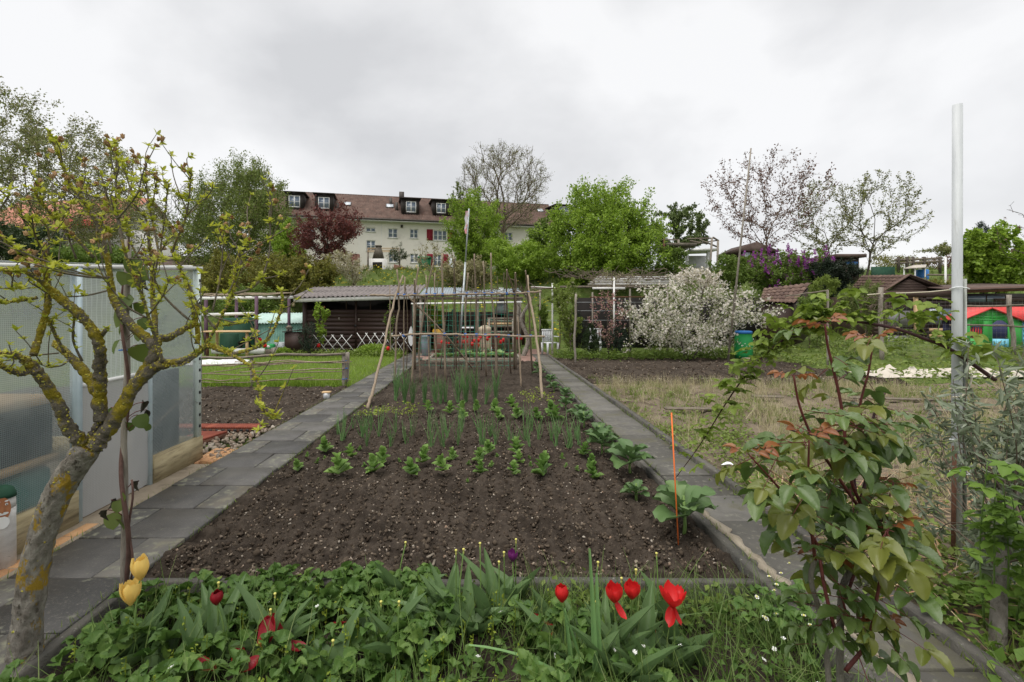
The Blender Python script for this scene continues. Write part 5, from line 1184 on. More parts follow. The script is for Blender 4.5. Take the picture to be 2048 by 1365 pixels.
# timber frame, hut and canopies up the slope on the right
fr = thing('rustic_arbor', 'skeletal timber arbor of thin poles above the blossom tree', 'arbor', on(1380, 27.5))
YR = 27.5
for (a, b) in (((1328, 478), (1328, 520)), ((1357, 480), (1357, 520)), ((1424, 476), (1418, 560)), ((1436, 482), (1434, 520))):
    m = MB(); q = at(*b, YR); q[2] = th(q[0], YR) - .1; m.add(beam(at(*a, YR), q, .09, .09)); part('post', m, 'wood_grey' if a[0] != 1328 else 'rust', fr)
for (a, b) in (((1322, 480), (1358, 480)), ((1375, 478), (1426, 477)), ((1426, 475), (1437, 482)), ((1395, 487), (1437, 481)), ((1400, 480), (1434, 494)), ((1380, 482), (1415, 488))):
    m = MB(); m.add(beam(at(*a, YR), at(*b, YR + .5), .07, .07)); part('rail', m, 'wood_grey_h', fr)
m = MB(); p, q = at(1326, 492, YR + .5), at(1385, 492, YR + .5); m.add(beam(p, q, 1.2, .18)); part('brush_roof', m, 'stone_dark', fr)
cn = thing('canopy', 'white flat-roofed canopy behind the blossom tree', 'canopy', on(1410, 29))
m = MB(); m.add(beam(at(1370, 504, 29), at(1425, 502, 29), 1.6, .14)); part('roof', m, 'white_paint', cn)
for x in (1374, 1416): q = on(x, 28.5); m = MB(); m.add(box(q[0] - .07, q[0] + .07, q[1] - .07, q[1] + .07, q[2] - .1, at(0, 503, 28.5)[2])); part('post', m, 'white_paint', cn)
m = MB(); p, q = at(1376, 512, 29.8), at(1414, 530, 29.8); m.add(box(p[0], q[0], 29.8, 29.9, q[2] - 1, p[2])); part('back_panel', m, 'fleece_grey', cn)
ht = thing('hillside_hut', 'dark hillside hut with low gable behind the lilac', 'hut', on(1550, 29))
m = MB(); m.add(prism([at(1480, 501, 28.5), at(1514, 484, 28.5), at(1562, 503, 28.5)], (0, 3, 0))); part('roof', m, 'roof_dark', ht)
m = MB(); p, q = at(1488, 503, 28.8), at(1552, 503, 28.8); m.add(box(p[0], q[0], 28.8, 31, th(q[0], 28.8) - .2, p[2] - .02)); part('wall', m, 'shed_brown_old', ht)
m = MB(); p, q = at(1486, 505, 28.75), at(1500, 520, 28.75); m.add(box(p[0], q[0], 28.74, 28.79, q[2], p[2])); part('window', m, 'glass_light', ht)
h2 = thing('hillside_hut', 'brown wooden hut between the lilac and the crooked sparse tree', 'hut', on(1690, 27))
m = MB(); p, q = at(1672, 516, 27), at(1718, 516, 27); m.add(box(p[0], q[0], 27, 29, th(q[0], 27) - .2, p[2])); part('wall', m, 'shed_brown_old', h2)
m = MB(); m.add(box(p[0] - .2, q[0] + .2, 26.7, 29.2, p[2], p[2] + .18)); part('roof', m, 'roof_dark', h2)
m = MB(); p, q = at(1692, 524, 26.95), at(1714, 530, 26.95); m.add(box(p[0], q[0], 26.9, 26.98, q[2], p[2])); part('blue_panel', m, 'blue_plastic', h2)
m = MB(); p, q = at(1745, 534, 26), at(1790, 548, 26); m.add(box(p[0], q[0], 26, 26.1, q[2] - .6, p[2])); single('green_screen', m, 'green_dark', 'dark green screen behind the gabled shed', 'screen')
ct = thing('canopy', 'small cream canopy on white legs above the gabled shed', 'canopy', on(1832, 27))
m = MB(); m.add(prism([at(1806, 539, 26.5), at(1852, 536, 26.5), at(1853, 531, 28), at(1828, 532, 28)], (0, 0, .05))); part('roof', m, 'fleece', ct)
for x, Y in ((1808, 26.6), (1830, 26.6), (1850, 26.8), (1838, 27.8)): q = on(x, Y); m = MB(); m.add(tube([q - A([0, 0, .1]), (q[0], q[1], at(0, 537, Y)[2])], .035, 6)); part('leg', m, 'white_paint', ct)
m = MB(); p, q = at(1836, 541, 27.2), at(1852, 554, 27.2); m.add(lathe([(.27, q[2] - .6), (.3, q[2]), (.3, p[2]), (.25, p[2] + .03)], 16, ((p[0] + q[0]) / 2, 27.2, 0))); single('rain_barrel', m, 'blue_plastic', 'blue barrel beneath the cream canopy', 'barrel', smooth=True)
tf = thing('terrace_railing', 'timber terrace railing with dark posts on the hill crest', 'railing', on(1830, 29))
for yv in (521, 527): m = MB(); m.add(beam(at(1790, yv, 29), at(1885, yv - 4, 29), .06, .12)); part('rail', m, 'wood_grey_h', tf)
for x in (1797, 1814, 1826, 1848, 1880): q = on(x, 29); m = MB(); m.add(box(q[0] - .06, q[0] + .06, 28.95, 29.05, q[2] - .1, at(0, 514, 29)[2])); part('post', m, 'twig_dark', tf)
p = on(1891, 24); m = MB(); m.add(tube([p - A([0, 0, .1]), at(1891, 515, 24)], .045, 8)); single('white_post', m, 'white_paint', 'slim white post on the bank behind the white pole', 'post')
m = MB(); m.add(tube([at(1855, 550, 25), at(1935, 551, 25)], .05, 6)); q = on(1895, 25); m.add(tube([(q[0], 25, q[2] - .1), (q[0], 25, at(0, 551, 25)[2])], .04, 6)); single('hand_rail', m, 'wood_grey_h', 'grey rail crossing behind the white pole', 'rail')

# ------------------------------------------------------------------ trees
def frusta(Aa, B, ra, rb, n=5):
    d = B - Aa; L = np.linalg.norm(d, axis=1)[:, None] + 1e-9; d = d / L
    ref = np.where(np.abs(d[:, 2:3]) < .9, A([[0, 0, 1.]]), A([[1., 0, 0]])); u = np.cross(d, ref); u /= np.linalg.norm(u, axis=1)[:, None]; w = np.cross(d, u)
    a = np.arange(n) / n * 2 * math.pi; ring = np.cos(a)[None, :, None] * u[:, None] + np.sin(a)[None, :, None] * w[:, None]
    V = np.concatenate([Aa[:, None] + ring * ra[:, None, None], B[:, None] + ring * rb[:, None, None]], 1)
    k = np.arange(n); q = np.stack([k, (k + 1) % n, n + (k + 1) % n, n + k], 1); f = (q[None] + (np.arange(len(Aa)) * 2 * n)[:, None, None]).reshape(-1, 4)
    return V.reshape(-1, 3), f
def grow(stem, targets, seg, r, back=1.0, jit=.09, bf=.55):
    """branches from a stem polyline to every target; returns nodes, parents"""
    P = [A(p, float) for p in stem]; par = [-1] + list(range(len(stem) - 1)); base = P[0]
    N = np.zeros((len(stem) + len(targets) * 14, 3)); N[:len(P)] = P; n = len(P); dirs = np.zeros_like(N)
    for i in range(1, n): dirs[i] = N[i] - N[i - 1]
    dirs[:n] /= np.linalg.norm(dirs[:n], axis=1)[:, None] + 1e-9
    order = np.argsort(np.linalg.norm(targets - A(stem[-1]), axis=1) + r.uniform(0, .2, len(targets)) * np.linalg.norm(targets - A(stem[-1]), axis=1).max())
    dead = max(1, len(P) // 3); pl_ = np.zeros(len(N)); pl_[1:n] = np.cumsum(np.linalg.norm(np.diff(N[:n], axis=0), axis=1))
    for t in targets[order]:
        v = t - N[dead:n]; L = np.linalg.norm(v, axis=1) + 1e-9; al = (v * dirs[dead:n]).sum(1) / L
        j = dead + int(np.argmin(L * (1 + back * np.clip(.45 - al, 0, 2)) + bf * pl_[dead:n]))
        k = max(1, min(12, int(np.linalg.norm(t - N[j]) / seg))); a = N[j].copy(); d0 = dirs[j] * np.linalg.norm(t - a); prev = j
        for q in range(1, k + 1):
            s = q / k; lin = a + (t - a) * s; cur = lin + d0 * .25 * s * (1 - s) * 2 + r.normal(0, jit * seg, 3) * (1 if q < k else 0)
            if n >= len(N): N = np.vstack([N, np.zeros_like(N)]); dirs = np.vstack([dirs, np.zeros_like(dirs)]); pl_ = np.concatenate([pl_, np.zeros_like(pl_)])
            N[n] = cur; dd = cur - N[prev]; dirs[n] = dd / (np.linalg.norm(dd) + 1e-9); pl_[n] = pl_[prev] + np.linalg.norm(dd); par.append(prev); prev = n; n += 1
    return N[:n], A(par)
def radii(par, r0, p=2.4, rmax=9):
    n = len(par); acc = np.zeros(n); kids = np.bincount(par[par >= 0], minlength=n)
    acc[kids == 0] = r0 ** p
    for i in range(n - 1, 0, -1): acc[par[i]] += acc[i]
    return np.minimum(acc ** (1 / p), rmax)
def crown_pts(n, C, rad, r, clumps=0, shell=.3, egg=0.):
    def one(k):
        q = r.normal(size=(k, 3)); q /= np.linalg.norm(q, axis=1)[:, None]; return q * (r.uniform(shell, 1, k) ** (1 / 2.2))[:, None]
    if clumps:
        cc = one(clumps) * .82; i = r.integers(0, clumps, n); q = cc[i] + r.normal(0, .17, (n, 3)) * r.uniform(.6, 1.3, clumps)[i][:, None]
    else: q = one(n)
    if egg: q[:, :2] *= (1 - egg * q[:, 2])[:, None]
    return A(C) + q * A(rad)
def tree(name, label, x, y, hwd, hh, Y, n=260, nleaf=5000, ls=.12, leaf='lf_mid', bark='twig_brown', cat='tree', group=None, seed=1, clumps=24, r0=.006, base_x=None, jl=.16, shell=.3, egg=.0, rmax=.25,
         tpl=LEAF2, blossom=None, twig=0, twl=.35, seg=None, stems=1, lean=0, depth=None, up=0, tiltup=None, fill=0):
    r = np.random.default_rng(seed); C = at(x, y, Y); k = Y / F; rad = A([hwd * k, (depth or hwd) * k, hh * k]); b = on(base_x if base_x is not None else x, Y); b[2] -= .15
    if group is None: group = None
    t = thing(name, label, cat, b, group)
    T = crown_pts(n, C, rad, r, clumps, shell, egg)
    T = T[T[:, 2] > b[2] + .25]
    sg = seg or max(.12, hh * k * .12)
    top = C + A([lean, 0, -rad[2] * .15])
    Nn = []; Pp = []; off = 0
    if stems == 1: grp = [T]; bases = [b]; tops = [top]
    else:
        az = np.arctan2(T[:, 1] - C[1], T[:, 0] - C[0]); ix = ((az + math.pi) / (2 * math.pi) * stems).astype(int) % stems
        grp = [T[ix == i] for i in range(stems)]; bases = [b + A([r.normal(0, .12), r.normal(0, .12), 0]) for _ in range(stems)]; tops = [(g.mean(0) if len(g) else C) * .6 + C * .4 - A([0, 0, rad[2] * .3]) for g in grp]
    for g, bb_, tp in zip(grp, bases, tops):
        if len(g) < 2: continue
        st_ = [bb_ + (tp - bb_) * s + A([r.normal(0, .04) * (0 < s < 1), r.normal(0, .04) * (0 < s < 1), 0]) * np.linalg.norm(tp - bb_) * .4 for s in np.linspace(0, 1, 7)]
        nd, pr_ = grow(st_, g, sg, r); Nn.append(nd); Pp.append(np.where(pr_ >= 0, pr_ + off, -1)); off += len(nd)
    N = np.concatenate(Nn); P = np.concatenate(Pp)
    if twig:
        i = r.integers(0, len(N), twig); i = i[P[i] >= 0]; d = r.normal(0, 1, (len(i), 3)); dd = N[i] - N[P[i]]; dd /= np.linalg.norm(dd, axis=1)[:, None] + 1e-9; d = d * .55 + dd + A([0, 0, .3 + up]); d /= np.linalg.norm(d, axis=1)[:, None]
        L = twl * r.uniform(.4, 1.2, len(i)); N2 = N[i] + d * L[:, None]; P = np.concatenate([P, i]); N = np.concatenate([N, N2])
    R = radii(P, r0, 2.4, rmax); c = np.where(P >= 0)[0]; ra = np.minimum(R[P[c]], R[c] * 1.5); 
    thick = R[c] > rmax * .25
    m = MB(); m.add(frusta(N[P[c]][thick], N[c][thick], ra[thick], R[c][thick], 8)) if thick.any() else None
    if thick.any(): part('trunk', m, bark, t, True)
    m = MB(); m.add(frusta(N[P[c]][~thick], N[c][~thick], ra[~thick], R[c][~thick], 4)); part('branches', m, bark, t, True, kind='stuff')
    thin = c[R[c] < r0 * 3.2]; 
    def place(cnt, size, tp, mt_, nm, rot=None, j=jl, along=True):
        i = thin[r.integers(0, len(thin), cnt)]; s = r.uniform(0, 1, (cnt, 1)); p = N[i] * s + N[P[i]] * (1 - s) + r.normal(0, j, (cnt, 3)) * hwd * k * .25
        Rm = randrot(cnt, tiltup, r) if tiltup else randrot(cnt, None, r)
        m = MB(); m.add(scatter(tp[0], tp[1], p, Rm, size * r.uniform(.6, 1.25, cnt))); return part(nm, m, mt_, t, kind='stuff')
    if nleaf: place(nleaf, ls, tpl, leaf, 'crown')
    if blossom: 
        for bl in blossom:
            bm, cnt, size = bl[:3]
            if len(bl) == 3: place(cnt, size, FLW, bm, 'blossoms'); continue
            i = thin[r.integers(0, len(thin), cnt)]; q = np.repeat(N[i] + r.normal(0, .15, (cnt, 3)) - A([0, .25, 0]), bl[3], 0); u = np.tile(np.linspace(0, 1, bl[3]), cnt)[:, None]
            dr = np.repeat(r.normal(0, .35, (cnt, 3)) + A([0, 0, 1]), bl[3], 0); q = q + dr * u * .3 + r.normal(0, .05, q.shape) * (1.1 - u); m = MB(); m.add(scatter(FLW[0], FLW[1], q, randrot(len(q), None, r), size * r.uniform(.7, 1.2, len(q)))); part('blossoms', m, bm, t, kind='stuff')
    return t
a_ = np.arange(5) / 5 * 2 * math.pi
FLW = (np.vstack([[0, 0, 0]] + [[[.5 * math.cos(a), .5 * math.sin(a), .15], [.42 * math.cos(a + .55), .42 * math.sin(a + .55), .2], [.5 * math.cos(a + .9), .5 * math.sin(a + .9), .12]] for a in a_]), A([[0, 1 + 3 * i, 2 + 3 * i] for i in range(5)] + [[0, 2 + 3 * i, 3 + 3 * i] for i in range(5)]))
TB = 'trees on the hillside'
tree('airy_tree', 'large airy tree with small green-brown leaves behind the greenhouse', -25, 405, 300, 225, 36, 1100, 80000, .18, 'lf_airy', 'twig_dark', seed=2, clumps=0, r0=.007, jl=.08, group=TB, rmax=.3, twig=2500, twl=.7, base_x=60)
tree('bare_tree', 'small bare twiggy tree beside the airy tree', 375, 440, 60, 75, 40, 260, 900, .1, 'lf_palebud', 'twig_dark', seed=3, clumps=0, r0=.006, group=TB, twig=900, twl=.5)
tree('round_tree', 'dense rounded green tree with feathery yellowish top', 482, 445, 112, 132, 38, 700, 60000, .15, 'lf_willow', 'twig_brown', seed=4, clumps=0, r0=.006, jl=.16, group=TB, egg=.35, twig=1500, twl=.8, shell=.15)
tree('round_shrub', 'bright green rounded shrub beside the copper-leaved tree', 583, 490, 40, 52, 31, 200, 12000, .13, 'lf_bright', 'twig_brown', 'shrub', seed=5, group='shrubs on the bank', clumps=18)
tree('copper_tree', 'copper-red leaved tree in front of the cream house', 655, 470, 68, 62, 29, 340, 15000, .12, 'lf_red', 'twig_dark', seed=6, clumps=36, jl=.16, group=TB, r0=.006, twig=500, twl=.5)
for i, (x, y, a, b, Y, lab, lm) in enumerate(((455, 565, 70, 60, 25.5, 'olive-green bush behind the slatted pergola', 'lf_olivebush'), (555, 550, 62, 52, 24.5, 'large olive-yellow bush left of the shed roof', 'lf_olivebush'), (628, 558, 48, 42, 23.6, 'low yellow-green bush touching the shed roof', 'lf_olivebush'), (500, 610, 60, 30, 22, 'low leafy bank shrub behind the mint lean-to', 'lf_mid'))):
    tree('flowering_bush', lab, x, y, a, b, Y, 260, 20000, .10, lm, 'twig_brown', 'bush', 'shrubs on the bank', 20 + i, 26, .004, stems=4, twig=500, twl=.4)
tree('blossom_tree', 'small pale blossoming tree on the bank above the shed', 703, 522, 58, 42, 25, 170, 2600, .085, 'lf_palebud', 'twig_brown', seed=7, clumps=16, group='blossoming fruit trees', blossom=[('petal_cream', 1300, .09)], base_x=712, rmax=.11)
tree('laurel_tree', 'small leathery-leaved tree beside the wheelie bin', 800, 508, 26, 20, 30.5, 60, 900, .16, 'lf_dark', 'twig_brown', seed=8, clumps=9, group='shrubs on the bank', blossom=[('petal_cream', 60, .1)], tpl=LEAFN)
tree('bare_fruit_tree', 'sparse budding fruit tree behind the trellis tops', 868, 520, 45, 45, 27, 90, 900, .10, 'lf_palebud', 'twig_brown', seed=9, clumps=0, group='blossoming fruit trees', r0=.007)
tree('upright_tree', 'upright light green tree in front of the house right part', 950, 465, 66, 78, 33, 420, 30000, .14, 'lf_bright', 'twig_brown', seed=10, clumps=40, group=TB, r0=.007, jl=.14, up=.4, twig=800, twl=.7)
tree('tall_bare_tree', 'tall wide twiggy tree rising above the house roof', 1005, 375, 92, 84, 47, 900, 9000, .12, 'lf_airy', 'twig_brown', seed=11, clumps=0, r0=.007, group=TB, twig=2600, twl=.75, base_x=1020, rmax=.3, jl=.1)
tree('columnar_tree', 'slim dark columnar tree beside the house roof', 915, 395, 15, 34, 46, 90, 2200, .12, 'lf_willow', 'twig_brown', seed=12, clumps=0, group=TB)
tree('leafy_shrub', 'spreading light green shrub behind the shelter roof', 1030, 520, 75, 58, 28, 300, 24000, .125, 'lf_bright', 'twig_brown', 'shrub', 'shrubs on the bank', 13, 30, .005, stems=3)
tree('leafy_shrub', 'leafy green shrub between upright tree and big bushy tree', 1095, 495, 50, 60, 31, 240, 18000, .13, 'lf_mid', 'twig_brown', 'shrub', 'shrubs on the bank', 14, 24, .005, stems=3)
tree('leafy_shrub', 'yellow-green shrub behind the trellis centre', 930, 545, 55, 38, 27, 200, 9000, .11, 'lf_palebud', 'twig_brown', 'shrub', 'shrubs on the bank', 15, 18, .005, stems=3)
tree('bushy_tree', 'big dense fresh green tree right of the house', 1203, 475, 112, 112, 27, 900, 56000, .145, 'lf_bright', 'twig_dark', seed=16, clumps=130, group=TB, r0=.007, jl=.13, egg=.15, stems=4, twig=900, twl=.55)
tree('feathery_tree', 'grey-green tree with long feathery shoots', 1357, 460, 62, 55, 31, 120, 10000, .17, 'lf_feather', 'twig_brown', seed=17, clumps=0, group=TB, r0=.006, jl=.11, tpl=LEAF2, shell=.4)
tree('brown_budded_tree', 'wide open tree with brown young leaves by the thin pole', 1530, 395, 118, 100, 29, 420, 4800, .13, 'lf_brown', 'twig_brown', seed=18, clumps=0, group=TB, r0=.006, base_x=1528, jl=.1, rmax=.16, shell=.2, egg=-.2)
tree('sparse_tree', 'thin sparse tree between the brown-leaved and crooked trees', 1648, 435, 58, 88, 29, 260, 3600, .11, 'lf_airy', 'twig_brown', seed=19, clumps=0, group=TB, r0=.005, base_x=1665, jl=.1)
tree('sparse_tree', 'crooked sparse tree with few leaves above the gabled shed', 1750, 425, 85, 88, 27, 340, 4600, .11, 'lf_airy', 'twig_dark', seed=30, clumps=0, group=TB, r0=.006, base_x=1732, jl=.1, rmax=.14)
tree('lilac_bush', 'lilac bush with deep purple flower clusters', 1572, 540, 84, 50, 23.5, 360, 17000, .12, 'lf_mid', 'twig_brown', 'lilac', 'shrubs on the bank', 31, 36, .005, stems=4, blossom=[('petal_lilac', 150, .085, 26)], jl=.12)
tree('leafy_shrub', 'green shrub between leaning pole and lilac', 1462, 545, 42, 44, 22.5, 200, 9000, .10, 'lf_mid', 'twig_brown', 'shrub', 'shrubs on the bank', 61, 20, .004, stems=3)
tree('leafy_shrub', 'dense green shrub under the skeletal timber arbor', 1345, 530, 45, 38, 25.5, 200, 9000, .10, 'lf_mid', 'twig_brown', 'shrub', 'shrubs on the bank', 62, 20, .004, stems=3)
tree('pergola_vine', 'pale leafy climber over the white pergola end', 1118, 600, 30, 42, 16.8, 90, 2600, .06, 'lf_palegreen', 'twig_brown', 'vine', 'climbers on the pergola', 63, 14, .004)
tree('pergola_vine', 'brown twiggy climber on the pergola slats', 1225, 562, 60, 22, 17.4, 120, 700, .05, 'lf_palebud', 'twig_brown', 'vine', 'climbers on the pergola', 64, 0, .005)
tree('yew_bush', 'dark evergreen bush below the lilac', 1662, 552, 44, 38, 21.5, 220, 16000, .13, 'lf_yew', 'twig_dark', 'bush', 'shrubs on the bank', 32, 24, .004, stems=3, tpl=LEAFN)
tree('willow_shrub', 'pale feathery shrub in front of the gabled shed', 1722, 612, 42, 52, 14.2, 170, 14000, .075, 'lf_palegreen2', 'twig_brown', 'shrub', 'shrubs by the wooden sheds', 33, 26, .003, stems=3, tpl=LEAFN)
tree('willow_shrub', 'light green wispy shrub beside the low hut', 1645, 580, 30, 40, 16.5, 90, 7000, .08, 'lf_palegreen', 'twig_brown', 'shrub', 'shrubs by the wooden sheds', 34, 14, .003, stems=3, tpl=LEAFN)
tree('ivy_bush', 'ivy mass covering the low hut side', 1625, 630, 45, 50, 16.4, 160, 5000, .06, 'lf_mid', 'twig_brown', 'bush', 'shrubs by the wooden sheds', 35, 24, .003, stems=3)
tree('maple_tree', 'dense fresh green tree right of the white pole', 1990, 515, 66, 72, 20.5, 420, 22000, .15, 'lf_bright', 'twig_dark', seed=36, clumps=46, group=TB, jl=.13, stems=3, r0=.005)
tree('spruce_tree', 'dark spruce top far behind the right green tree', 1962, 478, 24, 38, 60, 160, 5000, .3, 'lf_conifer', 'twig_dark', seed=37, clumps=0, group=TB, egg=.8, tpl=LEAFN)
tree('flat_topped_tree', 'distant flat-topped tree on the hill crest', 1882, 500, 34, 20, 62, 120, 2200, .2, 'lf_airy', 'twig_brown', seed=38, clumps=8, group=TB)
tree('hedge_shrub', 'brown-green hedge shrub on the crest behind the railing', 1800, 525, 60, 18, 33, 160, 3500, .1, 'lf_olivebush', 'twig_brown', 'shrub', 'shrubs on the bank', 39, 20, .004, stems=4)
tree('hedge_shrub', 'russet hedge on the crest left of the white pole', 1895, 530, 50, 24, 32, 160, 3500, .1, 'lf_brown', 'twig_brown', 'shrub', 'shrubs on the bank', 40, 20, .004, stems=4)
tree('hedge_shrub', 'yellow-green bank shrub behind the gabled shed', 1890, 572, 50, 18, 24, 130, 3500, .08, 'lf_olivebush', 'twig_brown', 'shrub', 'shrubs on the bank', 41, 18, .004, stems=4)
tree('magnolia_tree', 'bare budded branches reaching in at the upper right edge', 2075, 460, 70, 80, 13, 60, 130, .06, 'lf_brown', 'twig_dark', seed=42, clumps=0, group=TB, r0=.004, jl=.03)
tree('hedge_shrub', 'dark green hedge behind the greenhouse roof', 40, 500, 95, 48, 24, 260, 18000, .13, 'lf_dark', 'twig_dark', 'shrub', 'shrubs on the bank', 43, 26, .005, stems=4)
tree('hedge_shrub', 'mid green hedge above the greenhouse film roof', 180, 520, 85, 35, 25, 240, 16000, .12, 'lf_mid', 'twig_dark', 'shrub', 'shrubs on the bank', 44, 26, .005, stems=4)
tree('apple_tree', 'spreading apple tree covered in white blossom', 1380, 624, 158, 84, 16, 620, 10000, .06, 'lf_palegreen2', 'twig_dark', seed=45, clumps=60, group='blossoming fruit trees', r0=.004, stems=3, blossom=[('petal_white', 7200, .072)], jl=.11, egg=.15, depth=100)
tree('apple_tree', 'white blossom branches rising beside the leaning pole', 1400, 555, 60, 30, 16.3, 120, 1300, .055, 'lf_palebud', 'twig_dark', seed=46, clumps=14, group='blossoming fruit trees', r0=.004, blossom=[('petal_white', 1300, .075)], jl=.09)
tree('column_apple', 'narrow pale-leaved fruit tree beside the grey stake', 1140, 622, 32, 72, 16.4, 150, 8000, .06, 'lf_palegreen', 'twig_brown', seed=47, clumps=22, group='blossoming fruit trees', r0=.004, blossom=[('petal_cream', 260, .06)])
tree('peach_tree', 'thin peach tree with pink blossom under the white pergola', 1215, 630, 44, 55, 16.2, 100, 500, .05, 'lf_palebud', 'twig_dark', seed=48, clumps=0, group='blossoming fruit trees', r0=.004, blossom=[('petal_pink', 750, .05)], base_x=1215)
for i, (x, y, a, b, Y, lab, lm) in enumerate(((1150, 655, 24, 42, 16.8, 'dark conifer behind the narrow fruit tree', 'lf_yew'), (1183, 678, 20, 32, 16.2, 'small thuja cone beside the grey stake', 'lf_thuja'), (1235, 678, 30, 30, 16.4, 'blue-green conifer under the peach tree', 'lf_conifer'), (906, 662, 15, 46, 15.8, 'slim conical conifer behind the net', 'lf_conifer'))):
    tree('conifer', lab, x, y, a, b, Y, 240, 9000, .055, lm, 'twig_dark', 'conifer', 'garden conifers', 50 + i, 0, .003, egg=.6, tpl=LEAFN, shell=.1)
tree('rosemary_bush', 'grey-green rosemary bush at the shed corner', 617, 676, 22, 34, 17.1, 130, 4200, .06, 'lf_conifer', 'twig_brown', 'bush', 'shrubs by the brown shed', 55, 0, .003, tpl=LEAFN, stems=4, up=.8)
tree('rose_bush', 'rose with reddish tips against the brown shed wall', 640, 645, 24, 42, 17.6, 60, 1000, .10, 'lf_bright', 'stem_purple', 'rose', 'shrubs by the brown shed', 56, 10, .004, blossom=[('lf_rose_red', 60, .07)])
tree('climbing_rose', 'sparse climbing rose at the end of the brown shed', 778, 650, 10, 55, 17.5, 40, 330, .08, 'lf_mid', 'stem_purple', 'rose', 'shrubs by the brown shed', 57, 7, .004)
tree('vine_shrub', 'leafy vine under the corrugated shelter roof', 870, 620, 22, 30, 18.6, 80, 5000, .09, 'lf_bright', 'twig_brown', 'vine', 'shrubs by the shelter', 58, 12, .004)
tree('vine_shrub', 'bright leafy climber behind the shelter posts', 1085, 640, 16, 45, 18.6, 70, 4500, .09, 'lf_mid', 'twig_brown', 'vine', 'shrubs by the shelter', 59, 12, .004)
# ------------------------------------------------------------------ grass and ground cover
def blades(name, n, xf_, yf_, zf, h0, h1, w, mat, label, tilt=.35, clump=0, bend=.3, seed=0, nseg=2, keep=None):
    r = np.random.default_rng(seed)
    if clump:
        cx, cy = xf_(r, clump), yf_(r, clump); i = r.integers(0, clump, n); s = r.uniform(.02, .09, clump)[i]; x = cx[i] + r.normal(0, 1, n) * s; y = cy[i] + r.normal(0, 1, n) * s
    else: x, y = xf_(r, n), yf_(r, n)
    if keep is not None: k = keep(x, y); x, y = x[k], y[k]; n = len(x)
    h = r.uniform(h0, h1, n); tv, tf = blade(w, nseg, bend); R = np.einsum('nij,jk->nik', randrot(n, tilt, r), rotx(math.pi / 2))
    m = MB(); m.add(scatter(tv, tf, np.c_[x, y, zf(x, y) - .01], R, h)); return struct(name, m, mat, False, label, 'stuff')
U = lambda a, b, p=1.: (lambda r, n: a + (b - a) * r.uniform(0, 1, n) ** p)
blades('lawn_grass', 26000, U(-10, -2.9), U(10.2, 17.6, 1.2), zb5, .05, .13, .10, 'grass_lawn', 'short green grass of the lawn', .5, seed=1)
blades('lawn_grass', 2600, U(-8, -2.9), U(10.15, 10.5), zb5, .08, .2, .09, 'grass_lawn', 'longer grass along the branch fence', .5, seed=2)
blades('bank_grass', 26000, U(-16, 12), U(20.2, 32), lambda x, y: th(x, y), .15, .42, .08, 'grass_bank', 'rough grass on the bank below the house', .5, 2600, seed=3)
blades('bank_grass', 9000, U(12, 30), U(20, 32), lambda x, y: th(x, y), .15, .45, .08, 'grass_bank', 'rough grass on the bank behind the wooden sheds', .5, 900, seed=4)
r_ = np.random.default_rng(5); n = 700; x = r_.uniform(-9, 4, n); y = r_.uniform(21, 30, n); m = MB(); m.add(scatter(FLW[0], FLW[1], np.c_[x, y, th(x, y) + .35], randrot(n, .4, r_), r_.uniform(.08, .14, n))); struct('dandelions', m, 'yellow_flower', False, 'yellow flowers dotted over the grassy bank', 'stuff')
def patchy(s, f, t): return lambda x, y: fbm(x * f, y * f, 3, s) > t
blades('dry_grass', 20000, U(2.3, 11), U(2.2, 10.3, .9), zb6, .08, .30, .03, 'grass_dry', 'dry straw-coloured grass on the weedy plot', .6, 1500, seed=6, keep=patchy(21, .9, .48), nseg=3)
blades('dry_grass', 2600, U(2.6, 8), U(9.2, 10.4), zb6, .14, .30, .02, 'grass_dry', 'taller dry grass before the dug rows', .35, 160, seed=7, nseg=3)
blades('dry_grass', 5200, U(2.4, 9), U(3.2, 10.2), zb6, .14, .36, .018, 'grass_dry', 'pale tufts of dry grass dotted over the weedy plot', .38, 130, seed=26, nseg=3)
blades('green_weeds_grass', 26000, U(2.3, 11), U(1.2, 11), zb6, .06, .2, .05, 'weed', 'green grass among the weeds of the plot', .6, 900, seed=8, keep=patchy(33, .7, .45), nseg=3)
r_ = np.random.default_rng(9)
def weedleaves(name, n, x0, x1, y0, y1, zf, s0, s1, mat, label, seed, keep=None, hz=.1, tpl=LEAF2):
    r = np.random.default_rng(seed); k = n // 12; cx, cy, hh = r.uniform(x0, x1, k), r.uniform(y0, y1, k), r.uniform(.3, 1, k) * hz; i = r.integers(0, k, n); s = .07 + .05 * r.uniform(0, 1, n)
    x, y = cx[i] + r.normal(0, 1, n) * s, cy[i] + r.normal(0, 1, n) * s; h = hh[i] * r.uniform(0, 1, n)
    if keep is not None: q = keep(x, y); x, y, h = x[q], y[q], h[q]; n = len(x)
    m = MB(); m.add(scatter(tpl[0], tpl[1], np.c_[x, y, zf(x, y) + h], randrot(n, .9, r), r.uniform(s0, s1, n))); return struct(name, m, mat, False, label, 'stuff')
weedleaves('weeds', 20000, 2.3, 11, 1.3, 10.8, zb6, .03, .07, 'weed', 'low green weeds over the weedy plot', 10, patchy(44, .6, .46), .12)
weedleaves('weeds', 5000, 2.28, 3.4, 1.4, 6.5, zb6, .03, .06, 'weed', 'green weeds along the narrow path kerb', 11, None, .14)
weedleaves('weeds', 9000, 9.0, 22, 10.6, 17.5, zb8, .06, .14, 'weed', 'lush weeds before the wooden sheds', 12, None, .35)
weedleaves('weeds', 5000, 2.4, 9.2, 15.6, 16.6, lambda x, y: 0 * x, .08, .2, 'lf_mid', 'lush green leaves along the far edge of the dug rows', 13, None, .35, LEAFN)
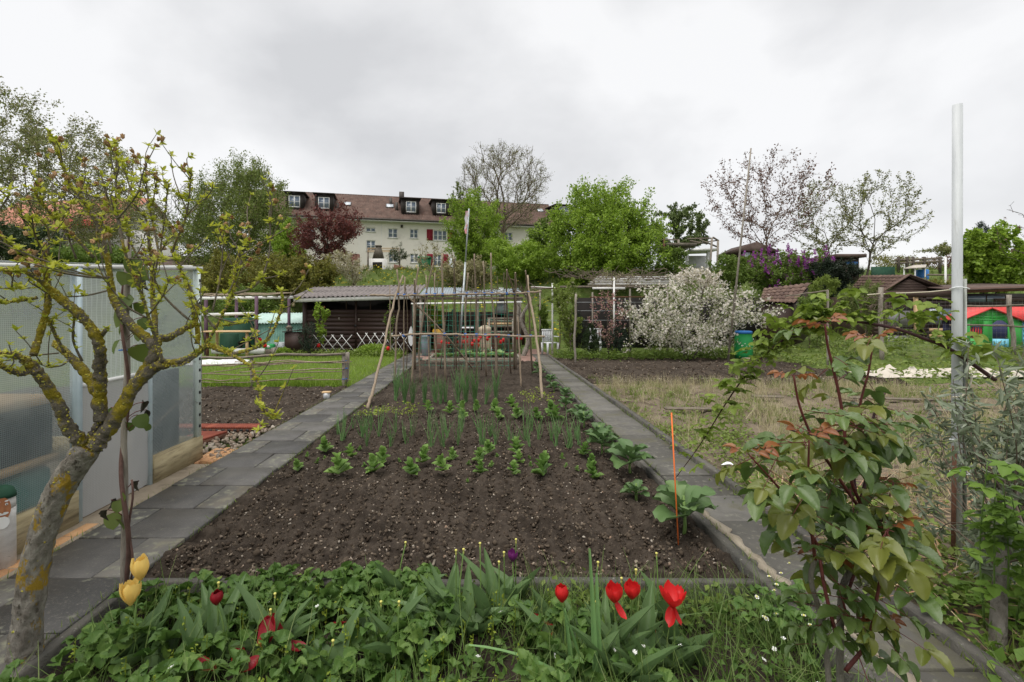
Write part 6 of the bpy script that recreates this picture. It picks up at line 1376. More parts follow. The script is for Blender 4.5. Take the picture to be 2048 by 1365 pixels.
weedleaves('weeds', 3000, -7.2, -2.9, 16.6, 17.6, lambda x, y: 0 * x, .05, .11, 'weed', 'low plants below the white lattice', 14, None, .25)
weedleaves('nettles', 2600, 2.3, 3.9, 1.5, 2.7, zb6, .045, .085, 'lf_rasp', 'lemon-balm-like green leaves at the foot of the rose', 15, None, .22)
blades('tall_grass', 1400, U(2.2, 4.0), U(1.0, 2.0), zb6, .15, .4, .02, 'grass_patch', 'long grass in the lower right corner', .7, 60, seed=16, nseg=4, bend=.5)
r_ = np.random.default_rng(17); n = 420; x = r_.uniform(2.35, 4.4, n); y = r_.uniform(2.2, 4.6, n); tv, tf = blade(.03, 1, .0); m = MB(); m.add(scatter(tv, tf, np.c_[x, y, zb6(x, y) + .03 + r_.uniform(0, .05, n)], np.einsum('nij,njk->nik', randrot(n, 0., r_), randrot(n, .12, r_)), r_.uniform(.12, .5, n))); struct('straw_litter', m, 'straw', False, 'dry reddish stalks and straw beside the narrow path', 'stuff')
r_ = np.random.default_rng(18); n = 260; x = r_.uniform(2.4, 4.3, n); y = r_.uniform(1.8, 3.6, n); m = MB(); m.add(scatter(LEAFN[0], LEAFN[1], np.c_[x, y, zb6(x, y) + .04], randrot(n, .5, r_), r_.uniform(.05, .11, n))); struct('dead_leaves', m, 'dead_leaf', False, 'dry fallen leaves around the white pole foot', 'stuff')
p = gp(1470, 945); m = MB(); m.add(xf(leafgrid(.13, .09, 4, .3, .05, ruf=.02, seed=2), rotz(1.2), 1, p + A([0, 0, .06]))); single('paper_scrap', m, 'white_plastic', 'scrap of white plastic beside the narrow path', 'litter')

weedleaves('weeds', 2600, -1.2, 1.55, 1.4, 2.7, lambda x, y: 0 * x - .1, .03, .06, 'lf_straw', 'small green weeds filling the gaps of the front patch', 21, None, .12)
weedleaves('weeds', 1500, -2.0, 1.58, 2.62, 2.84, lambda x, y: 0 * x - .09, .03, .06, 'weed', 'low weeds along the front kerb', 19, None, .10)
blades('kerb_grass', 900, U(.2, 1.58), U(2.6, 2.82), lambda x, y: 0 * x - .09, .08, .2, .03, 'grass_patch', 'grass tufts against the front kerb', .6, 60, seed=20, nseg=3, bend=.5)
# foreground patch: strawberry leaves and grass
def leaflet_sb(s=0): return leafgrid(1, .86, 13, .4, .25, lambda t: np.sin(np.pi * np.clip(t, 0, 1) ** .8) ** .6, .025, .12, s, 5)
def trifoliate(lf, petl=.0): 
    return compose(xf(lf, rotx(.25)), xf(lf, rotz(1.25) @ rotx(.2), .88), xf(lf, rotz(-1.25) @ rotx(.2), .88))
TRI = trifoliate(leaflet_sb())
def strawb(name, n, x0, x1, y0, y1, label, seed, dens=None, s0=.045, s1=.082):
    r = np.random.default_rng(seed); x = r.uniform(x0, x1, n); y = r.uniform(y0, y1, n)
    if dens: k = dens(x, y); x, y = x[k], y[k]; n = len(x)
    z = zb4(x, y) + r.uniform(.04, .17, n); R = randrot(n, .65, r); m = MB(); m.add(scatter(TRI[0], TRI[1], np.c_[x, y, z], R, r.uniform(s0, s1, n))); struct(name, m, 'lf_straw', True, label, 'stuff')
    m = MB(); k = np.arange(n); B = np.c_[x + r.normal(0, .03, n), y + r.normal(0, .03, n), zb4(x, y) - .01]; m.add(frusta(B, np.c_[x, y, z], np.full(n, .0016), np.full(n, .0012), 3)); struct(name.replace('leaves', 'stalks'), m, 'stem_green', False, label.replace('leaves', 'stalks'), 'stuff')
strawb('strawberry_leaves', 560, -2.0, -.35, 1.45, 2.78, 'dense strawberry leaves around the yellow tulips', 1)
strawb('strawberry_leaves', 420, -.5, .6, 1.45, 2.5, 'strawberry leaves among the tulip clumps', 2, lambda x, y: fbm(x * 3, y * 3, 3, 5) > .33)
strawb('strawberry_leaves', 260, .6, 1.6, 1.5, 2.5, 'scattered strawberry leaves near the narrow path corner', 3, lambda x, y: fbm(x * 3, y * 3, 3, 8) > .45)
strawb('strawberry_leaves', 200, -1.4, -.3, 2.55, 2.86, 'strawberry leaves spilling over the front kerb', 4, None, .05, .08)
blades('patch_grass', 2800, U(-1.9, 1.6), U(1.3, 2.7), zb4, .12, .32, .028, 'grass_patch', 'grass blades between the tulips', .65, 220, seed=31, nseg=4, bend=.5)
blades('patch_grass', 1500, U(.2, 1.6), U(1.3, 2.75), zb4, .10, .30, .026, 'grass_patch', 'wiry grass around the red tulips', .75, 150, seed=32, nseg=4, bend=.6)
blades('path_moss', 1600, lambda r, n: np.where(r.uniform(0, 1, n) < .5, -2.1, -2.86) + r.normal(0, .012, n), U(1.5, 14, 1.3), lambda x, y: 0 * x, .02, .06, .12, 'weed', 'tiny weeds in the joints along the slab path', .7, seed=41)
blades('path_moss', 1700, lambda r, n: np.where(r.uniform(0, 1, n) < .6, 2.19, 1.69) + r.normal(0, .012, n), U(1.2, 15, 1.3), lambda x, y: 0 * x + .01, .02, .07, .12, 'weed', 'tiny weeds along the narrow path edges', .7, seed=42)
r_ = np.random.default_rng(33); n = 90; x = r_.uniform(-1.9, .5, n); y = r_.uniform(1.6, 2.7, n); m = MB()
for i in range(n): 
    q = A([x[i], y[i], float(zb4(A([x[i]]), A([y[i]]))[0])]); h = r_.uniform(.12, .22); m.add(tube([q, q + A([.01, 0, h])], .002, 3, False)); 
    k = 9; m.add(scatter(LEAF2[0], LEAF2[1], q + np.c_[r_.normal(0, .007, k), r_.normal(0, .007, k), h * r_.uniform(.5, 1.02, k)], randrot(k, None, r_), .018))
struct('speedwell_weeds', m, 'lf_cress', False, 'small yellow-green upright weeds in the strawberry patch', 'stuff')
r_ = np.random.default_rng(34); n = 26; x = np.concatenate([r_.uniform(1.15, 1.45, 6), r_.uniform(-1.6, .9, 20)]); y = np.concatenate([r_.uniform(1.75, 2.35, 6), r_.uniform(1.6, 2.6, 20)]); m = MB(); m.add(scatter(FLW[0], FLW[1], np.c_[x, y, zb4(x, y) + r_.uniform(.12, .2, n)], randrot(n, .7, r_), .023)); struct('strawberry_flowers', m, 'petal_daisy', False, 'small white strawberry flowers', 'stuff')
r_ = np.random.default_rng(35)
# strawberry plants in flower by the path corner
for i, (px, py) in enumerate(((1530, 1300), (1590, 1240), (1600, 1310), (1545, 1255))):
    q = gp(px, py, -.1); t = thing('strawberry_plant', ['flowering strawberry plant lowest beside the rose stems', 'flowering strawberry plant at the path corner', 'strawberry plant against the path edge behind the rose', 'strawberry plant with white flowers left of the rose stems'][i], 'strawberry', q, 'flowering strawberry plants')
    n = 12; a = r_.uniform(0, 6.28, n); rad = r_.uniform(.02, .11, n); P_ = q + np.c_[np.cos(a) * rad, np.sin(a) * rad, r_.uniform(.08, .19, n)]
    m = MB(); m.add(scatter(TRI[0], TRI[1], P_, randrot(n, .4, r_), r_.uniform(.045, .065, n))); part('leaves', m, 'lf_straw', t, True, kind='stuff')
    m = MB(); m.add(frusta(np.repeat(q[None], n, 0), P_, np.full(n, .002), np.full(n, .0015), 4)); part('stalks', m, 'stem_green', t, kind='stuff')
    for k in range(4):
        f = q + A([r_.normal(0, .06), r_.normal(0, .05), r_.uniform(.17, .24)]); m = MB(); m.add(xf(FLW, rotx(r_.uniform(-.6, .6)), .024, f)); fl = part('flower', m, 'petal_daisy', t); m = MB(); m.add((ico()[0] * .006 + f + A([0, 0, .004]), ico()[1])); sub('centre', m, 'seedhead', fl)

# ------------------------------------------------------------------ tulips
def tulip_leaf(L, W_, droop, seed, fold=.5): return leafgrid(L, W_, 9, fold, droop, lambda t: np.sin(np.pi * np.clip(t * .93 + .07, 0, 1) ** .6) ** .75, .004, 0, seed, 5)
TL = [tulip_leaf(.26, .07, .05, 1), tulip_leaf(.22, .075, .12, 2), tulip_leaf(.30, .062, .10, 3), tulip_leaf(.20, .085, .25, 4)]
def mesh_of(vf, name, mat, smooth=True): m = MB(); m.add(vf); return m.mesh(name, mat, smooth)
TLM = [mesh_of(v, 'tulip_leaf', 'lf_tulip') for v in TL]
def petal(h=.075, w=.06, open_=.0, seed=0, ragged=.0):
    r = np.random.default_rng(seed); n, k = 8, 5; V = []
    for i in range(n):
        t = i / (n - 1); wd = w * 1.08 * math.sin(math.pi * (t * .74 + .15)) ** .6 * (1 if t < .995 else .7)
        rad = .006 + .026 * math.sin(math.pi * min(1, t * .80 + .02)) + open_ * t * t * .05
        for c in np.linspace(-1, 1, k):
            a = c * wd / 2 / max(rad, .014); rr = rad * (1 - .06 * abs(c)); V.append([rr * math.sin(a), rr * math.cos(a), t * h + (r.normal() * ragged if t > .8 else 0)])
    return A(V), gridf(n, k)
PET = {k: [petal(.078, .062, o, s, rg) for s in range(3)] for k, o, rg in (('closed', .0, .003), ('half', .25, .005), ('open', .7, .006))}
def tulip(label, px, py, base_py, head, color, nl=3, seed=0, droop=0, group='tulips in the front patch', size=1.15, lean=(0, 0), lsc=1., name='tulip'):
    r = np.random.default_rng(seed + 100); b = gp(px, base_py, -.1); b[0] += lean[0]; Y = b[1]; top = at(px, py, Y + lean[1]); t = thing(name, label, 'tulip', b, group)
    mid = (b + top) / 2 + A([r.normal(0, .012), r.normal(0, .012), 0]); st_ = poly([b - A([0, 0, .02]), mid, top], 5); m = MB(); m.add(tube(st_, np.linspace(.0045, .0035, len(st_)), 6)); part('stem', m, 'stem_green', t, True)
    for i in range(nl):
        a = r.uniform(0, 6.28); k = r.integers(0, 4); local('leaf', TLM[k], t, (r.normal(0, .012), r.normal(0, .012), -.01), (r.uniform(.75, 1.25), 0, a), lsc * 1.2 * r.uniform(.85, 1.15))
    if head in ('seed', 'bare'):
        m = MB(); m.add(lathe([(.003, -.022), (.0045, -.012), (.004, .0), (.007, .003), (.007, .008), (.003, .011)], 8, top)); part('seed_head', m, 'seedhead', t, True)
    else:
        size *= .86; z = A([0, 0, -.02 * size])
        for i in range(6):
            a = i * math.pi / 3 + r.uniform(-.1, .1); inn = i % 2; pv = PET[head][i % 3]; s = size * (1 - .06 * inn); R = rotz(a) @ rotx(-r.uniform(-.05, .16)); pv = (A(pv[0]) * A([.86, .86, 1.18]), pv[1]) if color == 'petal_yellow' else pv
            m = MB(); m.add(xf(pv, R, s, top + z)); part('petal', m, color, t, True)
        if head != 'closed': m = MB(); m.add(lathe([(.004, 0), (.006, .02), (.005, .03), (.001, .034)], 8, top + z)); part('pistil', m, 'dark_blotch', t)
    for i in range(droop):
        a = math.pi + ((i - (droop - 1) / 2) * 1.9 if droop > 1 else .8) + r.uniform(-.15, .15); m = MB(); m.add(xf(PET['open'][i % 3], rotz(a) @ rotx(-1.95 + r.uniform(-.25, .25)), size * .8, top - A([0, 0, .018]))); part('petal', m, color, t, True)
    return t
tulip('taller pale yellow tulip with closed bud beside the vine stake', 281, 1150, 1330, 'closed', 'petal_yellow', 3, 1, size=1.4)
tulip('lower open yellow tulip beside the vine stake', 262, 1200, 1335, 'half', 'petal_yellow', 3, 2, size=1.4)
tulip('red tulip left of the pair, closed cup', 1124, 1196, 1330, 'closed', 'petal_red', 3, 3, size=1.15)
tulip('red tulip of the pair, left one with pale edges', 1229, 1196, 1345, 'half', 'petal_red', 4, 4, 1, size=1.2)
tulip('red tulip of the pair, right one', 1264, 1190, 1320, 'half', 'petal_red', 4, 5, size=1.15)
tulip('wide open red tulip with drooping petals by the kerb', 1345, 1205, 1345, 'open', 'petal_red', 4, 6, 2, size=1.3)
tulip('purple double tulip against the dark soil', 1025, 1118, 1215, 'half', 'petal_purple', 2, 7, size=.9)
tulip('withered dark red tulip left of the drooping one', 433, 1203, 1320, 'closed', 'petal_darkred', 3, 8, size=1.0)
tulip('withered dark red tulip with hanging petals', 541, 1222, 1325, 'bare', 'petal_darkred', 3, 9, 3, size=1.7)
SH = [((811, 1087), 1215), ((912, 1103), 1265), ((927, 1101), 1270), ((960, 1089), 1255), ((1008, 1107), 1235), ((998, 1126), 1240), ((1032, 1081), 1215), ((1196, 1127), 1280), ((1313, 1109), 1235), ((1272, 1142), 1300), ((1243, 1159), 1290), ((762, 1206), 1310), ((798, 1206), 1320), ((1193, 1206), 1340), ((666, 1284), 1365), ((437, 1168), 1300), ((550, 1190), 1310), ((668, 1288), 1380)]
SH = sorted(SH[:17])
for i, ((px, py), by) in enumerate(SH): tulip('faded tulip stem with yellow seed head, %s from the left of the front patch' % ORD[i], px, py, by, 'seed', None, 3, 20 + i, group='faded tulips with seed heads', name='faded_tulip', lsc=1.05)
# leaf clumps without flowers
r_ = np.random.default_rng(50)
for i, (px, py, k, s) in enumerate(((900, 1265, 6, 1.3), (945, 1275, 6, 1.25), (985, 1245, 4, 1.1), (1100, 1270, 5, 1.2), (1165, 1330, 6, 1.2), (1215, 1360, 6, 1.25), (1300, 1370, 7, 1.3), (1330, 1300, 4, 1.1), (250, 1320, 4, 1.15), (320, 1335, 4, 1.1), (400, 1330, 4, 1.1), (535, 1345, 4, 1.1), (1385, 1330, 4, 1.1), (1255, 1385, 5, 1.3))):
    q = gp(px, py, -.1); t = thing('tulip_clump', 'flowerless clump of broad tulip leaves, %s from the left of the patch' % ORD[sorted([900, 945, 985, 1100, 1165, 1215, 1300, 1330, 250, 320, 400, 535, 1385, 1255]).index(px)], 'tulip', q, 'flowerless tulip leaf clumps')
    for j in range(k): local('leaf', TLM[r_.integers(0, 4)], t, (r_.normal(0, .03), r_.normal(0, .03), -.01), (r_.uniform(.7, 1.3), 0, r_.uniform(0, 6.28)), s * r_.uniform(.8, 1.1))
q = gp(905, 1290, -.1); t = thing('broad_leaf', 'one big pale tulip leaf arching over the strawberries', 'leaf', q); local('leaf', mesh_of(leafgrid(.34, .085, 10, .3, .55, ruf=.004, seed=9), 'big_leaf', 'lf_tulip'), t, (0, 0, .0), (1.0, 0, 1.35), 1.0)
q = gp(1190, 1395, -.1); t = thing('leek_plant', 'bluish leek-like leaves standing before the red tulips', 'leek', q)
for i, (lx, tilt, az, L) in enumerate(((0, 1.5, .1, .62), (.02, 1.42, -.1, .5), (-.03, 1.35, 1.7, .42), (-.05, .8, 1.5, .5), (-.10, 1.45, .4, .36))): local('leaf', mesh_of(leafgrid(L, .03, 9, .5, .06 if tilt > 1 else .45, lambda t: np.clip(1.15 - t, 0, 1) ** .6, .002, 0, i, 3), 'leek_leaf', 'lf_onion'), t, (lx, 0, 0), (tilt, 0, az))
PF = mesh_of(xf(PET['half'][0], rotx(-1.3)), 'fallen_petal', 'petal_darkred')
for i, (px, py) in enumerate(((395, 1332), (430, 1338), (478, 1293), (475, 1345), (570, 1288), (1100, 1245), (1062, 1232), (1310, 1265), (690, 1243))):
    q = gp(px, py, .05); o = bpy.data.objects.new('fallen_petal', PF); COL.objects.link(o); o.location = q; o.rotation_euler = (r_.uniform(-.4, .4), r_.uniform(-.4, .4), r_.uniform(0, 6.28)); o.scale = (1.1,) * 3
    tag(o, 'fallen dark red petal, %s from the left in the patch' % ORD[sorted([395, 430, 478, 475, 570, 1100, 1062, 1310, 690]).index(px)], 'petal', 'fallen tulip petals')

# ------------------------------------------------------------------ vegetables
VAR = {}
def variants(kind, fn, k, mat, smooth=True): VAR[kind] = [mesh_of(fn(np.random.default_rng(900 + i)), kind, mat, smooth) for i in range(k)]
BL = leafgrid(1, .8, 5, .3, .10, lambda t: np.sin(np.pi * np.clip(t, 0, 1) ** .85) ** .6, .015, 0, 3, 3)
def bean(r):
    P_ = []
    for lv in range(4):
        for j in range(4 if lv < 3 else 3): a = r.uniform(0, 6.28); P_.append(xf(BL, rotz(a) @ rotx(.45 + .26 * lv + r.uniform(-.15, .15)), (.082 - .008 * lv) * r.uniform(.85, 1.2), (0, 0, .02 + lv * .026)))
    return compose(*P_)
def onion(n, h, sp): 
    def f(r): 
        tv, tf = blade(.03, 4, .12); R = np.einsum('nij,jk->nik', randrot(n, sp, r), rotx(math.pi / 2)); return scatter(tv, tf, np.c_[r.normal(0, .012, n), r.normal(0, .012, n), np.zeros(n)], R, h * r.uniform(.6, 1.1, n))
    return f
def tubeonion(n, h, sp):
    def f(r):
        out = []
        for i in range(n):
            d = A([r.normal(0, sp), r.normal(0, sp), 1]); d /= np.linalg.norm(d); L = h * r.uniform(.6, 1.1); b = A([r.normal(0, .008), r.normal(0, .008), 0]); out.append(tube(poly([b, b + d * L * .5, b + d * L + A([r.normal(0, .02), r.normal(0, .02), -.01])], 3), [.0045, .0042, .0038, .003, .0025, .0018, .0008], 4, False))
        return compose(*out)
    return f
KL = [leafgrid(1, .75, 8, .25, .25, lambda t: np.where(t < .35, .16 + .3 * t, np.sin(np.pi * np.clip((t - .2) / .85, 0, 1)) ** .5), .06, .14, s, 7) for s in range(3)]
def kale(r):
    P_ = []
    for j in range(9): P_.append(xf(KL[j % 3], rotz(j * 2.4 + r.uniform(-.3, .3)) @ rotx(.25 + .09 * j + r.uniform(-.1, .1)), .26 * r.uniform(.8, 1.15) * (1 - .04 * j), (0, 0, .055 + .010 * j)))
    return compose(*P_)
def cabbage(r): return compose(*[xf(BL, rotz(j * 2.4) @ rotx(.3 + .12 * j), .2 * r.uniform(.8, 1.2), (0, 0, .02)) for j in range(8)])
def cress(r): n = 40; return scatter(LEAF2[0], LEAF2[1], np.c_[r.normal(0, .06, n), r.normal(0, .06, n), r.uniform(.02, .11, n)], randrot(n, .8, r), r.uniform(.025, .045, n))
variants('bean_leaves', bean, 5, 'lf_bean'); variants('onion_leaves', tubeonion(9, .34, .17), 6, 'lf_onion'); variants('leek_leaves', tubeonion(28, .42, .12), 5, 'lf_onion'); variants('kale_leaves', kale, 4, 'lf_kale'); variants('cabbage_leaves', cabbage, 3, 'lf_cabbage'); variants('cress_leaves', cress, 4, 'lf_cress', False)
s4 = 740 / 2048.
def plantrow(kind, name, cat, pts, lab, group, sc, r, stemh=0, z=None):
    pts = sorted(pts)
    for i, (cx, cy) in enumerate(pts):
        q = gp(560 + cx * s4, 740 + cy * s4, -.03); q[2] = zbed(q[0], q[1]) - .005 if z is None else z
        t = thing(name, lab % ORD[i], cat, q, group); t.rotation_euler = (0, 0, r.uniform(0, 6.28)); s = sc * r.uniform(.75, 1.3); t.rotation_euler = (r.normal(0, .1), r.normal(0, .1), r.uniform(0, 6.28)); local('leaves', VAR[kind][r.integers(0, len(VAR[kind]))], t, (0, 0, stemh), (0, 0, 0), s, 'stuff')
        if stemh or kind == 'kale_leaves': m = MB(); m.add(tube([(0, 0, -.05), (.01, 0, .06), (0, 0, .2 * s)], [.011, .01, .007], 6)); local('stem', m.mesh('stem', 'stem_green', True), t)
r_ = np.random.default_rng(60)
plantrow('bean_leaves', 'bean_plant', 'bean plant', [(100, 570), (325, 595), (530, 580), (725, 605), (905, 605), (1110, 605), (1290, 598), (1455, 600), (1740, 612)], 'young broad bean plant, %s from the left in the front row', 'broad beans in the front row', 1.3, r_)
plantrow('bean_leaves', 'bean_plant', 'bean plant', [(255, 470), (395, 515), (565, 525), (785, 525), (955, 498), (1150, 492), (1110, 528), (1310, 488), (1325, 526), (1465, 530), (1675, 495), (1725, 535)], 'young broad bean plant, %s from the left in the second row', 'broad beans in the second row', 1.3, r_)
plantrow('bean_leaves', 'bean_plant', 'bean plant', [(820, 245), (940, 248), (1005, 245), (1090, 242), (1195, 240), (1290, 225), (1205, 278), (1310, 278), (1425, 280), (1525, 278), (1500, 235), (1010, 285)], 'broad bean plant, %s from the left in the row before the leeks', 'broad beans before the leeks', 1.35, r_)
plantrow('leek_leaves', 'leek_plant', 'leek', [(690, 190), (735, 185), (800, 190), (860, 182), (890, 186), (915, 182), (985, 182), (1030, 186), (1080, 184), (1135, 188), (1195, 165), (640, 175)], 'tall spring onion tuft, %s from the left under the trellis', 'spring onion tufts under the trellis', 1.25, r_)
ON = [(320, 368), (470, 348), (505, 332), (545, 378), (480, 420), (640, 352), (610, 430), (700, 410), (730, 380), (830, 360), (835, 440), (905, 430), (925, 385), (1005, 355), (985, 420), (1110, 400), (1120, 432), (1165, 360), (1190, 420), (1270, 410), (1300, 430), (1360, 400), (1380, 430), (1395, 350), (1430, 400), (1500, 400), (1530, 425), (1590, 430), (1610, 430), (1550, 360), (1640, 385), (1655, 420), (455, 388), (400, 340), (345, 400)]
plantrow('onion_leaves', 'onion_plant', 'onion', ON, 'thin young onion, %s from the left between the bean rows', 'young onions between the bean rows', 1.1, r_)
plantrow('cress_leaves', 'salad_plant', 'salad', [(445, 255), (510, 268), (545, 245), (585, 250), (640, 240), (700, 258), (720, 240), (1350, 140), (1390, 165), (1395, 195), (1430, 135), (1470, 175)], 'yellow-green salad plant, %s from the left in its row', 'yellow-green salad plants', 1.1, r_)
plantrow('bean_leaves', 'seedling', 'seedling', [(150, 495), (250, 490), (205, 515), (440, 470), (660, 510), (1045, 560), (1200, 495), (1380, 500), (1385, 545), (1170, 550), (1560, 500), (1580, 555), (1640, 575), (465, 550), (1040, 655)], 'tiny seedling, %s from the left on the vegetable bed', 'seedlings on the vegetable bed', .42, r_)
KP = [(1.42, 3.42, 1.35), (1.28, 4.05, .75), (1.43, 4.7, 1.25), (1.30, 5.3, 1.1), (1.42, 5.95, 1.15), (1.36, 6.6, 1.1), (1.44, 7.2, 1.05), (1.34, 7.9, 1.0), (1.45, 8.7, 1.0), (1.38, 9.6, 1.05), (1.44, 10.6, 1.0), (1.35, 11.8, 1.0), (1.42, 13.0, 1.0)]
for i, (X, Y, s) in enumerate(KP):
    q = A([X, Y, zbed(X, Y)]); t = thing('kale_plant', 'blue-green kale plant, %s from the camera along the narrow path' % ORD[i] if i else 'largest kale plant, beside the orange stick', 'kale', q, 'kale along the narrow path'); t.rotation_euler = (0, 0, i * 1.3); local('leaves', VAR['kale_leaves'][i % 4], t, (0, 0, .03 * s), (0, 0, 0), s * (.85 if i in (0, 2, 3) else .72), 'stuff'); m = MB(); m.add(tube([(0, 0, -.05), (.01, 0, .06), (0, 0, .2 * s)], [.013, .012, .008], 6)); local('stem', m.mesh('stem', 'stem_green', True), t)
n = 13
for i in range(n):
    X = RBX0 + .25 + (RBX1 - RBX0 - .5) * i / (n - 1); Y = RBY + .3 + r_.uniform(0, .25); t = thing('leafy_plant', 'pale leafy plant, %s from the left in the raised bed' % ORD[i], 'plant', (X, Y, .12), 'leafy plants in the raised bed'); local('leaves', VAR['cabbage_leaves'][i % 3], t, (0, 0, 0), (0, 0, r_.uniform(0, 6)), r_.uniform(.9, 1.3), 'stuff')
# red tulips at the far bed
far = [(655, 945), (697, 958), (725, 960), (765, 955), (795, 945), (855, 890), (855, 940), (880, 895), (875, 940), (930, 960), (950, 930), (990, 925), (1003, 900), (985, 968), (1068, 912), (1085, 885), (1170, 885), (1190, 940), (1215, 922), (1335, 900), (1375, 903)]
for i, (cx, cy) in enumerate(sorted(far)):
    px, py = c2(cx, cy); Y = 16.0 + (i % 3) * .12; top = at(px, py, Y); t = thing('red_tulip', 'far red tulip, %s from the left behind the trellis' % ORD[i], 'tulip', (top[0], Y, .12), 'red tulips behind the trellis')
    m = MB(); m.add(tube([(top[0], Y, .1), (top[0] + .01, Y, top[2] * .6), top], .006, 4)); part('stem', m, 'stem_green', t); m = MB()
    m.add(lathe([(.02, -.03), (.05, 0), (.055, .05), (.04, .1), (.02, .11)], 8, top)); part('flower', m, 'petal_red', t, True)
    m = MB(); 
    for k in range(3): m.add(xf(TL[k], rotz(k * 2.1 + i) @ rotx(1.1), 1.1, (top[0], Y, .12)))
    part('leaves', m, 'lf_tulip', t, True, kind='stuff')
for i, (px, py, Y) in enumerate(((530, 694, 16.2), (520, 683, 16.9), (637, 694, 17.2), (776, 700, 17.0))):
    top = at(px, py, Y); t = thing('red_tulip', ['red tulip standing alone on the lawn edge by the planter', 'red tulip behind the timber table leg', 'red tulip at the foot of the wall rose', 'red tulip at the path end before the lattice'][i], 'tulip', (top[0], Y, 0)); m = MB(); m.add(tube([(top[0], Y, -.02), top], .006, 4)); part('stem', m, 'stem_green', t); m = MB(); m.add(lathe([(.02, -.03), (.06, 0), (.065, .06), (.045, .11), (.02, .12)], 8, top)); part('flower', m, 'petal_red', t, True)
for i, (px, Y, w, h) in enumerate(((748, 17.2, .75, .42), (565, 16.9, .4, .3))):
    b = on(px, Y); r = np.random.default_rng(70 + i); n = 2600; q = r.normal(size=(n, 3)); q /= np.linalg.norm(q, axis=1)[:, None]; q[:, 2] = np.abs(q[:, 2]); t = thing('spurge_mound', ['rounded green mound of foliage before the white lattice', 'small rounded green mound beside the brown cabinet'][i], 'plant', b, 'green mounds by the shed'); m = MB(); m.add(scatter(LEAF2[0], LEAF2[1], b + q * A([w, w * .5, h]) * r.uniform(.7, 1, (n, 1)), randrot(n, None, r), .06)); part('leaves', m, 'grass_lawn', t, kind='stuff')
# orange marker stick
b, tp = gp(1358, 1085), at(1343, 826, 3.05); tp = at(1343, 826, gp(1358, 1085)[1]); m = MB(); m.add(tube([b - A([0, 0, .1]), tp], .005, 8)); single('marker_stick', m, 'orange', 'thin orange stick standing by the large kale', 'stick')
# wood chips on the soil
for i, (px, py, a) in enumerate(((862, 1115, .9), (868, 1130, 1.5), (1018, 940, .3))):
    q = gp(px, py); m = MB(); m.add(box(-.035, .035, -.007, .007, 0, .01, rotz(a), A([q[0], q[1], zbed(q[0], q[1]) + .012]))); single('wood_chip', m, 'wood_grey_h', ['pale wood chip near the purple tulip', 'dark wood chip beside the pale one', 'stick bit lying between bean plants'][i], 'wood chip')
# ------------------------------------------------------------------ lichen-covered tree in the left foreground
def K2(P): return [(x * .293, 500 + y * .293) for x, y in P]
def K1(P): return [(x * .293, 120 + y * .293) for x, y in P]
BX, BY = -2.14, 2.22
ht_ = thing('hibiscus_tree', 'lichen-crusted crooked small tree with dry seed pods and fresh buds', 'tree', (BX, BY, -.1))
TR = [(46, 1375), (50, 1340), (51, 1276), (60, 1208), (68, 1139), (85, 1071), (106, 1009), (133, 958), (161, 917), (176, 893)]
trunkP = poly([at(x, y, BY) for x, y in TR], 14); tr_r = np.interp(np.linspace(0, 1, len(trunkP)), [0, .08, .3, .6, .85, 1], [.092, .070, .056, .054, .056, .052]) * (1 + rng.normal(0, .012, len(trunkP)))
m = MB(); V, fq = tube(trunkP, tr_r, 40); ii = np.arange(len(V)); ai = (ii % 40) / 40 * 6.2832; li = ii // 40; cen = trunkP[li]
dsp = (fbm(np.cos(ai) * 3 + 9 + li * .03, np.sin(ai) * 3 + li * .16, 4, 3) - .47) * .34 + (fbm(ai * 9, li * .5, 3, 8) - .44) * .10; V = cen + (V - cen) * (1 + dsp)[:, None]; m.add((V, fq)); part('trunk', m, 'bark_lichen', ht_, True)
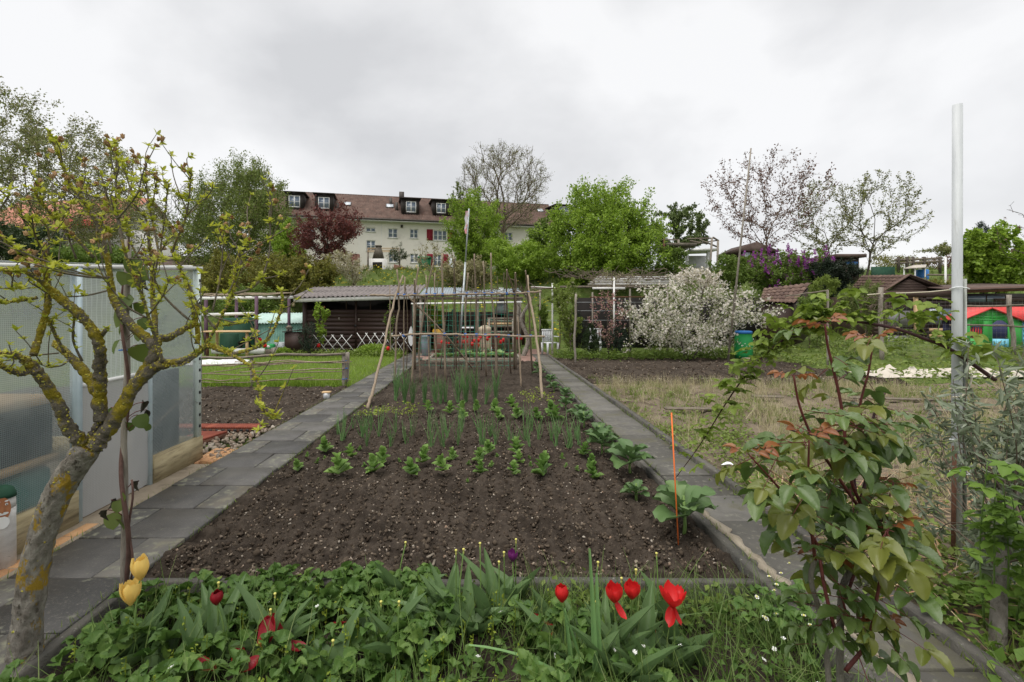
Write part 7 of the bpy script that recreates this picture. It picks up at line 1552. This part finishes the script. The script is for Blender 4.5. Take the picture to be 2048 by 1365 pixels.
# limbs: pixels, start depth, end depth, start radius, end radius
LB = [
 (K2([(560, 1330), (530, 1290), (460, 1200), (400, 1070), (340, 960), (280, 870), (220, 800), (160, 745)]), 2.22, 2.05, .034, .022),
 (K2([(160, 745), (100, 715), (40, 712), (-40, 700)]), 2.05, 1.98, .014, .008), (K2([(225, 808), (160, 845), (100, 835), (40, 810), (-20, 770)]), 2.08, 1.95, .016, .008),
 (K2([(600, 1345), (640, 1290), (690, 1180), (685, 1050), (640, 930), (580, 840), (510, 760), (450, 700), (375, 640)]), 2.24, 2.35, .036, .018),
 (K2([(690, 1160), (680, 1000), (690, 900), (680, 800), (685, 690), (650, 580), (590, 490), (510, 410), (420, 340), (350, 280)]), 2.24, 2.10, .032, .02),
 (K2([(680, 600), (730, 540)]), 2.2, 2.15, .012, .011),
 (K2([(350, 280), (260, 200), (150, 150), (0, 140)]), 2.10, 1.95, .014, .005),
 (K2([(640, 1350), (690, 1290), (750, 1210), (830, 1090), (890, 970), (960, 880), (1060, 800), (1140, 775)]), 2.22, 2.30, .042, .028),
 (K2([(1140, 775), (1250, 755), (1350, 705), (1420, 655), (1520, 690), (1580, 712)]), 2.30, 2.25, .018, .012),
 (K2([(1580, 712), (1700, 685), (1800, 640), (1870, 540), (1920, 400), (1925, 280)]), 2.25, 2.20, .009, .004),
 (K2([(1560, 705), (1640, 750), (1710, 800), (1750, 890), (1775, 980), (1780, 1060), (1820, 1120), (1890, 1130)]), 2.25, 2.2, .009, .003),
 (K2([(940, 900), (1010, 790), (1060, 690), (1000, 605), (900, 520), (820, 420), (770, 330), (755, 230), (740, 90), (715, 0)]), 2.28, 2.35, .032, .012),
 (K2([(1060, 690), (1090, 610), (1150, 600), (1260, 540), (1330, 490), (1345, 380)]), 2.3, 2.42, .022, .012),
 (K2([(1345, 640), (1350, 560), (1320, 420), (1300, 300), (1240, 150), (1170, 0)]), 2.42, 2.5, .014, .006),
 (K2([(1060, 700), (1060, 500), (1045, 350), (1040, 250), (1035, 100), (1020, 0)]), 2.3, 2.5, .016, .007),
 (K2([(230, 720), (260, 620), (300, 480), (330, 360), (330, 270), (310, 130), (300, 0)]), 2.1, 2.25, .018, .010),
 (K2([(440, 700), (380, 590), (330, 480), (320, 470)]), 2.3, 2.2, .009, .007), (K2([(560, 760), (500, 620), (505, 480), (500, 430)]), 2.3, 2.2, .007, .004),
 (K2([(1110, 770), (1060, 600), (1010, 450), (960, 290), (890, 130), (850, 0)]), 2.28, 2.1, .010, .005), (K2([(1020, 440), (1100, 330), (1160, 200)]), 2.2, 2.15, .005, .003),
 (K2([(1130, 790), (1250, 780), (1360, 700), (1440, 590), (1520, 440), (1590, 300), (1600, 150), (1640, 0)]), 2.3, 2.2, .009, .004), (K2([(1470, 540), (1380, 420), (1270, 200), (1190, 40)]), 2.24, 2.2, .006, .003),
 (K2([(1290, 480), (1150, 350), (1060, 230), (1080, 60), (1140, -60)]), 2.4, 2.35, .007, .004),
 (K2([(1000, 465), (870, 390), (780, 290), (700, 190), (600, 170), (450, 130), (250, 100)]), 2.2, 2.0, .006, .003), (K2([(750, 190), (560, 180), (330, 130), (200, 60), (0, -90)]), 2.3, 2.0, .008, .004),
 (K2([(730, 280), (600, 310), (450, 320), (330, 300), (230, 230)]), 2.3, 2.1, .005, .003), (K2([(1420, 520), (1600, 510), (1760, 470)]), 2.3, 2.2, .004, .002), (K2([(400, 705), (250, 720), (100, 740), (0, 720)]), 2.3, 2.1, .005, .003),
 (K2([(470, 750), (420, 790), (330, 800), (250, 770)]), 2.3, 2.15, .005, .002), (K2([(250, 330), (130, 350), (0, 365)]), 2.2, 2.0, .008, .004), (K2([(240, 260), (120, 262), (0, 262)]), 2.2, 2.0, .004, .003),
 (K2([(1600, 300), (1700, 270), (1780, 200), (1830, 60), (1845, -90), (1840, -420)]), 2.2, 2.3, .008, .003), (K2([(1450, 420), (1500, 200), (1520, 0), (1530, -200)]), 2.25, 2.35, .005, .003), (K2([(1560, 300), (1620, 150), (1690, -60), (1700, -150)]), 2.2, 2.3, .004, .003),
 (K1([(730, 1365), (690, 1180), (620, 1050), (560, 950), (480, 850), (420, 700), (380, 600), (330, 490)]), 2.35, 2.2, .012, .005),
 (K1([(850, 1300), (800, 1080), (740, 960), (690, 790)]), 2.1, 2.1, .008, .004), (K1([(800, 1090), (790, 900), (795, 640), (790, 560)]), 2.1, 2.15, .006, .003), (K1([(800, 1090), (900, 970), (955, 890)]), 2.1, 2.0, .005, .003),
 (K1([(1020, 1300), (1000, 1100), (930, 1000), (850, 760), (800, 700)]), 2.45, 2.4, .007, .003), (K1([(1090, 1340), (1050, 1150), (1020, 1000), (1000, 850), (992, 690)]), 2.4, 2.45, .007, .003), (K1([(1040, 1000), (1070, 820)]), 2.42, 2.4, .004, .003),
 (K1([(1180, 1365), (1190, 1270), (1260, 1100), (1290, 950), (1300, 800), (1290, 760)]), 2.48, 2.4, .007, .003), (K1([(1090, 1330), (1115, 1150), (1140, 920), (1140, 885)]), 2.45, 2.4, .005, .003), (K1([(1275, 1060), (1350, 980), (1415, 940)]), 2.42, 2.35, .004, .002), (K1([(1280, 1040), (1230, 930), (1190, 905)]), 2.42, 2.4, .004, .002),
 (K1([(640, 1350), (500, 1200), (400, 1120), (330, 1030), (270, 960), (235, 890)]), 2.3, 2.1, .009, .004), (K1([(440, 1180), (430, 1080), (500, 990)]), 2.2, 2.1, .004, .002), (K1([(520, 1360), (440, 1150), (380, 1060), (375, 970)]), 2.3, 2.2, .006, .003),
 (K1([(320, 1360), (240, 1200), (220, 1080)]), 2.2, 2.0, .006, .003), (K1([(330, 1340), (330, 1170), (280, 1100), (220, 1080)]), 2.2, 2.1, .005, .003), (K1([(0, 1240), (100, 1290), (300, 1370), (420, 1420)]), 1.95, 2.05, .004, .006), (K1([(0, 1020), (40, 960), (60, 920)]), 1.95, 1.95, .004, .003),
 (K1([(700, 1360), (660, 1180), (700, 1060), (820, 900)]), 2.3, 2.4, .006, .003), (K1([(760, 1320), (720, 1150), (600, 1000), (540, 840)]), 2.35, 2.45, .006, .003), (K1([(950, 1365), (870, 1200), (860, 1100)]), 2.3, 2.25, .006, .003),
]
tipsP = []; twN = []; brs = []
rt = np.random.default_rng(77)
for i, (P, ya, yb, ra, rb) in enumerate(LB):
    n = len(P); Q = poly([at(x, y, ya + (yb - ya) * k / (n - 1)) for k, (x, y) in enumerate(P)], 6); k = len(Q); rr = np.linspace(ra, rb, k) * .86 * (1 + rt.normal(0, .07, k)); brs.append((Q, rr))
    m = MB(); sd_ = 14 if ra > .012 else 6; Q2 = poly(Q, 2) if ra > .012 else Q; r2 = np.interp(np.linspace(0, 1, len(Q2)), np.linspace(0, 1, k), rr); V, fq = tube(Q2, r2, sd_); li = np.arange(len(V)) // sd_; cen = Q2[li]; V = cen + (V - cen) * (1 + (vn(np.arange(len(V)) % sd_ * .8 + i * 7, li * .45, i) - .5) * (.45 if ra > .012 else .2))[:, None]; m.add((V, fq)); part('limb' if ra > .012 else 'branch', m, 'bark_moss' if ra > .012 else 'twig_lichen', ht_, True)
# lichen tufts on the thick limbs
m = MB()
for Q, rr in brs:
    if rr[0] < .007: continue
    n = int(len(Q) * (20 if rr[0] > .016 else 8)); i = rt.integers(0, len(Q) - 1, n); d = rt.normal(size=(n, 3)); d[:, 2] += .6; d /= np.linalg.norm(d, axis=1)[:, None]; s = rt.uniform(0, 1, (n, 1)); p = Q[i] * (1 - s) + Q[i + 1] * s + d * rr[i][:, None] * .85
    m.add(scatter(ico()[0] * A([1, 1, .6]), ico()[1], p, randrot(n, None, rt), rt.uniform(.002, .0075, n)))
n = 260; i = rt.integers(10, len(trunkP), n); d = rt.normal(size=(n, 3)); d[:, 1] -= .8; d /= np.linalg.norm(d, axis=1)[:, None]; m.add(scatter(ico()[0] * A([1, 1, .5]), ico()[1], trunkP[i] + d * tr_r[i][:, None] * .93, randrot(n, None, rt), rt.uniform(.002, .008, n)))
part('lichen', m, 'lichen_tuft', ht_, kind='stuff')
# twigs from the slender branches, buds in rosettes, pods at the tips
ends = []; rosP = []; twm = MB(); cnt = 0
for bi, (Q, rr) in enumerate(brs):
    L = np.linalg.norm(Q[-1] - Q[0])
    if rr[-1] < .009 and bi > 0: ends.append(Q[-1])
    if rr[0] < .02:
        for k in range(int(L * 34) + 2):
            j = rt.integers(len(Q) // 4, len(Q)); rosP.append(Q[min(j, len(Q) - 1)] + rt.normal(0, .006, 3))
        for k in range(int(L * 8) + (1 if L > .1 else 0)):
            j = rt.integers(len(Q) // 3, len(Q) - 1); d = Q[j + 1] - Q[j]; d /= np.linalg.norm(d); d = d * .5 + rt.normal(0, .6, 3) + A([0, 0, .7]); d /= np.linalg.norm(d); e = Q[j] + d * rt.uniform(.07, .26); mid = (Q[j] + e) / 2 + rt.normal(0, .012, 3)
            W_ = poly([Q[j], mid, e], 3); twm.add(tube(W_, np.linspace(.0032, .0018, len(W_)), 4, False)); ends.append(e); rosP.append(W_[4]); 
part('twigs', twm, 'twig_lichen', ht_, True, kind='stuff')
LB2 = leafgrid(1, .42, 4, .25, .1, None, .01, 0, 1, 3)
def ros(r): return compose(*[xf(LB2, rotz(j * 6.28 / 6 + r.uniform(-.4, .4)) @ rotx(r.uniform(.3, 1.1)), r.uniform(.65, 1.1)) for j in range(6)])
RS = [ros(rt) for _ in range(4)]
rosP = A(rosP + ends); m = MB()
for k in range(4): P_ = rosP[k::4]; m.add(scatter(RS[k][0], RS[k][1], P_, randrot(len(P_), .55, rt), rt.uniform(.018, .038, len(P_))))
part('leaves', m, 'lf_yellowgreen', ht_, True, kind='stuff')
PODV = compose(*[xf(leafgrid(1, .6, 4, .5, -.28, None, .02, 0, j, 3), rotz(j * 6.28 / 5) @ rotx(.95), 1) for j in range(5)]); PODM = mesh_of(PODV, 'seed_pod', 'pod')
hi = [e for e in ends if e[2] > 1.72]; rt.shuffle(hi)
k = 0
for e in hi[:80]:
    for q in range(1 + (rt.uniform() < .7) + (rt.uniform() < .35)):
        o = bpy.data.objects.new('seed_pod', PODM); COL.objects.link(o); o.parent = ht_; o.location = Vector(e + rt.normal(0, .013, 3) - A([BX, BY, -.1])); o.rotation_euler = tuple(rt.uniform(-1.2, 1.2, 3)); o.scale = (rt.uniform(.022, .036),) * 3; k += 1

# ------------------------------------------------------------------ vine stake
kw = thing('kiwi_vine', 'twining vine with round leaves on a brown stake beside the path', 'vine', gp(246, 1175))
b = gp(246, 1175); Yk = b[1]
m = MB(); m.add(tube(wob(b - A([0, 0, .15]), at(256, 480, Yk), 12, .004), .016, 8)); part('stake', m, 'wood_grey', kw, True)
vz = np.linspace(0, 1, 40); vp = [at(250 + 8 * math.sin(t * 14), 1175 - t * 700, Yk - .03 + .035 * math.cos(t * 14)) for t in vz]; m = MB(); m.add(tube(vp, np.linspace(.014, .006, 40), 6)); part('stem', m, 'vine_brown', kw, True)
m = MB(); m.add(tube([at(262 + 4 * math.sin(t * 9), 1160 - t * 200, Yk - .04) for t in np.linspace(0, 1, 12)], .006, 5)); part('stem', m, 'vine_brown', kw, True)
KV = leafgrid(1, .95, 6, .12, .18, lambda t: np.sin(np.pi * np.clip(t, 0, 1) ** .7) ** .5, .015, 0, 5, 5); KM = mesh_of(KV, 'kiwi_leaf', 'lf_kiwi'); KW = mesh_of(leafgrid(1, .6, 6, .9, .5, None, .05, 0, 6, 5), 'wilted_leaf', 'lf_wilt')
rk = np.random.default_rng(88)
for (x, y, s, w) in ((255, 520, .09, 0), (270, 515, .10, 0), (278, 545, .10, 0), (290, 530, .09, 0), (250, 545, .09, 0), (232, 600, .10, 0), (245, 595, .09, 0), (262, 590, .10, 0), (275, 605, .09, 0), (235, 620, .09, 0), (240, 680, .10, 0), (275, 690, .12, 0), (285, 665, .08, 0), (288, 635, .08, 0), (250, 640, .09, 0), (222, 815, .09, 0), (275, 830, .08, 0), (285, 845, .08, 0), (255, 845, .08, 0), (245, 985, .07, 0), (240, 1000, .07, 0), (228, 1025, .09, 0), (232, 1040, .08, 0), (222, 1000, .06, 1), (215, 1020, .06, 1), (278, 962, .06, 1), (287, 805, .06, 1), (293, 820, .05, 1), (292, 560, .06, 1), (255, 510, .07, 0), (285, 660, .07, 0)):
    p = at(x, y, Yk - .03 + rk.uniform(-.05, .05)); q = at(252, y + 18, Yk); mm = KW if w else KM; a = rk.uniform(0, 6.28)
    o = local('wilted_leaf' if w else 'leaf', mm, kw, Vector(p - b), (rk.uniform(-1.5, -.7), rk.uniform(-.4, .4), rk.choice([0, 3.14]) + rk.uniform(-.9, .9)), s * rk.uniform(.85, 1.15))
    m = MB(); m.add(tube(poly([q, (p + q) / 2 + A([0, 0, .015]), p], 3), .0022, 4, False)); part('petiole', m, 'stem_red', kw)
m = MB(); p = at(252, 700, Yk); m.add(tube([p + A([.024 * math.cos(a), .035 * math.sin(a) - .01, 0]) for a in np.linspace(0, 6.28, 11)], .003, 4)); part('tie', m, 'twine_blue', kw)

# ------------------------------------------------------------------ painted log figure
c = gp(6, 1133); gl = thing('painted_log', 'white birch log painted as a bearded gnome with green cap', 'garden figure', c)
h = (1133 - 970) / F * c[1]; rd = .062
prof = [(rd, -.02), (rd, h * .6), (rd * .97, h * .72)]; m = MB(); v, f = lathe(prof, 20, c); m.add((v + rng.normal(0, .0015, v.shape), f)); part('log', m, 'birch', gl, True)
m = MB(); v, f = lathe([(rd * .985, h * .72), (rd * .97, h * .80), (rd * .9, h * .86)], 20, c); m.add((v, f)); part('head', m, 'birch', gl, True)
m = MB(); v, f = lathe([(rd * 1.04, h * .85), (rd * .98, h * .90), (rd * .75, h * .96), (rd * .3, h * .99), (rd * .05, h)], 20, c); m.add((v, f)); part('cap', m, 'green_dark', gl, True)
def on_log(a0, a1, z0, z1, mat_, nm, d=.002, rnd=True):
    n, k = 10, 6; V = []
    for i in range(n):
        t = i / (n - 1)
        for j in range(k):
            s = j / (k - 1) * 2 - 1; wd = math.sin(math.pi * (t * .94 + .03)) ** .5 if rnd else 1; a = (a0 + a1) / 2 + (a1 - a0) / 2 * s * wd; V.append([c[0] + (rd + d) * math.sin(a), c[1] - (rd + d) * math.cos(a), c[2] + h * (z0 + (z1 - z0) * t)])
    m = MB(); m.add((A(V), gridf(n, k))); part(nm, m, mat_, gl, True)
fa = .75
on_log(fa - .62, fa + .62, .60, .87, 'skin_paint', 'face', .003); on_log(fa - .5, fa + .5, .50, .645, 'white_paint', 'beard', .005); on_log(fa - .42, fa + .42, .665, .70, 'white_paint', 'moustache', .006); on_log(fa - .12, fa + .12, .69, .78, 'skin_paint', 'nose', .012)
for s in (-1, 1): on_log(fa + s * .28 - .1, fa + s * .28 + .1, .775, .805, 'white_paint', 'eye', .006); on_log(fa + s * .28 - .035, fa + s * .28 + .035, .775, .80, 'black_plastic', 'pupil', .008); on_log(fa + s * .28 - .14, fa + s * .28 + .14, .82, .838, 'white_paint', 'eyebrow', .006)

# ------------------------------------------------------------------ rose bush in the right foreground
YR_ = 1.30
rs = thing('rose_bush', 'tall rose bush with glossy leaves and red young shoots', 'rose', (.97, YR_, -.1))
STM = [([(1676, 1900), (1680, 1500), (1680, 1364), (1683, 1192), (1702, 1137), (1713, 1075), (1722, 1010)], 1.30, 1.34, .010, .007, 'bark_grey'), ([(1676, 1800), (1664, 1500), (1655, 1330), (1640, 1230), (1622, 1160), (1630, 1120)], 1.30, 1.28, .008, .006, 'bark_grey'),
 ([(1722, 1010), (1700, 950), (1683, 815), (1665, 732), (1655, 690), (1650, 650)], 1.34, 1.30, .005, .0025, 'stem_red'), ([(1722, 1020), (1700, 990), (1660, 930), (1630, 886), (1600, 815), (1587, 751)], 1.34, 1.25, .005, .0025, 'stem_red'),
 ([(1722, 1000), (1735, 940), (1740, 866), (1752, 820), (1773, 780)], 1.34, 1.42, .005, .003, 'stem_purple'), ([(1740, 880), (1720, 820), (1737, 744), (1747, 680)], 1.38, 1.34, .004, .002, 'stem_red'), ([(1712, 990), (1700, 900), (1678, 850)], 1.35, 1.42, .004, .002, 'stem_purple'),
 ([(1630, 1120), (1622, 1050), (1617, 960), (1618, 882)], 1.28, 1.2, .0045, .002, 'stem_red'), ([(1640, 1100), (1600, 1030), (1565, 985), (1530, 945), (1500, 912)], 1.28, 1.22, .0045, .002, 'stem_red'), ([(1691, 1342), (1735, 1283), (1753, 1200), (1767, 1119), (1775, 1060)], 1.28, 1.22, .0055, .0025, 'stem_red'),
 ([(1690, 1200), (1731, 1090), (1764, 1039), (1787, 966)], 1.31, 1.38, .0045, .002, 'stem_red'), ([(1672, 1270), (1650, 1180), (1640, 1120)], 1.26, 1.28, .005, .004, 'stem_red'), ([(1740, 870), (1790, 880), (1820, 900)], 1.4, 1.45, .003, .002, 'stem_purple'), ([(1690, 860), (1620, 870), (1580, 860)], 1.36, 1.3, .003, .002, 'stem_purple'), ([(1680, 1180), (1700, 1240), (1740, 1260), (1775, 1255)], 1.28, 1.25, .003, .002, 'stem_red')]
stp = []
for P, ya, yb, ra, rb, mt_ in STM:
    n = len(P); Q = poly([at(x, y, ya + (yb - ya) * k / (n - 1)) for k, (x, y) in enumerate(P)], 6); k = len(Q); m = MB(); m.add(tube(Q, np.linspace(ra, rb, k), 8)); part('stem', m, mt_, rs, True); stp.append((Q, mt_))
def rleaf(s): return leafgrid(1, .66, 14, .34, .26, lambda t: np.sin(np.pi * np.clip(t, 0, 1) ** .82) ** .62, .014, .04, s, 5)
def compound(s, k=5):
    L = rleaf(s); out = [xf(L, rotx(-.15), .078, (0, .085, 0))]
    for j, yv in enumerate((.055, .022)[:(k - 1) // 2]):
        for sg in (-1, 1): out.append(xf(L, rotz(-sg * 1.15) @ rotx(-.1), .062 - .012 * j, (sg * .004, yv + .02, -.002)))
    return compose(*out)
RLF = {c: [mesh_of(compound(s, k), 'rose_leaf', c) for s, k in ((1, 5), (2, 5), (3, 3))] for c in ('lf_rose', 'lf_rose_olive', 'lf_rose_red')}
PTM = MB(); PTM.add(tube([(0, -.03, 0), (0, .03, .002), (0, .09, 0)], [.0016, .0014, .001], 4)); PTM = PTM.mesh('petiole', 'stem_red', True)
rr_ = np.random.default_rng(99); base_w = Vector((.97, YR_, -.1))
def put_leaf(p, col, az, pit, s):
    o = local('leaf', RLF[col][rr_.integers(0, 3)], rs, Vector(p) - base_w, (pit, rr_.uniform(-.35, .35), az), s); q = bpy.data.objects.new('petiole', PTM); COL.objects.link(q); q.parent = o
for Q, mt_ in stp:
    zt = Q[:, 2]; L = np.linalg.norm(np.diff(Q, axis=0), axis=1).sum(); ok = np.where(zt > .62)[0]
    if len(ok) < 3: continue
    for k in range(int(L * (33 if mt_ != 'bark_grey' else 6)) + 1):
        j = ok[rr_.integers(0, len(ok))]; f_ = j / len(Q)
        col = 'lf_rose' if rr_.uniform() < .82 - .45 * (f_ > .75) else 'lf_rose_olive'
        az = rr_.uniform(0, 6.28); d = A([-math.sin(az), math.cos(az), 0])
        if Q[j][2] > 1.42 and rr_.uniform() < .6: continue
        put_leaf(Q[j] + d * .03 + A([0, 0, .008]), col, az, rr_.uniform(-.9, .3), rr_.uniform(.54, .9))
    if mt_ == 'stem_red':
        for k in range(3): az = k * 2.1 + rr_.uniform(0, 1); put_leaf(Q[-1] + A([0, 0, .0]), ['lf_rose_red', 'lf_rose_olive', 'lf_rose_red'][k], az, rr_.uniform(-.2, .7), rr_.uniform(.35, .6))
# prickles
m = MB()
for Q, mt_ in stp:
    if mt_ == 'bark_grey': continue
    for k in range(8): j = rr_.integers(0, len(Q)); d = rr_.normal(size=3); d /= np.linalg.norm(d); m.add(frusta(Q[j][None], (Q[j] + d * .011 - A([0, 0, .002]))[None], A([.0022]), A([.0003]), 4))
part('prickles', m, 'stem_red', rs, kind='stuff')

# ------------------------------------------------------------------ white pole with channel post
pb_ = gp(1915, 1112); Yp = pb_[1]
wp_ = thing('white_pole', 'tall white plastic pipe tied to a grey post', 'pole', pb_)
m = MB(); m.add(tube([at(1913, 1112, Yp), at(1914, 700, Yp), at(1915, 210, Yp)], [.027, .027, .026], 16)); part('pipe', m, 'pipe_grey', wp_, True)
x0 = at(1926, 0, Yp)[0]; zt = at(0, 558, Yp)[2]
m = MB(); m.add(box(x0 - .022, x0 + .026, Yp + .03, Yp + .036, -.1, zt)); m.add(box(x0 - .022, x0 - .017, Yp + .0, Yp + .03, -.1, zt)); m.add(box(x0 + .021, x0 + .026, Yp + .0, Yp + .03, -.1, zt)); part('channel_post', m, 'post_channel', wp_)
m = MB(); m.add(tube([at(1906, 1130, Yp - .03), at(1909, 893, Yp - .03)], .012, 8)); part('rebar', m, 'rust', wp_, True)
for yv in (577, 702, 778, 880, 945): 
    p = at(1919, yv, Yp); m = MB(); m.add(tube([p + A([.05 * math.cos(a), .045 * math.sin(a), .006 * math.sin(a * 2)]) for a in np.linspace(0, 6.28, 13)], .0035, 4)); part('tie', m, 'rope' if yv == 778 else 'white_plastic', wp_)
m = MB(); m.add(tube(poly([at(1905, 795, Yp - .04), at(1925, 792, Yp - .05), at(1940, 770, Yp - .03), at(1944, 752, Yp)], 4), .006, 5)); part('strap', m, 'rope', wp_)

# ------------------------------------------------------------------ olive shrub
ol = thing('olive_tree', 'silvery narrow-leaved olive shrub beside the white pole', 'olive tree', gp(1995, 1290))
ro = np.random.default_rng(111)
def leaf_along(P_, n, size, tpl, r, jit=.01, tilt=None):
    i = r.integers(0, len(P_) - 1, n); s = r.uniform(0, 1, (n, 1)); p = P_[i] * (1 - s) + P_[i + 1] * s + r.normal(0, jit, (n, 3)); return scatter(tpl[0], tpl[1], p, randrot(n, tilt, r), size * r.uniform(.6, 1.2, n))
OLF = leafgrid(1, .22, 4, .2, .12, None, 0, 0, 1, 3)
ob = gp(1995, 1290); stems = MB(); lv = MB(); trk = MB()
Qt = poly([ob - A([0, 0, .1]), at(2000, 1180, 2.35), at(2012, 1080, 2.38), at(2030, 980, 2.4)], 6); trk.add(tube(Qt, np.linspace(.035, .018, len(Qt)), 9)); part('trunk', trk, 'bark_grey', ol, True)
for k in range(52):
    x1, y1 = ro.uniform(1905, 2120), ro.uniform(650, 1150); Yb = ro.uniform(2.2, 2.9); a = Qt[ro.integers(8, len(Qt))]; b = at(x1, y1, Yb); mid = a * .5 + b * .5 + A([ro.normal(0, .05), ro.normal(0, .05), -.04]); Q = poly([a, mid, b], 7); stems.add(tube(Q, np.linspace(.0055, .0016, len(Q)), 4, False))
    lv.add(leaf_along(Q[5:], 54, .07, OLF, ro, .012))
for k in range(10):
    x1, y1 = ro.uniform(1830, 1905), ro.uniform(780, 1080); a = Qt[ro.integers(8, len(Qt))]; b = at(x1, y1, 2.7); Q = poly([a, (a + b) / 2 + A([0, .1, .02]), b], 7); stems.add(tube(Q, np.linspace(.004, .0012, len(Q)), 4, False)); lv.add(leaf_along(Q[9:], 22, .07, OLF, ro, .012))
part('branches', stems, 'twig_brown', ol, True, kind='stuff'); part('crown', lv, 'lf_olive', ol, True, kind='stuff')
# raspberry at the lower right
RT = compose(*[xf(leafgrid(1, .62, 7, .2, .15, lambda t: np.sin(np.pi * np.clip(t, 0, 1) ** .75) ** .65, .01, .09, s, 5), rotz(a) @ rotx(-.1), sc, (0, .02, 0)) for s, a, sc in ((1, 0, 1), (2, 1.2, .8), (3, -1.2, .8))])
RTM = mesh_of(RT, 'raspberry_leaf', 'lf_rasp'); BRM = mesh_of(RT, 'bramble_leaf', 'lf_bramble')
rp_ = thing('raspberry_plant', 'bright green raspberry shoots below the olive', 'raspberry', gp(2010, 1250)); rb_ = gp(2010, 1250)
for k in range(7):
    b = at(1975 + k * 16, 925 + k * 22, 2.05); Q = poly([rb_ + A([.05 * k - .1, 0, -.05]), (rb_ + b) / 2 + A([.05 * k - .08, 0, 0]), b], 6); m = MB(); m.add(tube(Q, np.linspace(.005, .002, len(Q)), 5)); part('cane', m, 'stem_green', rp_, True)
    for j in range(15): q = Q[ro.integers(3, len(Q))]; local('leaf', RTM, rp_, Vector(q + ro.normal(0, .04, 3) - rb_), (ro.uniform(-.5, .3), ro.uniform(-.4, .4), ro.uniform(0, 6.28)), ro.uniform(.05, .085))
# arching bramble cane
br = thing('bramble_cane', 'purple bramble cane arching over the rose with light green leaves', 'bramble', gp(1345, 960)); b0_ = gp(1345, 960)
CP = [(1990, 760, 3.1), (1905, 702, 3.05), (1850, 678, 3.05), (1780, 655, 3.05), (1690, 642, 3.1), (1620, 650, 3.2), (1560, 685, 3.3), (1500, 740, 3.45), (1450, 810, 3.7), (1400, 890, 4.0), (1345, 965, 4.43)]
Q = poly([at(*c) for c in CP], 6); m = MB(); m.add(tube(Q, np.linspace(.013, .003, len(Q)), 8)); part('cane', m, 'stem_purple', br, True)
for k in range(240):
    j = int(np.clip(ro.normal(37, 11), 5, len(Q) - 4)); s = ro.uniform(.05, .085); local('leaf', BRM, br, Vector(Q[j] + A([ro.normal(0, .05), ro.normal(0, .05), ro.normal(.03, .06)]) - b0_), (ro.uniform(-.7, .4), ro.uniform(-.5, .5), ro.uniform(0, 6.28)), s)
for (j, dx, dz) in ((22, -.05, .18), (18, .1, .22), (14, .05, .2), (27, -.1, .16), (10, .03, .25)):
    q = Q[j] + A([dx, 0, dz]); W_ = poly([Q[j], (Q[j] + q) / 2 + A([.02, 0, 0]), q], 4); m = MB(); m.add(tube(W_, np.linspace(.004, .0018, len(W_)), 5)); part('shoot', m, 'stem_green', br, True)
    for k in range(7): local('leaf', BRM, br, Vector(W_[ro.integers(3, len(W_))] + ro.normal(0, .035, 3) - b0_), (ro.uniform(-.7, .4), ro.uniform(-.5, .5), ro.uniform(0, 6.28)), ro.uniform(.055, .09))
q0 = at(1915, 690, 3.05)
for k in range(22): local('leaf', BRM, br, Vector(q0 + A([ro.normal(.05, .09), ro.normal(0, .05), ro.normal(-.02, .07)]) - b0_), (ro.uniform(-.7, .4), ro.uniform(-.5, .5), ro.uniform(0, 6.28)), ro.uniform(.06, .095))
for lab, names in USED.items():
    if len(names) > 1: print('SHARED LABEL', lab, names[:4])
tris = sum(len(me.loops) - 2 * len(me.polygons) for me in bpy.data.meshes); print('TRIS', tris, 'OBJECTS', len(bpy.data.objects))
